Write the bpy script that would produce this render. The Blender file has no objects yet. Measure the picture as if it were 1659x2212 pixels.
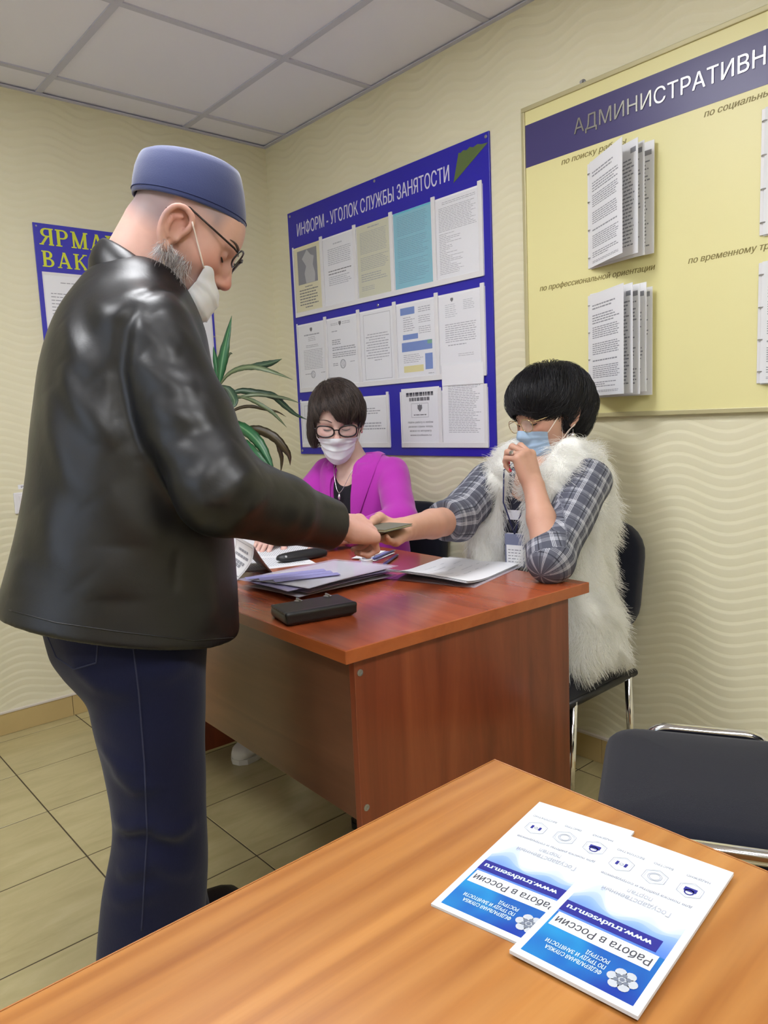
import bpy, math, random
import numpy as np
from mathutils import Matrix, Vector
random.seed(7); RNG = np.random.default_rng(7)
SC = bpy.context.scene
COL = SC.collection

# ------------------------------------------------------------------ camera
cam_data = bpy.data.cameras.new('camera')
cam = bpy.data.objects.new('camera', cam_data); COL.objects.link(cam)
cam_data.sensor_fit = 'VERTICAL'; cam_data.sensor_height = 24.0
cam_data.lens = 1605.56 / 2212 * 24.0
cam_data.clip_start = 0.02
CR = ((0.75041001, -0.65958099, -0.04286887), (-0.1154164, -0.06689689, -0.99106199), (0.65081785, 0.7486506, -0.12632656))
cam.matrix_world = Matrix(((CR[0][0], -CR[1][0], -CR[2][0], 0), (CR[0][1], -CR[1][1], -CR[2][1], 0),
                           (CR[0][2], -CR[1][2], -CR[2][2], 1.1589), (0, 0, 0, 1)))
SC.camera = cam

# ------------------------------------------------------------------ world, daylight, exposure
SC.view_settings.view_transform = 'Standard'; SC.view_settings.look = 'None'
SC.view_settings.gamma = 1.0; SC.view_settings.use_curve_mapping = False
SC.view_settings.exposure = 0.32
world = bpy.data.worlds.new('world'); SC.world = world; world.use_nodes = True
world.node_tree.nodes['Background'].inputs[0].default_value = (0.62, 0.74, 1.0, 1)
world.node_tree.nodes['Background'].inputs[1].default_value = 0.6

def area(name, loc, size, size_y, power, color, target):
    l = bpy.data.lights.new(name, 'AREA'); l.shape = 'RECTANGLE'; l.size = size; l.size_y = size_y
    l.energy = power; l.color = color
    o = bpy.data.objects.new(name, l); COL.objects.link(o); o.location = loc
    o.rotation_euler = (Vector(target) - Vector(loc)).to_track_quat('-Z', 'Y').to_euler()
    return o
# daylight through the window in the wall beside the camera
area('window_daylight', (-1.86, 1.15, 1.45), 1.5, 1.2, 7, (0.74, 0.85, 1.0), (1.5, 1.3, 1.0))
# the ceiling's LED panels are built with the ceiling (lamp light in their builder)
LED_POWER = 19
LED_COLOR = (0.96, 0.97, 1.0)

# ------------------------------------------------------------------ helpers
def lin(c):
    return tuple((x / 12.92 if x <= 0.04045 else ((x + 0.055) / 1.055) ** 2.4) for x in c)
def C8(r, g, b): return lin((r / 255, g / 255, b / 255))

def tag(o, label=None, cat=None, group=None, kind=None):
    if label: o['label'] = label
    if cat: o['category'] = cat
    if group: o['group'] = group
    if kind: o['kind'] = kind
    return o

def thing(name, label, cat, loc=(0, 0, 0), group=None, rotz=0.0):
    o = bpy.data.objects.new(name, None); COL.objects.link(o)
    o.empty_display_size = 0.05
    o.location = loc; o.rotation_euler = (0, 0, rotz)
    return tag(o, label, cat, group)

class MB:
    """collects polygons in world (or local) coordinates; build() links them as one mesh object"""
    def __init__(s): s.v = []; s.f = []; s.m = []; s.cur = 0
    def add(s, vs, fs):
        n = len(s.v); s.v += [tuple(map(float, p)) for p in vs]; s.f += [tuple(n + i for i in f) for f in fs]; s.m += [s.cur] * len(fs); return s
    def mat(s, i): s.cur = i; return s
    def box(s, lo, hi):
        (a, b, c), (d, e, f) = lo, hi
        return s.add([(a, b, c), (d, b, c), (d, e, c), (a, e, c), (a, b, f), (d, b, f), (d, e, f), (a, e, f)],
                     [(3, 2, 1, 0), (4, 5, 6, 7), (0, 1, 5, 4), (1, 2, 6, 5), (2, 3, 7, 6), (3, 0, 4, 7)])
    def bbox(s, lo, hi, r=0.003, n=2):
        """box with rounded edges: three nested boxes' hull made by a chamfer"""
        lo = np.array(lo, float); hi = np.array(hi, float); c = (lo + hi) / 2; h = (hi - lo) / 2; r = min(r, h.min() * .9)
        vs = []; 
        k = n + 1
        g = np.linspace(0, math.pi / 2, k)
        # sphere-octant corner patches via lat/long grid over the whole sphere
        us = np.concatenate([np.linspace(-math.pi, -math.pi / 2, k), np.linspace(-math.pi / 2, 0, k), np.linspace(0, math.pi / 2, k), np.linspace(math.pi / 2, math.pi, k)])
        sg = [(-1, -1), (1, -1), (1, 1), (-1, 1)]
        ths = np.concatenate([np.linspace(-math.pi / 2, 0, k), np.linspace(0, math.pi / 2, k)])
        rows = []
        for ti, t in enumerate(ths):
            row = []
            for ui, u in enumerate(us):
                q = ui // k; sx, sy = sg[q]; sz = -1 if ti < k else 1
                row.append(c + np.array([sx, sy, sz]) * (h - r) + r * np.array([math.cos(t) * math.cos(u), math.cos(t) * math.sin(u), math.sin(t)]))
            rows.append(row)
        n_u = len(us); vs = [p for row in rows for p in row]; fs = []
        for i in range(len(rows) - 1):
            for j in range(n_u):
                fs.append((i * n_u + j, i * n_u + (j + 1) % n_u, (i + 1) * n_u + (j + 1) % n_u, (i + 1) * n_u + j))
        fs.append(tuple(reversed(range(n_u)))); fs.append(tuple((len(rows) - 1) * n_u + j for j in range(n_u)))
        return s.add(vs, fs)
    def fbox(s, F, lo, hi, r=0.0):
        """box in a frame F=(origin,u,v,n)"""
        m = MB()
        if r: m.bbox(lo, hi, r)
        else: m.box(lo, hi)
        return s.add([F_at(F, *p) for p in m.v], m.f)
    def quad(s, a, b, c, d): return s.add([a, b, c, d], [(0, 1, 2, 3)])
    def tube(s, pts, r, n=8, cap=True, flat=1.0, up=None):
        pts = [Vector(p) for p in pts]; rs = r if hasattr(r, '__len__') else [r] * len(pts)
        vs = []; fs = []; prev = None
        for i, p in enumerate(pts):
            t = (pts[min(i + 1, len(pts) - 1)] - pts[max(i - 1, 0)]).normalized()
            if prev is None:
                a = Vector(up) if up else (Vector((0, 0, 1)) if abs(t.z) < .9 else Vector((1, 0, 0)))
            else: a = prev
            b = (a - t * a.dot(t))
            if b.length < 1e-5: b = t.orthogonal()
            b.normalize(); prev = b; c = t.cross(b)
            for j in range(n):
                w = 2 * math.pi * j / n
                vs.append(p + (b * math.cos(w) * flat + c * math.sin(w)) * rs[i])
        for i in range(len(pts) - 1):
            for j in range(n):
                fs.append((i * n + j, i * n + (j + 1) % n, (i + 1) * n + (j + 1) % n, (i + 1) * n + j))
        if cap: fs.append(tuple(reversed(range(n)))); fs.append(tuple((len(pts) - 1) * n + j for j in range(n)))
        return s.add(vs, fs)
    def prism(s, F, poly, z0, z1):
        """extrude polygon (list of (a,b)) along the frame's normal"""
        n = len(poly)
        vs = [F_at(F, a, b, z0) for a, b in poly] + [F_at(F, a, b, z1) for a, b in poly]
        fs = [tuple(reversed(range(n))), tuple(n + i for i in range(n))] + [(i, (i + 1) % n, n + (i + 1) % n, n + i) for i in range(n)]
        return s.add(vs, fs)
    def lathe(s, c, prof, n=24, axis=(0, 0, 1)):
        ax = Vector(axis).normalized(); b = ax.orthogonal().normalized(); d = ax.cross(b); c = Vector(c); vs = []; fs = []
        for r, z in prof:
            for j in range(n):
                w = 2 * math.pi * j / n; vs.append(c + ax * z + (b * math.cos(w) + d * math.sin(w)) * r)
        for i in range(len(prof) - 1):
            for j in range(n): fs.append((i * n + j, i * n + (j + 1) % n, (i + 1) * n + (j + 1) % n, (i + 1) * n + j))
        fs.append(tuple(reversed(range(n)))); fs.append(tuple((len(prof) - 1) * n + j for j in range(n)))
        return s.add(vs, fs)
    def grid(s, P):
        """P: (n,m,3) array of points -> sheet"""
        n, m = P.shape[:2]
        return s.add(P.reshape(-1, 3), [(i * m + j, i * m + j + 1, (i + 1) * m + j + 1, (i + 1) * m + j) for i in range(n - 1) for j in range(m - 1)])
    def build(s, name, mats, parent=None, smooth=False, local=False, kind=None, label=None):
        me = bpy.data.meshes.new(name)
        V = np.array(s.v, dtype=float)
        if parent is not None and not local:
            mw = np.array(world_of(parent).inverted()); V = V @ mw[:3, :3].T + mw[:3, 3]
        me.from_pydata(V.tolist(), [], s.f)
        mats = mats if isinstance(mats, (list, tuple)) else [mats]
        for m in mats: me.materials.append(m)
        if len(mats) > 1: me.polygons.foreach_set('material_index', s.m)
        if smooth: me.polygons.foreach_set('use_smooth', [True] * len(s.f))
        me.update()
        return link(name, me, parent, kind, label)

def world_of(o):
    m = Matrix.LocRotScale(o.location, o.rotation_euler, o.scale)
    return world_of(o.parent) @ m if o.parent else m
def link(name, data, parent=None, kind=None, label=None):
    o = bpy.data.objects.new(name, data); COL.objects.link(o)
    if parent is not None: o.parent = parent
    if kind: o['kind'] = kind
    if label: o['label'] = label
    return o
def F_at(F, a, b, c=0.0):
    o, u, v, n = F
    return (o[0] + a * u[0] + b * v[0] + c * n[0], o[1] + a * u[1] + b * v[1] + c * n[1], o[2] + a * u[2] + b * v[2] + c * n[2])
def flatten_ngons(me): pass

def glyph_outline(s, shear):
    """outlines of Blender's own font as closed polylines"""
    c = bpy.data.curves.new('lettering', 'FONT'); c.body = s; c.size = 1.0; c.shear = shear
    o = bpy.data.objects.new('lettering', c); COL.objects.link(o)
    dg = bpy.context.evaluated_depsgraph_get(); dg.update(); cu = o.to_curve(dg, apply_modifiers=False); out = []
    for sp in cu.splines:
        B = sp.bezier_points; n = len(B); pts = []
        for k in range(n):
            a, b = B[k], B[(k + 1) % n]; p0, p1, p2, p3 = a.co, a.handle_right, b.handle_left, b.co
            straight = (p1 - p0).cross(p3 - p0).length < 1e-6 and (p2 - p0).cross(p3 - p0).length < 1e-6
            for q in ((0,) if straight else (0, .25, .5, .75)):
                r = 1 - q; v = p0 * r ** 3 + 3 * p1 * r * r * q + 3 * p2 * r * q * q + p3 * q ** 3; pts.append((v.x, v.y))
        if n > 2: out.append(np.array(pts))
    o.to_curve_clear(); bpy.data.objects.remove(o); bpy.data.curves.remove(c)
    return out

def text_into(mb, F, s, x, y, w=None, h=None, depth=0.0, z=0.0004, align='LEFT', shear=0.0, bold=0.0):
    """lettering as real outlines put in frame F with its lower left at (x, y); cap height h, width w; filled band by band (nonzero winding)"""
    cs = glyph_outline(s, shear)
    if not cs: return 0
    lo = np.min([c.min(0) for c in cs], 0); hi = np.max([c.max(0) for c in cs], 0)
    sy = (h / 0.70) if h else None
    sx = w / (hi[0] - lo[0]) if w else sy
    if sy is None: sy = sx
    wd = (hi[0] - lo[0]) * sx; off = {'LEFT': 0, 'CENTER': -wd / 2, 'RIGHT': -wd}[align]
    # contours whose x-ranges touch belong to one letter
    boxes = sorted(((c[:, 0].min(), c[:, 0].max(), c) for c in cs), key=lambda q: q[0]); groups = []
    for a, b, c in boxes:
        if groups and a < groups[-1][0] - .004: groups[-1][1].append(c); groups[-1][0] = max(groups[-1][0], b)
        else: groups.append([b, [c]])
    T = lambda a, b, e: F_at(F, x + off + (a - lo[0]) * sx, y + b * sy, z + e)
    for _, g in groups:
        E = np.concatenate([np.concatenate([c, np.roll(c, -1, 0)], 1) for c in g]); E = E[np.abs(E[:, 1] - E[:, 3]) > 1e-6]
        ys = np.unique(np.round(np.concatenate([E[:, 1], E[:, 3]]), 4)); ys = ys[np.concatenate([[True], np.diff(ys) > .004])]
        for y0, y1 in zip(ys[:-1], ys[1:]):
            ym = (y0 + y1) / 2; m = (np.minimum(E[:, 1], E[:, 3]) <= ym) & (np.maximum(E[:, 1], E[:, 3]) > ym); e = E[m]
            at = lambda yy: e[:, 0] + (e[:, 2] - e[:, 0]) * (yy - e[:, 1]) / (e[:, 3] - e[:, 1])
            xm, xa, xb = at(ym), at(y0), at(y1); o = np.argsort(xm); wn = 0; iv = []
            for k in o:
                d = 1 if e[k, 3] > e[k, 1] else -1
                if wn == 0: st = k
                wn += d
                if wn == 0:
                    q = [xa[st] - bold, xb[st] - bold, xa[k] + bold, xb[k] + bold]
                    if iv and xm[st] - bold < (iv[-1][2] + iv[-1][3]) / 2: iv[-1][2:] = q[2:]
                    else: iv.append(q)
            for a0, a1, b0, b1 in iv:
                mb.add([T(a0, y0, depth), T(b0, y0, depth), T(b1, y1, depth), T(a1, y1, depth)], [(0, 1, 2, 3)])
                if depth: mb.add([T(a0, y0, 0), T(a0, y0, depth), T(a1, y1, depth), T(a1, y1, 0)], [(0, 1, 2, 3)]); mb.add([T(b0, y0, depth), T(b0, y0, 0), T(b1, y1, 0), T(b1, y1, depth)], [(0, 1, 2, 3)])
    return wd

def dashes(mb, F, x0, y0, x1, y1, n, h=0.45, z=0.0004, ragged=0.0, indent=0.0, rnd=random, word=(.008, .022)):
    """n lines of illegible small print: one thin bar per word"""
    p = (y1 - y0) / n
    for i in range(n):
        y = y1 - (i + .5) * p; x = x0 + (indent if i == 0 else 0); e = x1 - rnd.random() * ragged * (x1 - x0)
        while x < e - .003:
            w = min(rnd.uniform(*word), e - x); hh = p * h * .5
            mb.add([F_at(F, x, y - hh, z), F_at(F, x + w, y - hh, z), F_at(F, x + w, y + hh, z), F_at(F, x, y + hh, z)], [(0, 1, 2, 3)])
            x += w + .0028

def catmull(P, n):
    P = [2 * Vector(P[0]) - Vector(P[1])] + [Vector(p) for p in P] + [2 * Vector(P[-1]) - Vector(P[-2])]; out = []
    for i in range(1, len(P) - 2):
        for k in range(n):
            t = k / n; a, b, c, d = P[i - 1:i + 3]
            out.append(.5 * ((2 * b) + (-a + c) * t + (2 * a - 5 * b + 4 * c - d) * t * t + (-a + 3 * b - 3 * c + d) * t ** 3))
    out.append(P[-2]); return out
# ------------------------------------------------------------------ materials
class NT:
    def __init__(s, name):
        s.m = bpy.data.materials.new(name); s.m.use_nodes = True; s.t = s.m.node_tree; s.b = s.t.nodes['Principled BSDF']; s.x = 0
    def n(s, typ, **k):
        d = s.t.nodes.new(typ)
        for a, b in k.items():
            if a.startswith('i_'):
                key = a[2:]; key = int(key) if key.isdigit() else key.replace('_', ' ')
                d.inputs[key].default_value = b
            else: setattr(d, a, b)
        return d
    def l(s, a, b): s.t.links.new(a, b)
    def math(s, op, a, b=None, c=None):
        d = s.n('ShaderNodeMath', operation=op)
        for i, q in enumerate((a, b, c)):
            if q is None: continue
            if isinstance(q, (int, float)): d.inputs[i].default_value = q
            else: s.l(q, d.inputs[i])
        return d.outputs[0]
    def ramp(s, fac, stops):
        r = s.n('ShaderNodeValToRGB'); e = r.color_ramp.elements
        while len(e) < len(stops): e.new(.5)
        for q, (p, c) in zip(e, stops): q.position = p; q.color = (*c, 1) if len(c) == 3 else c
        s.l(fac, r.inputs[0]); return r.outputs[0]
    def bump(s, h, strength, dist):
        b = s.n('ShaderNodeBump'); b.inputs['Strength'].default_value = strength; b.inputs['Distance'].default_value = dist
        s.l(h, b.inputs['Height']); s.l(b.outputs[0], s.b.inputs['Normal']); return b
    def coord(s, kind='Object', scale=(1, 1, 1), rot=(0, 0, 0), loc=(0, 0, 0)):
        c = s.n('ShaderNodeTexCoord'); mp = s.n('ShaderNodeMapping')
        mp.inputs['Scale'].default_value = scale; mp.inputs['Rotation'].default_value = rot; mp.inputs['Location'].default_value = loc
        s.l(c.outputs[kind], mp.inputs[0]); return mp.outputs[0]
    def noise(s, vec, scale, detail=3, rough=.5, dist=0):
        d = s.n('ShaderNodeTexNoise'); d.inputs['Scale'].default_value = scale; d.inputs['Detail'].default_value = detail
        d.inputs['Roughness'].default_value = rough; d.inputs['Distortion'].default_value = dist
        s.l(vec, d.inputs['Vector']); return d.outputs[0]
    def mix(s, fac, a, b):
        d = s.n('ShaderNodeMix', data_type='RGBA')
        for sock, q in ((d.inputs[0], fac), (d.inputs[6], a), (d.inputs[7], b)):
            if isinstance(q, (int, float)): sock.default_value = q
            elif isinstance(q, tuple): sock.default_value = (*q, 1)
            else: s.l(q, sock)
        return d.outputs[2]

def plain(name, col, rough=.5, metal=0.0, spec=.5, bump=None, var=0.0, coat=0.0, sheen=0.0, trans=0.0, alpha=1.0, sss=0.0):
    t = NT(name); b = t.b
    b.inputs['Base Color'].default_value = (*col, 1); b.inputs['Roughness'].default_value = rough; b.inputs['Metallic'].default_value = metal
    b.inputs['Specular IOR Level'].default_value = spec; b.inputs['Coat Weight'].default_value = coat; b.inputs['Sheen Weight'].default_value = sheen
    b.inputs['Transmission Weight'].default_value = trans; b.inputs['Alpha'].default_value = alpha
    if sss: b.inputs['Subsurface Weight'].default_value = sss; b.inputs['Subsurface Radius'].default_value = (.012, .005, .003); b.inputs['Subsurface Scale'].default_value = .6
    v = t.coord()
    if var:
        n = t.noise(v, 9, 4); t.l(t.mix(t.math('MULTIPLY', n, var), col, tuple(x * .55 for x in col)), b.inputs['Base Color'])
    if bump: t.bump(t.noise(v, bump[0], 3), bump[1], bump[2])
    return t.m

def wood(name, c1, c2, c3, axis='X', rough=.28, scale=1.0, coat=.15, fig=.7, wm=.2):
    """laminate board: long grain along axis, cathedral figure and fine pores"""
    t = NT(name); k = {'X': (.55, 7, 7), 'Y': (7, .55, 7), 'Z': (7, 7, .55)}[axis]
    v = t.coord(scale=tuple(a * scale for a in k))
    d = t.noise(v, 1.6, 5, .6, .9)
    w = t.n('ShaderNodeTexWave', wave_type='BANDS', bands_direction='Y' if axis == 'X' else 'X'); w.inputs['Scale'].default_value = fig
    w.inputs['Distortion'].default_value = 5.5; w.inputs['Detail'].default_value = 3; w.inputs['Detail Scale'].default_value = 1.1; t.l(v, w.inputs['Vector'])
    v2 = t.coord(scale=tuple(a * scale * 9 for a in k)); f = t.noise(v2, 2.5, 4, .6)
    a = t.ramp(d, [(.28, c1), (.52, c2), (.75, c3)])
    a = t.mix(t.math('MULTIPLY', w.outputs['Fac'], wm), a, c3)
    a = t.mix(t.math('MULTIPLY', f, .3), a, c1)
    t.l(a, t.b.inputs['Base Color']); t.b.inputs['Roughness'].default_value = rough; t.b.inputs['Coat Weight'].default_value = coat; t.b.inputs['Coat Roughness'].default_value = .15
    t.bump(f, .04, .001)
    return t.m

def wallpaper(name, axis):
    """cream embossed paper: stacked wavy ribs"""
    t = NT(name); c = t.n('ShaderNodeTexCoord'); s = t.n('ShaderNodeSeparateXYZ'); t.l(c.outputs['Object'], s.inputs[0])
    h = s.outputs[axis]; z = s.outputs[2]
    ph = t.math('MULTIPLY', h, 2 * math.pi / .285)
    n = t.noise(t.coord(scale=(1, 1, 1)), 2.2, 2)
    ph = t.math('ADD', ph, t.math('MULTIPLY', n, .8))
    sn = t.math('SINE', ph)
    wob = t.math('MULTIPLY', sn, .017)
    q = t.math('DIVIDE', t.math('ADD', z, wob), .0315)
    fr = t.math('FRACT', q)
    # asymmetric rib: slow rise, quick fall
    up = t.math('MULTIPLY', fr, 1.45); dn = t.math('MULTIPLY', t.math('SUBTRACT', 1.0, fr), 3.2)
    rib = t.math('SMOOTH_MIN', up, dn, .25)
    amp = t.math('ADD', .62, t.math('MULTIPLY', t.math('ABSOLUTE', sn), .38))
    rib = t.math('MULTIPLY', rib, amp)
    t.bump(rib, .34, .0040)
    big = t.noise(t.coord(), 1.1, 3)
    a = t.mix(big, C8(227, 222, 194), C8(219, 213, 182))
    a = t.mix(t.math('MULTIPLY', rib, .16), a, C8(240, 236, 220))  # relief shading put into the colour: rib crests tinted paler than hollows
    st = t.math('SINE', t.math('MULTIPLY', h, 2 * math.pi / .53))
    a = t.mix(t.math('MULTIPLY', t.math('ADD', st, 1.0), .05), a, C8(200, 192, 158))
    t.l(a, t.b.inputs['Base Color']); t.b.inputs['Roughness'].default_value = .55; t.b.inputs['Specular IOR Level'].default_value = .3
    return t.m

M = {}
M['wall_x'] = wallpaper('cream_wallpaper_long_wall', 1)
M['wall_y'] = wallpaper('cream_wallpaper_end_wall', 0)
M['ceiling'] = plain('ceiling_panel_white', C8(234, 235, 250), .9, bump=(260, .25, .001))
M['rail'] = plain('ceiling_rail_grey', C8(196, 198, 216), .6)
def tile_mat():
    t = NT('beige_floor_tile'); v = t.coord(scale=(1.2, 5, 1)); n = t.noise(v, 3.2, 5, .6, .6)
    oi = t.n('ShaderNodeObjectInfo')
    a = t.ramp(n, [(.3, C8(166, 154, 110)), (.55, C8(182, 170, 126)), (.75, C8(194, 183, 142))])
    a = t.mix(t.math('MULTIPLY', oi.outputs['Random'], .12), a, C8(150, 136, 98))
    t.l(a, t.b.inputs['Base Color']); t.b.inputs['Roughness'].default_value = .3; t.b.inputs['Coat Weight'].default_value = .2
    return t.m
M['tile'] = tile_mat()
M['grout'] = plain('dark_grout', C8(74, 64, 44), .9)
M['skirt'] = plain('baseboard_tile_beige', C8(196, 172, 118), .35, var=.25)
M['skirt_cap'] = plain('baseboard_white_cap', C8(214, 206, 196), .4)
M['white_plastic'] = plain('white_plastic', C8(224, 223, 226), .35)
M['blue_board'] = plain('blue_board_plastic', C8(40, 34, 168), .32)
M['blue_poster'] = plain('blue_poster_plastic', C8(62, 60, 180), .32)
M['yellow_board'] = plain('yellow_board_film', C8(226, 219, 160), .4)
M['band'] = plain('indigo_band_film', C8(66, 60, 112), .35)
M['board_frame'] = plain('board_frame_brushed', C8(188, 180, 140), .4, .2)
M['chrome'] = plain('chrome', C8(225, 225, 230), .1, 1.0)
M['steel'] = plain('dull_steel', C8(170, 170, 172), .35, .9)
M['paper'] = plain('white_paper', C8(232, 233, 238), .8, spec=.2)
M['paper_cream'] = plain('cream_paper', C8(222, 216, 176), .8, spec=.2)
M['paper_olive'] = plain('pale_olive_paper', C8(204, 204, 176), .8, spec=.2)
M['paper_cyan'] = plain('cyan_paper', C8(104, 184, 206), .8, spec=.2)
M['ink'] = plain('grey_print', C8(146, 148, 158), .8)
M['ink_dark'] = plain('dark_print', C8(62, 62, 72), .8)
M['ink_pale'] = plain('pale_print', C8(176, 180, 190), .8)
M['print_blue'] = plain('blue_print', C8(58, 112, 196), .6)
M['print_yellow'] = plain('yellow_print', C8(224, 214, 140), .7)
M['print_green'] = plain('green_print', C8(70, 150, 120), .7)
M['photo_grey'] = plain('grey_photo_print', C8(112, 114, 128), .7, var=.6)
M['photo_light'] = plain('light_photo_print', C8(176, 176, 180), .7, var=.3)
M['white_letter'] = plain('white_lettering', C8(212, 212, 232), .4)
M['yellow_letter'] = plain('yellow_lettering', C8(206, 214, 52), .5)
M['olive_letter'] = plain('olive_lettering', C8(128, 116, 60), .5)
M['silver_letter'] = plain('mirror_silver_lettering', C8(176, 176, 168), .24, .9)
M['arrow'] = plain('green_arrow_film', C8(92, 112, 62), .45, var=.5)
M['wood_red'] = wood('red_alder_laminate', C8(96, 42, 24), C8(132, 64, 38), C8(152, 80, 48), 'Z', .3)
M['wood_red_top'] = wood('red_alder_top_laminate', C8(128, 54, 26), C8(164, 78, 42), C8(184, 94, 54), 'Y', .26, coat=.3)
M['wood_red_edge'] = wood('red_alder_edge', C8(150, 74, 34), C8(176, 94, 48), C8(188, 106, 58), 'Y', .3)
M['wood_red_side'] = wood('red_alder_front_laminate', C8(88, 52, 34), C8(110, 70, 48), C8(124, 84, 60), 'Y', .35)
M['wood_light'] = wood('alder_table_laminate', C8(128, 74, 30), C8(172, 114, 54), C8(192, 138, 76), 'X', .3, coat=.2, fig=1.5, wm=.4)
M['wood_light_edge'] = wood('alder_table_edge', C8(150, 92, 44), C8(168, 110, 56), C8(182, 124, 70), 'X', .35)
M['fabric_black'] = plain('charcoal_chair_fabric', C8(27, 29, 40), .95, spec=.15, bump=(900, .5, .002), sheen=.15)
M['black_plastic'] = plain('black_plastic', C8(26, 26, 30), .45)
M['black_leather'] = plain('black_purse_leather', C8(22, 22, 24), .38, bump=(420, .25, .001))
def film(name, col, alpha, rough=.12):
    m = plain(name, col, rough, alpha=alpha); return m
M['film'] = film('clear_plastic_sleeve', C8(226, 226, 240), .34)
# ------------------------------------------------------------------ room shell
XR, YB, H = 2.039, 3.0793, 2.4337
XL, YF = -1.9, -1.6
GX, GY = 1.6286, 2.9083

def struct(name, mb, m): 
    return tag(mb.build(name, m), kind='structure')
struct('wall_right', MB().box((XR, YF - .1, 0), (XR + .1, YB + .1, H + .1)), M['wall_x'])
struct('wall_far', MB().box((XL - .1, YB, 0), (XR, YB + .1, H + .1)), M['wall_y'])
struct('wall_near', MB().box((XL - .1, YF - .1, 0), (XR, YF, H + .1)), M['wall_y'])
wl = MB()
wl.box((XL - .1, YF, 0), (XL, .35, H + .1)); wl.box((XL - .1, 1.95, 0), (XL, YB, H + .1))
wl.box((XL - .1, .35, 0), (XL, 1.95, .85)); wl.box((XL - .1, .35, 2.05), (XL, 1.95, H + .1))
struct('wall_left', wl, M['wall_x'])
win = struct('window_1', MB().box((XL - .08, .35, .85), (XL - .04, .40, 2.05)).box((XL - .08, 1.90, .85), (XL - .04, 1.95, 2.05))
             .box((XL - .08, .40, .85), (XL - .04, 1.90, .90)).box((XL - .08, .40, 2.0), (XL - .04, 1.90, 2.05)).box((XL - .08, 1.13, .90), (XL - .04, 1.17, 2.0)), M['white_plastic'])
for a, b in ((.40, 1.13), (1.17, 1.90)):
    MB().box((XL - .064, a, .90), (XL - .060, b, 2.0)).build('pane', plain('window_glass', (1, 1, 1), .02, trans=1.0), win)
MB().box((XL - .03, .33, .83), (XL + .12, 1.97, .85)).build('sill', M['white_plastic'], win)

# floor: grout bed with one object per tile
T = .3345
floor = struct('floor', MB().box((XL, YF, -.06), (XR, YB, -.0009)), M['grout'])
tile_cache = {}
def shared_box(cache, key, maker, name, parent, loc):
    if key not in cache:
        o = maker(); cache[key] = o.data
    else:
        o = link(name, cache[key], parent)
    o.location = loc; return o
x0s = .6075 + T * math.floor((XL - .6075) / T); y0s = 2.0025 + T * math.floor((YF - 2.0025) / T)
ix = 0
x = x0s
while x < XR:
    y = y0s
    while y < YB:
        a, b = max(x + .0021, XL), min(x + T - .0021, XR); c, d = max(y + .0021, YF), min(y + T - .0021, YB)
        if b - a > .01 and d - c > .01:
            k = (round(b - a, 4), round(d - c, 4))
            shared_box(tile_cache, k, lambda: MB().bbox((-k[0] / 2, -k[1] / 2, -.008), (k[0] / 2, k[1] / 2, 0), .0007, 1).build('tile', M['tile'], floor, local=True), 'tile', floor, ((a + b) / 2, (c + d) / 2, 0))
        y += T
    x += T

# ceiling: tile panels in a rail grid
ceil = struct('ceiling', MB().box((XL, YF, H + .02), (XR, YB, H + .1)), M['rail'])
LEDS = [(0.4286, 1.1083), (-.7714, 1.1083), (.4286, -.6917), (-.7714, -.6917)]
panel_cache = {}
xs = [GX + .6 * k for k in range(-7, 2)]; ys = [GY + .6 * k for k in range(-9, 2)]
for x in xs:
    for y in ys:
        if any(abs(x - q[0]) < .05 and abs(y - q[1]) < .05 for q in LEDS): continue
        a, b = max(x + .009, XL), min(x + .591, XR); c, d = max(y + .009, YF), min(y + .591, YB)
        if b - a > .02 and d - c > .02:
            k = (round(b - a, 4), round(d - c, 4))
            shared_box(panel_cache, k, lambda: MB().bbox((-k[0] / 2, -k[1] / 2, .0), (k[0] / 2, k[1] / 2, .02), .002, 1).build('panel', M['ceiling'], ceil, local=True), 'panel', ceil, ((a + b) / 2, (c + d) / 2, H))
for x in xs:
    if XL < x < XR: MB().box((x - .012, YF, H - .006), (x + .012, YB, H + .0005)).build('rail', M['rail'], ceil)
for y in ys:
    if YF < y < YB: MB().box((XL, y - .012, H - .0052), (XR, y + .012, H + .0005)).build('rail', M['rail'], ceil)
# wall angle trim round the ceiling
struct('trim_1', MB().box((XL, YB - .018, H - .010), (XR, YB, H - .006)).box((XR - .018, YF, H - .010), (XR, YB - .018, H - .006)), M['rail'])

def led_panel(x, y):
    t = thing('ceiling_light', 'square flush LED ceiling panel giving cool white light' , 'ceiling light', (x + .3, y + .3, H), 'LED panels in the ceiling grid')
    m = NT('led_diffuser'); m.b.inputs['Emission Color'].default_value = (*LED_COLOR, 1); m.b.inputs['Emission Strength'].default_value = LED_POWER
    MB().box((x + .03, y + .03, H - .001), (x + .57, y + .57, H + .004)).build('diffuser', m.m, t)
    f = MB(); f.box((x + .008, y + .008, H - .006), (x + .03, y + .592, H + .006)); f.box((x + .57, y + .008, H - .006), (x + .592, y + .592, H + .006))
    f.box((x + .03, y + .008, H - .006), (x + .57, y + .03, H + .006)); f.box((x + .03, y + .57, H - .006), (x + .57, y + .592, H + .006))
    f.build('frame', M['white_plastic'], t)
    return t
for q, w in zip(LEDS, ('over the gap between the two desks', 'near the window, before the red desk', 'behind the light table', 'near the window, behind the light table')):
    led_panel(*q)['label'] = 'square flush LED ceiling panel ' + w

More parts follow.
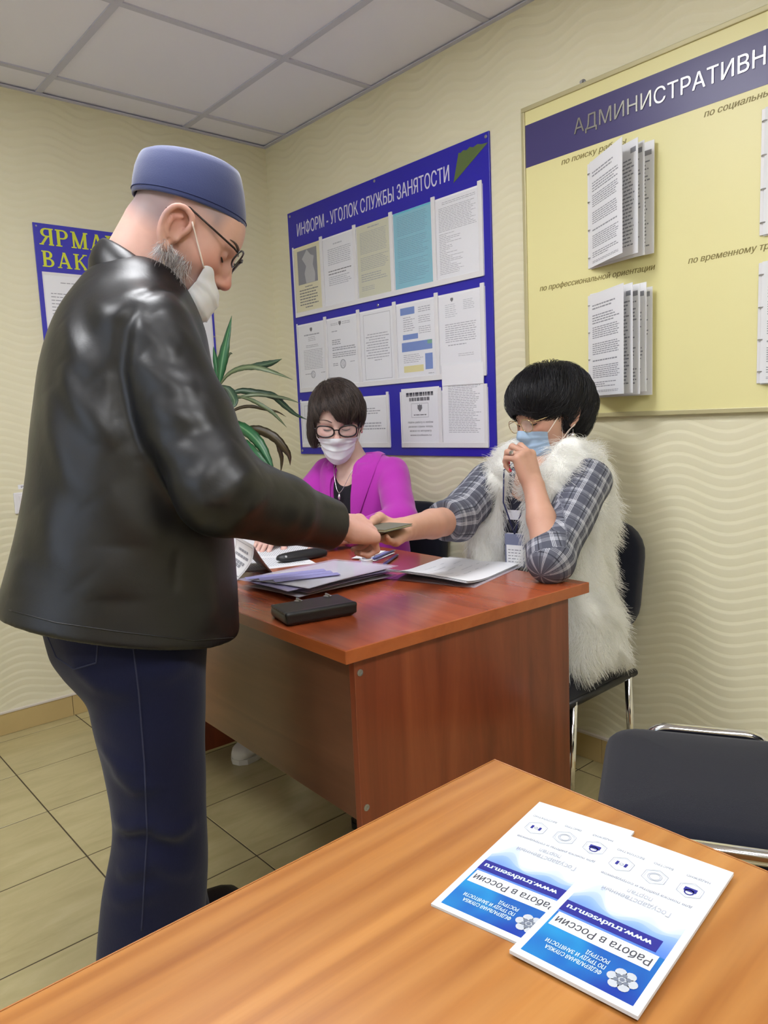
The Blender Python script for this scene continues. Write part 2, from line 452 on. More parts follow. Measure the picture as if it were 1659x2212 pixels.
# baseboard of beige tiles with a white cap
def baseboard(name, axis):
    b = struct(name, MB().box((XL, YB - .0125, .085), (XR - .002, YB, .0915)) if axis == 'x' else MB().box((XR - .0125, YF, .085), (XR, YB - .013, .0915)), M['skirt_cap'])
    p = XL if axis == 'x' else YF; e = XR if axis == 'x' else YB - .013
    off = (.935 - XL) % T if axis == 'x' else (1.30 - YF) % T
    p += off - T
    while p < e:
        a, c = max(p + .0012, XL if axis == 'x' else YF), min(p + T - .0012, e)
        if c - a > .01:
            if axis == 'x': MB().box((a, YB - .010, .001), (c, YB, .085)).build('tile', M['skirt'], b)
            else: MB().box((XR - .010, a, .001), (XR, c, .085)).build('tile', M['skirt'], b)
        p += T
baseboard('baseboard_far', 'x'); baseboard('baseboard_right', 'y')

# ------------------------------------------------------------------ notice boards on the right wall
def wallF(y0, z0, n=0.0): return ((XR - n, y0, z0), (0, -1, 0), (0, 0, 1), (-1, 0, 0))
def screw(mb, F, a, b, z): mb.lathe(F_at(F, a, b, z), [(.006, 0), (.006, .0015), (.004, .003)], 10, F[3])

def sheet(name, label, F, w, h, mat, group, prints, bend=0.0):
    """a loose paper sheet, its lower left at the frame's origin"""
    t = thing(name, label, 'notice', F_at(F, w / 2, 0, 0), group)
    MB().fbox(F, (0, 0, 0), (w, h, .0007)).build('paper', mat, t)
    for nm, mt, fn in prints:
        m = MB(); fn(m)
        if m.f: m.build(nm, mt, t, kind='stuff' if nm == 'print' else None)
    return t

BF = wallF(2.9188, 1.0033)
bb = thing('notice_board', 'large royal blue notice board with white pockets and lettering on the long wall', 'notice board', (XR, 2.32, 1.0033))
BT = .008
MB().fbox(BF, (0, 0, 0), (1.2005, 1.0928, BT), .0015).build('panel', M['blue_board'], bb)
m = MB(); text_into(m, BF, 'ИНФОРМ - УГОЛОК СЛУЖБЫ ЗАНЯТОСТИ', .070, .9795, w=.944, h=.052, z=BT + .0004, bold=.014)
m.build('lettering', M['white_letter'], bb)
m = MB(); 
ar = [(1.034, .966), (1.062, 1.060), (1.072, 1.057), (1.085, 1.063), (1.10, 1.058), (1.115, 1.065), (1.13, 1.059), (1.15, 1.064), (1.17, 1.058), (1.197, 1.056)]
m.prism(BF, ar, BT, BT + .0008); m.build('arrow_sticker', M['arrow'], bb)
for a, b in ((.02, 1.077), (.611, 1.081), (1.188, 1.077), (.601, .605), (.016, .016), (1.185, .016)):
    m = MB(); screw(m, BF, a, b, BT); m.build('screw', M['steel'], bb, smooth=False)
R1 = [.030, .256, .485, .710, .942, 1.168]
def pockets(cols, y0, y1, strip=.020, rail=.016, base=True):
    if base: MB().fbox(BF, (cols[0], y0, BT), (cols[-1], y1 - .004, BT + .0012)).build('pocket_back', M['white_plastic'], bb)
    for i in range(len(cols) - 1):
        MB().fbox(BF, (cols[i + 1] - strip, y0, BT + .001), (cols[i + 1] - .001, y1 + .008, BT + .0062), .001).build('pocket_strip', M['white_plastic'], bb)
        MB().fbox(BF, (cols[i] + .0012, y0 + rail, BT + .0048), (cols[i + 1] - strip - .0008, y1 - .012, BT + .0054)).build('pocket_front', M['clear'], bb)
    MB().fbox(BF, (cols[0], y0, BT + .001), (cols[0] + .006, y1 + .002, BT + .0062), .001).build('pocket_strip', M['white_plastic'], bb)
    MB().fbox(BF, (cols[0], y0 - .004, BT + .001), (cols[-1], y0 + rail, BT + .0066), .001).build('pocket_rail', M['white_plastic'], bb)
def clear_mat():
    t = NT('clear_pocket_plastic'); t.b.inputs['Base Color'].default_value = (.9, .9, .95, 1); t.b.inputs['Alpha'].default_value = .10; t.b.inputs['Roughness'].default_value = .18
    return t.m
M['clear'] = clear_mat()
pockets(R1, .630, .935); pockets(R1, .290, .596)
pockets([.026, .335, .646], .036, .250, strip=.014); pockets([.715, .944, 1.170], .036, .250, strip=.018)

def SF(a, b, dz=.0024, rot=0.0): 
    o = F_at(BF, a, b, BT + dz); return (o, (0, -math.cos(rot), math.sin(rot)), (0, math.sin(rot), math.cos(rot)), (-1, 0, 0))
G = 'notices in the blue board'
def crest(m, F, x, y, s):
    m.prism(F, [(x - s * .45, y + s * .5), (x - s * .5, y - s * .1), (x, y - s * .6), (x + s * .5, y - s * .1), (x + s * .45, y + s * .5), (x + s * .2, y + s * .38), (x, y + s * .55), (x - s * .2, y + s * .38)], .0008, .0010)
def stamp_ring(m, F, x, y, r):
    for k in range(20):
        a, b = 2 * math.pi * k / 20, 2 * math.pi * (k + 1) / 20
        m.add([F_at(F, x + r * math.cos(a), y + r * math.sin(a), .001), F_at(F, x + r * math.cos(b), y + r * math.sin(b), .001), F_at(F, x + .8 * r * math.cos(b), y + .8 * r * math.sin(b), .001), F_at(F, x + .8 * r * math.cos(a), y + .8 * r * math.sin(a), .001)], [(0, 1, 2, 3)])
Z1 = .0010
rnd = random.Random(3)
W_, H_ = .203, .290
F = SF(R1[0] + .009, .640)
sheet('notice_sheet', 'cream notice with a grey photograph above bold text, first in the top row', F, .198, H_, M['paper_cream'], G, [
    ('photograph', M['photo_grey'], lambda m: m.fbox(F, (.025, .125, .0007), (.172, .272, .0010))),
    ('photograph_figure', M['photo_light'], lambda m: m.prism(F, [(.085, .126), (.075, .17), (.09, .20), (.06, .235), (.10, .270), (.125, .245), (.15, .235), (.14, .20), (.155, .16), (.15, .126)], .0010, .0011)),
    ('print', M['ink_dark'], lambda m: (dashes(m, F, .075, .108, .13, .116, 1, z=Z1), dashes(m, F, .03, .03, .175, .105, 6, h=.36, z=Z1, ragged=.15, rnd=rnd), dashes(m, F, .07, .018, .13, .028, 1, z=Z1)))])
F2 = SF(R1[1] + .004, .640)
sheet('notice_sheet', 'white notice with faint grey paragraphs, second in the top row', F2, W_, H_, M['paper'], G, [
    ('print', M['ink_pale'], lambda m: (dashes(m, F2, .07, .25, .13, .262, 1, z=Z1), dashes(m, F2, .03, .17, .19, .24, 9, z=Z1, ragged=.1), dashes(m, F2, .03, .085, .185, .125, 5, z=Z1, ragged=.3))),
    ('print', M['ink_dark'], lambda m: (dashes(m, F2, .03, .142, .19, .150, 1, z=Z1), dashes(m, F2, .03, .130, .15, .138, 1, z=Z1)))])
F3 = SF(R1[2] + .004, .640)
sheet('notice_sheet', 'pale olive notice filled with small print, third in the top row', F3, W_, H_, M['paper_olive'], G, [
    ('print', M['ink'], lambda m: (dashes(m, F3, .07, .27, .14, .279, 1, z=Z1), dashes(m, F3, .02, .175, .19, .262, 14, h=.3, z=Z1, ragged=.08), dashes(m, F3, .02, .11, .19, .165, 8, h=.3, z=Z1, ragged=.2), dashes(m, F3, .02, .065, .19, .10, 4, h=.35, z=Z1, ragged=.3), dashes(m, F3, .02, .03, .10, .05, 3, h=.3, z=Z1)))])
F4 = SF(R1[3] + .004, .640)
sheet('notice_sheet', 'turquoise notice covered with fine print, fourth in the top row', F4, W_ + .004, H_, M['paper_cyan'], G, [
    ('print', plain('teal_print', C8(70, 138, 168), .8), lambda m: (dashes(m, F4, .02, .20, .19, .275, 12, h=.28, z=Z1, ragged=.1), dashes(m, F4, .02, .12, .19, .192, 11, h=.28, z=Z1, ragged=.2), dashes(m, F4, .02, .025, .19, .11, 13, h=.28, z=Z1, ragged=.5)))])
F5 = SF(R1[4] + .004, .640)
sheet('notice_sheet', 'white notice with a long ragged grey list, last in the top row', F5, W_, H_, M['paper'], G, [
    ('print', M['ink'], lambda m: (dashes(m, F5, .03, .262, .19, .274, 2, h=.3, z=Z1), dashes(m, F5, .012, .17, .195, .255, 15, h=.3, z=Z1, ragged=.15), dashes(m, F5, .012, .02, .13, .165, 24, h=.28, z=Z1, ragged=.75)))])
F6 = SF(R1[0] + .009, .300)
sheet('notice_sheet', 'white official letter with a small crest and round stamp, first in the middle row', F6, .200, H_, M['paper'], G, [
    ('crest', M['ink_dark'], lambda m: crest(m, F6, .10, .262, .018)),
    ('print', M['ink'], lambda m: (dashes(m, F6, .045, .235, .16, .244, 1, h=.6, z=Z1), dashes(m, F6, .075, .21, .13, .232, 3, h=.3, z=Z1), dashes(m, F6, .055, .182, .15, .196, 2, h=.35, z=Z1), dashes(m, F6, .035, .085, .18, .175, 13, h=.3, z=Z1, ragged=.05), dashes(m, F6, .04, .062, .09, .07, 1, z=Z1), dashes(m, F6, .16, .064, .19, .07, 1, z=Z1))),
    ('stamp', M['ink'], lambda m: (stamp_ring(m, F6, .10, .062, .017), dashes(m, F6, .088, .05, .112, .074, 5, z=Z1)))])
F7 = SF(R1[1] + .004, .300)
sheet('notice_sheet', 'white letter with crest between two address blocks, second in the middle row', F7, W_, H_, M['paper'], G, [
    ('crest', M['ink_dark'], lambda m: crest(m, F7, .09, .265, .018)),
    ('print', M['ink'], lambda m: (dashes(m, F7, .025, .258, .075, .27, 2, h=.35, z=Z1), dashes(m, F7, .105, .258, .16, .272, 2, h=.35, z=Z1), dashes(m, F7, .03, .23, .07, .238, 1, z=Z1), dashes(m, F7, .03, .175, .09, .20, 3, h=.5, z=Z1), dashes(m, F7, .03, .150, .19, .168, 2, h=.5, z=Z1), dashes(m, F7, .03, .12, .19, .145, 3, h=.45, z=Z1), dashes(m, F7, .03, .085, .07, .10, 2, z=Z1), dashes(m, F7, .15, .095, .18, .101, 1, z=Z1))),
    ('stamp', M['ink'], lambda m: (stamp_ring(m, F7, .10, .092, .02), dashes(m, F7, .086, .078, .114, .106, 6, z=Z1)))])
F8 = SF(R1[2] + .004, .300)
def thin_frame(m, F, a, b, c, d, t=.0016, z=.0008):
    for p in ((a, b, c, b + t), (a, d - t, c, d), (a, b, a + t, d), (c - t, b, c, d)): m.fbox(F, (p[0], p[1], z), (p[2], p[3], z + .0002))
sheet('notice_sheet', 'white notice with a thin ruled border and centred text, third in the middle row', F8, W_, H_, M['paper'], G, [
    ('border', M['ink'], lambda m: thin_frame(m, F8, .018, .012, .185, .275)),
    ('print', M['ink'], lambda m: [dashes(m, F8, .03 + o, .19 - i * .0105, .175 - o, .1985 - i * .0105, 1, h=.36, z=Z1) for i, o in enumerate((.01, 0, .02, 0, .008, .003, 0, .01, 0, .006, .05))])])
F9 = SF(R1[3] + .004, .300)
B9 = ((.02, .245, .10, .272), (.03, .150, .115, .170), (.022, .105, .19, .140), (.15, .03, .19, .090))
sheet('notice_sheet', 'white leaflet with blue banner blocks and a pale yellow box, fourth in the middle row', F9, W_ + .004, H_, M['paper'], G, [
    *[('banner', M['print_blue'], lambda m, b=b: m.fbox(F9, (b[0], b[1], .0007), (b[2], b[3], .001))) for b in B9], ('highlight', M['print_yellow'], lambda m: m.fbox(F9, (.03, .025, .0007), (.14, .05, .001))),
    ('emblem', M['print_green'], lambda m: m.fbox(F9, (.165, .125, .001), (.19, .139, .0012))),
    ('print', M['ink'], lambda m: (dashes(m, F9, .12, .245, .185, .268, 3, h=.35, z=Z1), dashes(m, F9, .035, .18, .10, .238, 7, h=.3, z=Z1, ragged=.3), dashes(m, F9, .12, .205, .185, .235, 4, h=.3, z=Z1), dashes(m, F9, .12, .165, .185, .195, 4, h=.3, z=Z1), dashes(m, F9, .03, .06, .14, .095, 5, h=.3, z=Z1, ragged=.3), dashes(m, F9, .165, .012, .195, .018, 1, z=Z1)))])
F10 = SF(R1[4] + .004, .300)
sheet('notice_sheet', 'white letter with crest, address block and signature, last in the middle row', F10, W_, H_, M['paper'], G, [
    ('crest', M['ink_dark'], lambda m: crest(m, F10, .065, .268, .014)),
    ('print', M['ink_pale'], lambda m: (dashes(m, F10, .03, .205, .09, .255, 7, h=.3, z=Z1, ragged=.2), dashes(m, F10, .12, .225, .175, .262, 6, h=.35, z=Z1, ragged=.2))),
    ('print', M['ink'], lambda m: (dashes(m, F10, .028, .115, .18, .185, 9, h=.3, z=Z1, ragged=.05), dashes(m, F10, .04, .103, .13, .11, 1, z=Z1), dashes(m, F10, .09, .062, .165, .075, 2, h=.25, z=Z1)))])
F11 = SF(.034, .044)
sheet('notice_sheet', 'white landscape notice with a ruled border, behind the seated woman in pink', F11, .285, .200, M['paper'], G, [
    ('border', M['ink'], lambda m: thin_frame(m, F11, .02, .03, .26, .18)), ('print', M['ink'], lambda m: dashes(m, F11, .05, .06, .22, .15, 7, h=.35, z=Z1, ragged=.2))])
F12 = SF(.338, .044)
sheet('notice_sheet', 'white landscape notice with short left-aligned lines, beside the head of the woman in pink', F12, .290, .200, M['paper'], G, [
    ('print', M['ink'], lambda m: (dashes(m, F12, .12, .125, .26, .155, 3, h=.4, z=Z1, ragged=.35), dashes(m, F12, .10, .06, .28, .095, 3, h=.45, z=Z1, ragged=.2)))])
F13 = SF(.722, .044, .0028)
def help_text(*m):
    i, s = m; m = MB(); text_into(m, F13, s, .103, .083 - i * .0165, w=(.140, .136, .122, .118)[i], h=.0075, z=.0009, align='CENTER', shear=.18, bold=.02); return m
sheet('notice_sheet', 'white notice with bold heading, boxed shield crest and slanted text, in the bottom row', F13, .210, .219, M['paper'], G, [
    ('heading', M['ink_dark'], lambda m: (dashes(m, F13, .028, .186, .178, .203, 1, h=.9, z=Z1), dashes(m, F13, .045, .168, .162, .183, 1, h=.9, z=Z1))),
    ('border', M['ink'], lambda m: thin_frame(m, F13, .055, .105, .150, .160)), ('crest', M['ink_dark'], lambda m: crest(m, F13, .103, .142, .026)),
    *[('lettering', M['ink_dark'], lambda m, i=i, s=s: m.add(help_text(i, s).v, help_text(i, s).f)) for i, s in enumerate(('Найти работу в любом', 'регионе страны теперь', 'можно по интернету', 'www.trudvsem.ru'))], ('print', M['ink_dark'], lambda m: dashes(m, F13, .068, .111, .138, .119, 1, z=Z1))])
F14 = SF(.949, .042, .0052, -.012)
sheet('notice_sheet', 'dense printed sheet sticking up high out of its bottom row pocket', F14, .205, .290, M['paper'], G, [
    ('print', M['ink'], lambda m: (dashes(m, F14, .05, .235, .16, .242, 1, z=Z1), dashes(m, F14, .03, .045, .19, .225, 30, h=.28, z=Z1, ragged=.25)))])
FF = SF(.953, .262, .0075, -.012)
sheet('notice_sheet', 'blank white half sheet hung over the tall printed sheet', FF, .203, .075, M['paper'], G, [])

# yellow board
YF0 = wallF(1.577, 1.1301)
yb = thing('information_stand', 'wide pale yellow information stand with an indigo heading band and flip booklets', 'notice board', (XR, .85, 1.1301))
YW, YH, YT = 1.56, .987, .012
MB().fbox(YF0, (.014, .014, .002), (YW - .014, YH - .014, YT)).build('panel', M['yellow_board'], yb)
MB().fbox(YF0, (0, 0, 0), (YW, .014, YT + .005), .002).build('frame', M['board_frame'], yb)
MB().fbox(YF0, (0, YH - .014, 0), (YW, YH, YT + .005), .002).build('frame', M['board_frame'], yb)
MB().fbox(YF0, (0, .014, 0), (.014, YH - .014, YT + .005), .002).build('frame', M['board_frame'], yb)
MB().fbox(YF0, (YW - .014, .014, 0), (YW, YH - .014, YT + .005), .002).build('frame', M['board_frame'], yb)
MB().fbox(YF0, (.0145, .803, YT), (YW - .0145, .932, YT + .0006)).build('heading_band', M['band'], yb)
m = MB(); text_into(m, YF0, 'АДМИНИСТРАТИВНЫ', .198, .851, w=.603, h=.041, depth=.0025, z=YT + .0008, shear=0); m.build('lettering', M['silver_letter'], yb)
for s, a, b, w in (('по поиску работы', .150, .776, .222), ('по профессиональной ориентации', .061, .411, .400), ('по социальным', .598, .775, .185), ('по временному тр', .558, .409, .212)):
    m = MB(); text_into(m, YF0, s, a, b, w=w, h=.0165, z=YT + .0005, shear=.25, bold=.02); m.build('caption', M['olive_letter'], yb)
for a in (.222, 1.33):
    m = MB(); m.lathe(F_at(YF0, a, YH + .006, 0), [(.010, 0), (.010, .003), (.005, .006), (.005, .012)], 12, (-1, 0, 0)); m.fbox(YF0, (a - .008, YH - .004, .001), (a + .008, YH + .008, .004)); m.build('hanger', M['steel'], yb)

def booklet(label, a, b, angs, hgt=.303, w=.212, bend=.0, spine=True, shade=0):
    t = thing('flip_booklet', label, 'booklet', F_at(YF0, a, b, YT), 'flip booklets on the yellow stand')
    MB().fbox(YF0, (a - .006, b, YT), (a + .004, b + hgt, YT + .004), .001).build('spine', M['white_plastic'], t)
    for k in range(4):
        z = b + hgt * (.1 + .267 * k); pts = []
        for i in range(9):
            q = math.pi * (i / 8); pts.append(F_at(YF0, a - .004 + .010 * (1 - math.cos(q)) / 2 * 1.6, z, YT + .001 + .010 * math.sin(q)))
        MB().tube(pts, .0016, 6).build('ring', M['steel'], t, smooth=True)
    for i, an in enumerate(angs):
        A = math.radians(an); c, s = math.cos(A), math.sin(A)
        o = F_at(YF0, a + .004, b, YT + .003 + .0012 * (len(angs) - i))
        # page frame: u runs away from the hinge, n out of the wall
        u = (-s, -c, 0); n = (-c, s, 0); P = (o, u, (0, 0, 1), n)
        dz = (i * .0015) * (1 if i % 2 else -1)
        pg = MB().fbox(P, (0, dz, -.0006), (w, hgt + dz, .0006)).build('page', M['paper'], t)
        m = MB(); r2 = random.Random(i + int(a * 100) + int(b * 100))
        if i == 0:
            q = .03
            for h0, h1, n_, rg in ((.84, .90, 2, .3), (.70, .80, 4, .25), (.56, .68, 6, .1), (.40, .52, 6, .1), (.33, .36, 1, .1), (.17, .30, 7, .1), (.08, .14, 3, .6), (.03, .055, 2, .1)):
                dashes(m, P, .02, hgt * h0, w - .02, hgt * h1, n_, h=.42, z=.0009, ragged=rg, rnd=r2)
        else:
            dashes(m, P, .03, hgt * .08, w - .012, hgt * .86, 24, h=.4, z=.0009, ragged=.1, rnd=r2)
            m.fbox(P, (w - .03, hgt * .895, .0006), (w - .008, hgt * .94, .0009))
        m.build('print', M['ink'], pg, kind='stuff')
    return t
booklet('flip booklet standing half open, above the dark-haired woman in fur', .250, .449, (33, 20, 14, 3))
booklet('flip booklet with five evenly fanned pages, beside the head of the woman in fur', .248, .066, (31.5, 24, 17.5, 11, 4))
booklet('flip booklet cut by the picture edge, upper one of that column', .752, .444, (16, 9, 3))
booklet('flip booklet cut by the picture edge, lower one with a wide hinge strip', .752, .074, (22, 14, 7))

# ------------------------------------------------------------------ blue vacancy poster on the far wall
PF = ((.9634, YB - .0012, 1.9525), (1, 0, 0), (0, 0, 1), (0, -1, 0))
ps = thing('vacancy_board', 'blue vacancy board with big yellow serif lettering, partly behind the standing man', 'notice board', (1.335, YB, 1.05))
MB().fbox(PF, (0, -.90, 0), (.744, 0, .006), .0012).build('panel', M['blue_poster'], ps)
GL = {  # serif capitals drawn as strokes (x0,y0,x1,y1,width) on a unit-high letter
 'Я': (.82, [('v', .66, 0, 1, .17), ('arc', .40, .74, .30, .26), ('d', .44, .50, .12, 0, .15), ('s', .52, .80, 0), ('s', .52, .80, 1), ('s', .0, .24, 0)]),
 'Р': (.74, [('v', .16, 0, 1, .17), ('arcr', .40, .72, .30, .28), ('s', .0, .34, 0), ('s', .0, .3, 1)]),
 'М': (1.0, [('v', .17, 0, 1, .10), ('v', .83, 0, 1, .17), ('d', .17, 1, .48, 0, .16), ('d', .83, 1, .50, 0, .09), ('s', .02, .32, 0), ('s', .64, 1.0, 0), ('s', .02, .24, 1), ('s', .78, 1.0, 1)]),
 'А': (.86, [('d', .42, 1, .12, 0, .09), ('d', .42, 1, .72, 0, .17), ('h', .22, .62, .32), ('s', .0, .26, 0), ('s', .54, .86, 0)]),
 'К': (.88, [('v', .17, 0, 1, .17), ('d', .70, 1, .25, .48, .10), ('d', .36, .58, .74, 0, .17), ('s', .0, .34, 0), ('s', .58, .88, 0), ('s', .0, .34, 1), ('s', .56, .84, 1)]),
 'В': (.76, [('v', .16, 0, 1, .17), ('arcr', .36, .76, .26, .24), ('arcr', .38, .27, .32, .27), ('s', .0, .34, 0), ('s', .0, .30, 1)]),
 'Н': (.92, [('v', .17, 0, 1, .17), ('v', .75, 0, 1, .17), ('h', .2, .72, .5), ('s', .0, .34, 0), ('s', .58, .92, 0), ('s', .0, .34, 1), ('s', .58, .92, 1)]),
 'С': (.80, [('c', .42, .5, .38, .5)]),
 'И': (.92, [('v', .17, 0, 1, .17), ('v', .75, 0, 1, .17), ('d', .75, 1, .17, 0, .09), ('s', .0, .34, 0), ('s', .58, .92, 0), ('s', .0, .34, 1), ('s', .58, .92, 1)]),
 'Й': (.92, [('v', .17, 0, 1, .17), ('v', .75, 0, 1, .17), ('d', .75, 1, .17, 0, .09), ('s', .0, .34, 0), ('s', .58, .92, 0), ('s', .0, .34, 1), ('s', .58, .92, 1), ('h', .32, .6, 1.14)]),
}
def glyphs(m, F, s, x, y, h, sx, z, depth, gap):
    q = [0]
    def poly(ps): m.prism(F, [(x + a * h * sx, y + b * h) for a, b in ps], z + q[0], z + depth + q[0]); q[0] += .00002
    for ch in s:
        w, st = GL[ch]
        for k in st:
            if k[0] == 'v': poly([(k[1] - k[4] / 2, k[2]), (k[1] + k[4] / 2, k[2]), (k[1] + k[4] / 2, k[3]), (k[1] - k[4] / 2, k[3])])
            elif k[0] == 'h': poly([(k[1], k[3] - .045), (k[2], k[3] - .045), (k[2], k[3] + .045), (k[1], k[3] + .045)])
            elif k[0] == 's':
                b = 0 if k[3] == 0 else .93; poly([(k[1], b), (k[2], b), (k[2], b + .07), (k[1], b + .07)])
            elif k[0] == 'd':
                d = k[5] / 2; poly([(k[1] - d, k[2]), (k[3] - d, k[4]), (k[3] + d, k[4]), (k[1] + d, k[2])])
            else:
                cx, cy, rx, ry = k[1:5]
                a0, a1 = {'arc': (math.pi / 2, 3 * math.pi / 2), 'arcr': (-math.pi / 2, math.pi / 2), 'c': (math.pi * .22, math.pi * 1.78)}[k[0]]
                n = 12
                for i in range(n):
                    u, v = a0 + (a1 - a0) * i / n, a0 + (a1 - a0) * (i + 1) / n
                    f = lambda t, e: (cx + (rx - e * .16) * math.cos(t), cy + (ry - e * .08) * math.sin(t))
                    poly([f(u, 0), f(v, 0), f(v, 1), f(u, 1)])
                if k[0] != 'c':
                    far = .66 if k[0] == 'arc' else .16
                    for yy in (cy + ry - .04, cy - ry + .04): poly([(min(cx, far), yy - .04), (max(cx, far), yy - .04), (max(cx, far), yy + .04), (min(cx, far), yy + .04)])
        x += (w + gap) * h * sx
    return x
for s_, q_ in (('ЯРМАРКА', (.018, -.080, .063, 1.07, .0062, .0008, .10)), ('ВАКАНСИЙ', (.022, -.162, .060, 1.06, .0062, .0008, .13))): m = MB(); glyphs(m, PF, s_, *q_); m.build('lettering', M['yellow_letter'], ps)

MB().fbox(PF, (.017, -.70, .006), (.732, -.181, .0075)).build('pocket_back', M['white_plastic'], ps)
m = MB(); m.lathe(F_at(PF, .012, -.012, .006), [(.004, 0), (.003, .002)], 8, (0, -1, 0)); m.build('screw', M['steel'], ps)
m = MB(); m.lathe(F_at(PF, .738, -.40, .006), [(.004, 0), (.003, .002)], 8, (0, -1, 0)); m.build('screw', M['steel'], ps)
for a, lab in ((.022, 'white vacancy list on the blue vacancy board, behind the man\'s back'), (.515, 'white vacancy list on the blue vacancy board, below the man\'s chin')):
    PS = (F_at(PF, a, -.49, .0078), (1, 0, 0), (0, 0, 1), (0, -1, 0))
    t = sheet('vacancy_list', lab, PS, .208, .297, M['paper'], 'vacancy lists', [
        ('print', M['ink'], lambda m: (dashes(m, PS, .06, .268, .20, .274, 1, z=Z1), dashes(m, PS, .10, .25, .16, .256, 1, z=Z1), dashes(m, PS, .02, .03, .2, .235, 16, h=.22, z=Z1, ragged=.3)))])
# light switch with a paper label above it
ls = thing('light_switch', 'white plastic wall switch low on the far wall behind the man\'s back', 'switch', (.835, YB, .85))
SWF = ((.795, YB, .850), (1, 0, 0), (0, 0, 1), (0, -1, 0))
MB().fbox(SWF, (0, 0, 0), (.082, .082, .009), .004).build('plate', M['white_plastic'], ls)
MB().fbox(SWF, (.018, .012, .009), (.064, .070, .0125), .002).build('rocker', M['white_plastic'], ls)
lb = thing('wall_label', 'tiny white paper label stuck above the wall switch', 'label', (.838, YB, .944))
LF = ((.816, YB, .944), (1, 0, 0), (0, 0, 1), (0, -1, 0))
MB().fbox(LF, (0, 0, .0002), (.045, .017, .0010)).build('paper', M['paper'], lb)
m = MB(); dashes(m, LF, .010, .004, .036, .013, 2, z=.0012, word=(.006, .012)); m.build('print', M['ink_dark'], lb, kind='stuff')
# ------------------------------------------------------------------ red desk
DR = math.radians(-2.2)
desk = thing('office_desk', 'reddish brown laminate office desk with the seated women behind it', 'desk', (.779, 1.016, 0), rotz=DR)
DW, DL = .716, 1.38
MB().bbox((.0015, .0015, .7255), (DW - .0015, DL - .0015, .75), .002).build('desktop', M['wood_red_top'], desk, local=True, smooth=False)
MB().bbox((0, 0, .7248), (DW, .0016, .7496), .0007).build('edge_band', M['wood_red_edge'], desk, local=True)
MB().bbox((0, .0016, .7248), (.0016, DL, .7496), .0007).build('edge_band', M['wood_red_edge'], desk, local=True)
MB().bbox((DW - .0016, .0016, .7248), (DW, DL, .7496), .0007).build('edge_band', M['wood_red_edge'], desk, local=True)
MB().bbox((.026, .012, .012), (.652, .030, .7248), .0015).build('end_panel', M['wood_red'], desk, local=True)
MB().bbox((.026, DL - .05, .012), (.652, DL - .032, .7248), .0015).build('end_panel', M['wood_red'], desk, local=True)
MB().bbox((.030, .0302, .405), (.046, DL - .0502, .7246), .0012).build('front_panel', M['wood_red_side'], desk, local=True)
for z in (.698, .436):
    m = MB(); m.lathe((.038, .012, z), [(.0065, 0), (.0065, .0012), (.0035, .0016), (.003, .0004)], 14, (0, -1, 0)); m.build('bolt', M['steel'], desk, local=True)
for y in (.021, DL - .041):
    for x in (.07, .60): MB().lathe((x, y, 0), [(.012, 0), (.012, .010), (.008, .012)], 12).build('foot', M['black_plastic'], desk, local=True)

# ------------------------------------------------------------------ near light table
tb = thing('light_table', 'light alder laminate table with two leaflets lying on it', 'table', (-.05, .12, 0))
MB().bbox((-.78, -.30, .7255), (.6405, .5555, .75), .0025).build('tabletop', M['wood_light'], tb)
MB().bbox((.6405, -.30, .7252), (.6420, .5570, .7496), .0006).build('edge_band', M['wood_light_edge'], tb)
MB().bbox((-.78, .5555, .7252), (.6405, .5570, .7496), .0006).build('edge_band', M['wood_light_edge'], tb)
for x in (-.74, .585): MB().bbox((x, -.26, .012), (x + .018, .49, .7253), .0015).build('end_panel', M['wood_light_edge'], tb)
MB().bbox((-.722, .40, .40), (.585, .416, .7253), .0012).build('front_panel', M['wood_light_edge'], tb)
for x in (-.731, .594):
    for y in (-.2, .43): MB().lathe((x, y, 0), [(.012, 0), (.012, .010), (.008, .012)], 12).build('foot', M['black_plastic'], tb)

# ------------------------------------------------------------------ leaflets
def leaflet_mat():
    t = NT('leaflet_blue_print'); v = t.coord(scale=(1, 1, 1)); n = t.noise(v, 14, 2, .5, .4)
    a = t.ramp(n, [(.3, C8(18, 52, 150)), (.5, C8(20, 96, 172)), (.68, C8(28, 130, 190))])
    t.l(a, t.b.inputs['Base Color']); t.b.inputs['Roughness'].default_value = .3; return t.m
def mist_mat():
    """watercolour hills that pale towards the fold"""
    t = NT('leaflet_mist_print'); c = t.n('ShaderNodeAttribute', attribute_name='fade'); 
    a = t.ramp(c.outputs['Fac'], [(.0, C8(74, 116, 200)), (.35, C8(128, 160, 218)), (1.0, C8(212, 219, 228))])
    t.l(a, t.b.inputs['Base Color']); t.b.inputs['Roughness'].default_value = .4; return t.m
M['leaf_white'] = plain('leaflet_white', C8(214, 220, 226), .4)
M['leaf_blue'] = leaflet_mat(); M['leaf_mist'] = mist_mat()
M['leaf_navy'] = plain('leaflet_navy_print', C8(34, 36, 132), .35)
M['leaf_text'] = plain('leaflet_white_text', C8(196, 216, 226), .5)
M['leaf_light_text'] = plain('leaflet_grey_text', C8(160, 164, 178), .5)
M['leaf_mid_text'] = plain('leaflet_mid_text', C8(120, 122, 140), .5)
M['leaf_emblem'] = plain('leaflet_grey_emblem', C8(176, 182, 190), .5)
M['leaf_emblem_dark'] = plain('leaflet_emblem_dark', C8(104, 112, 128), .5)
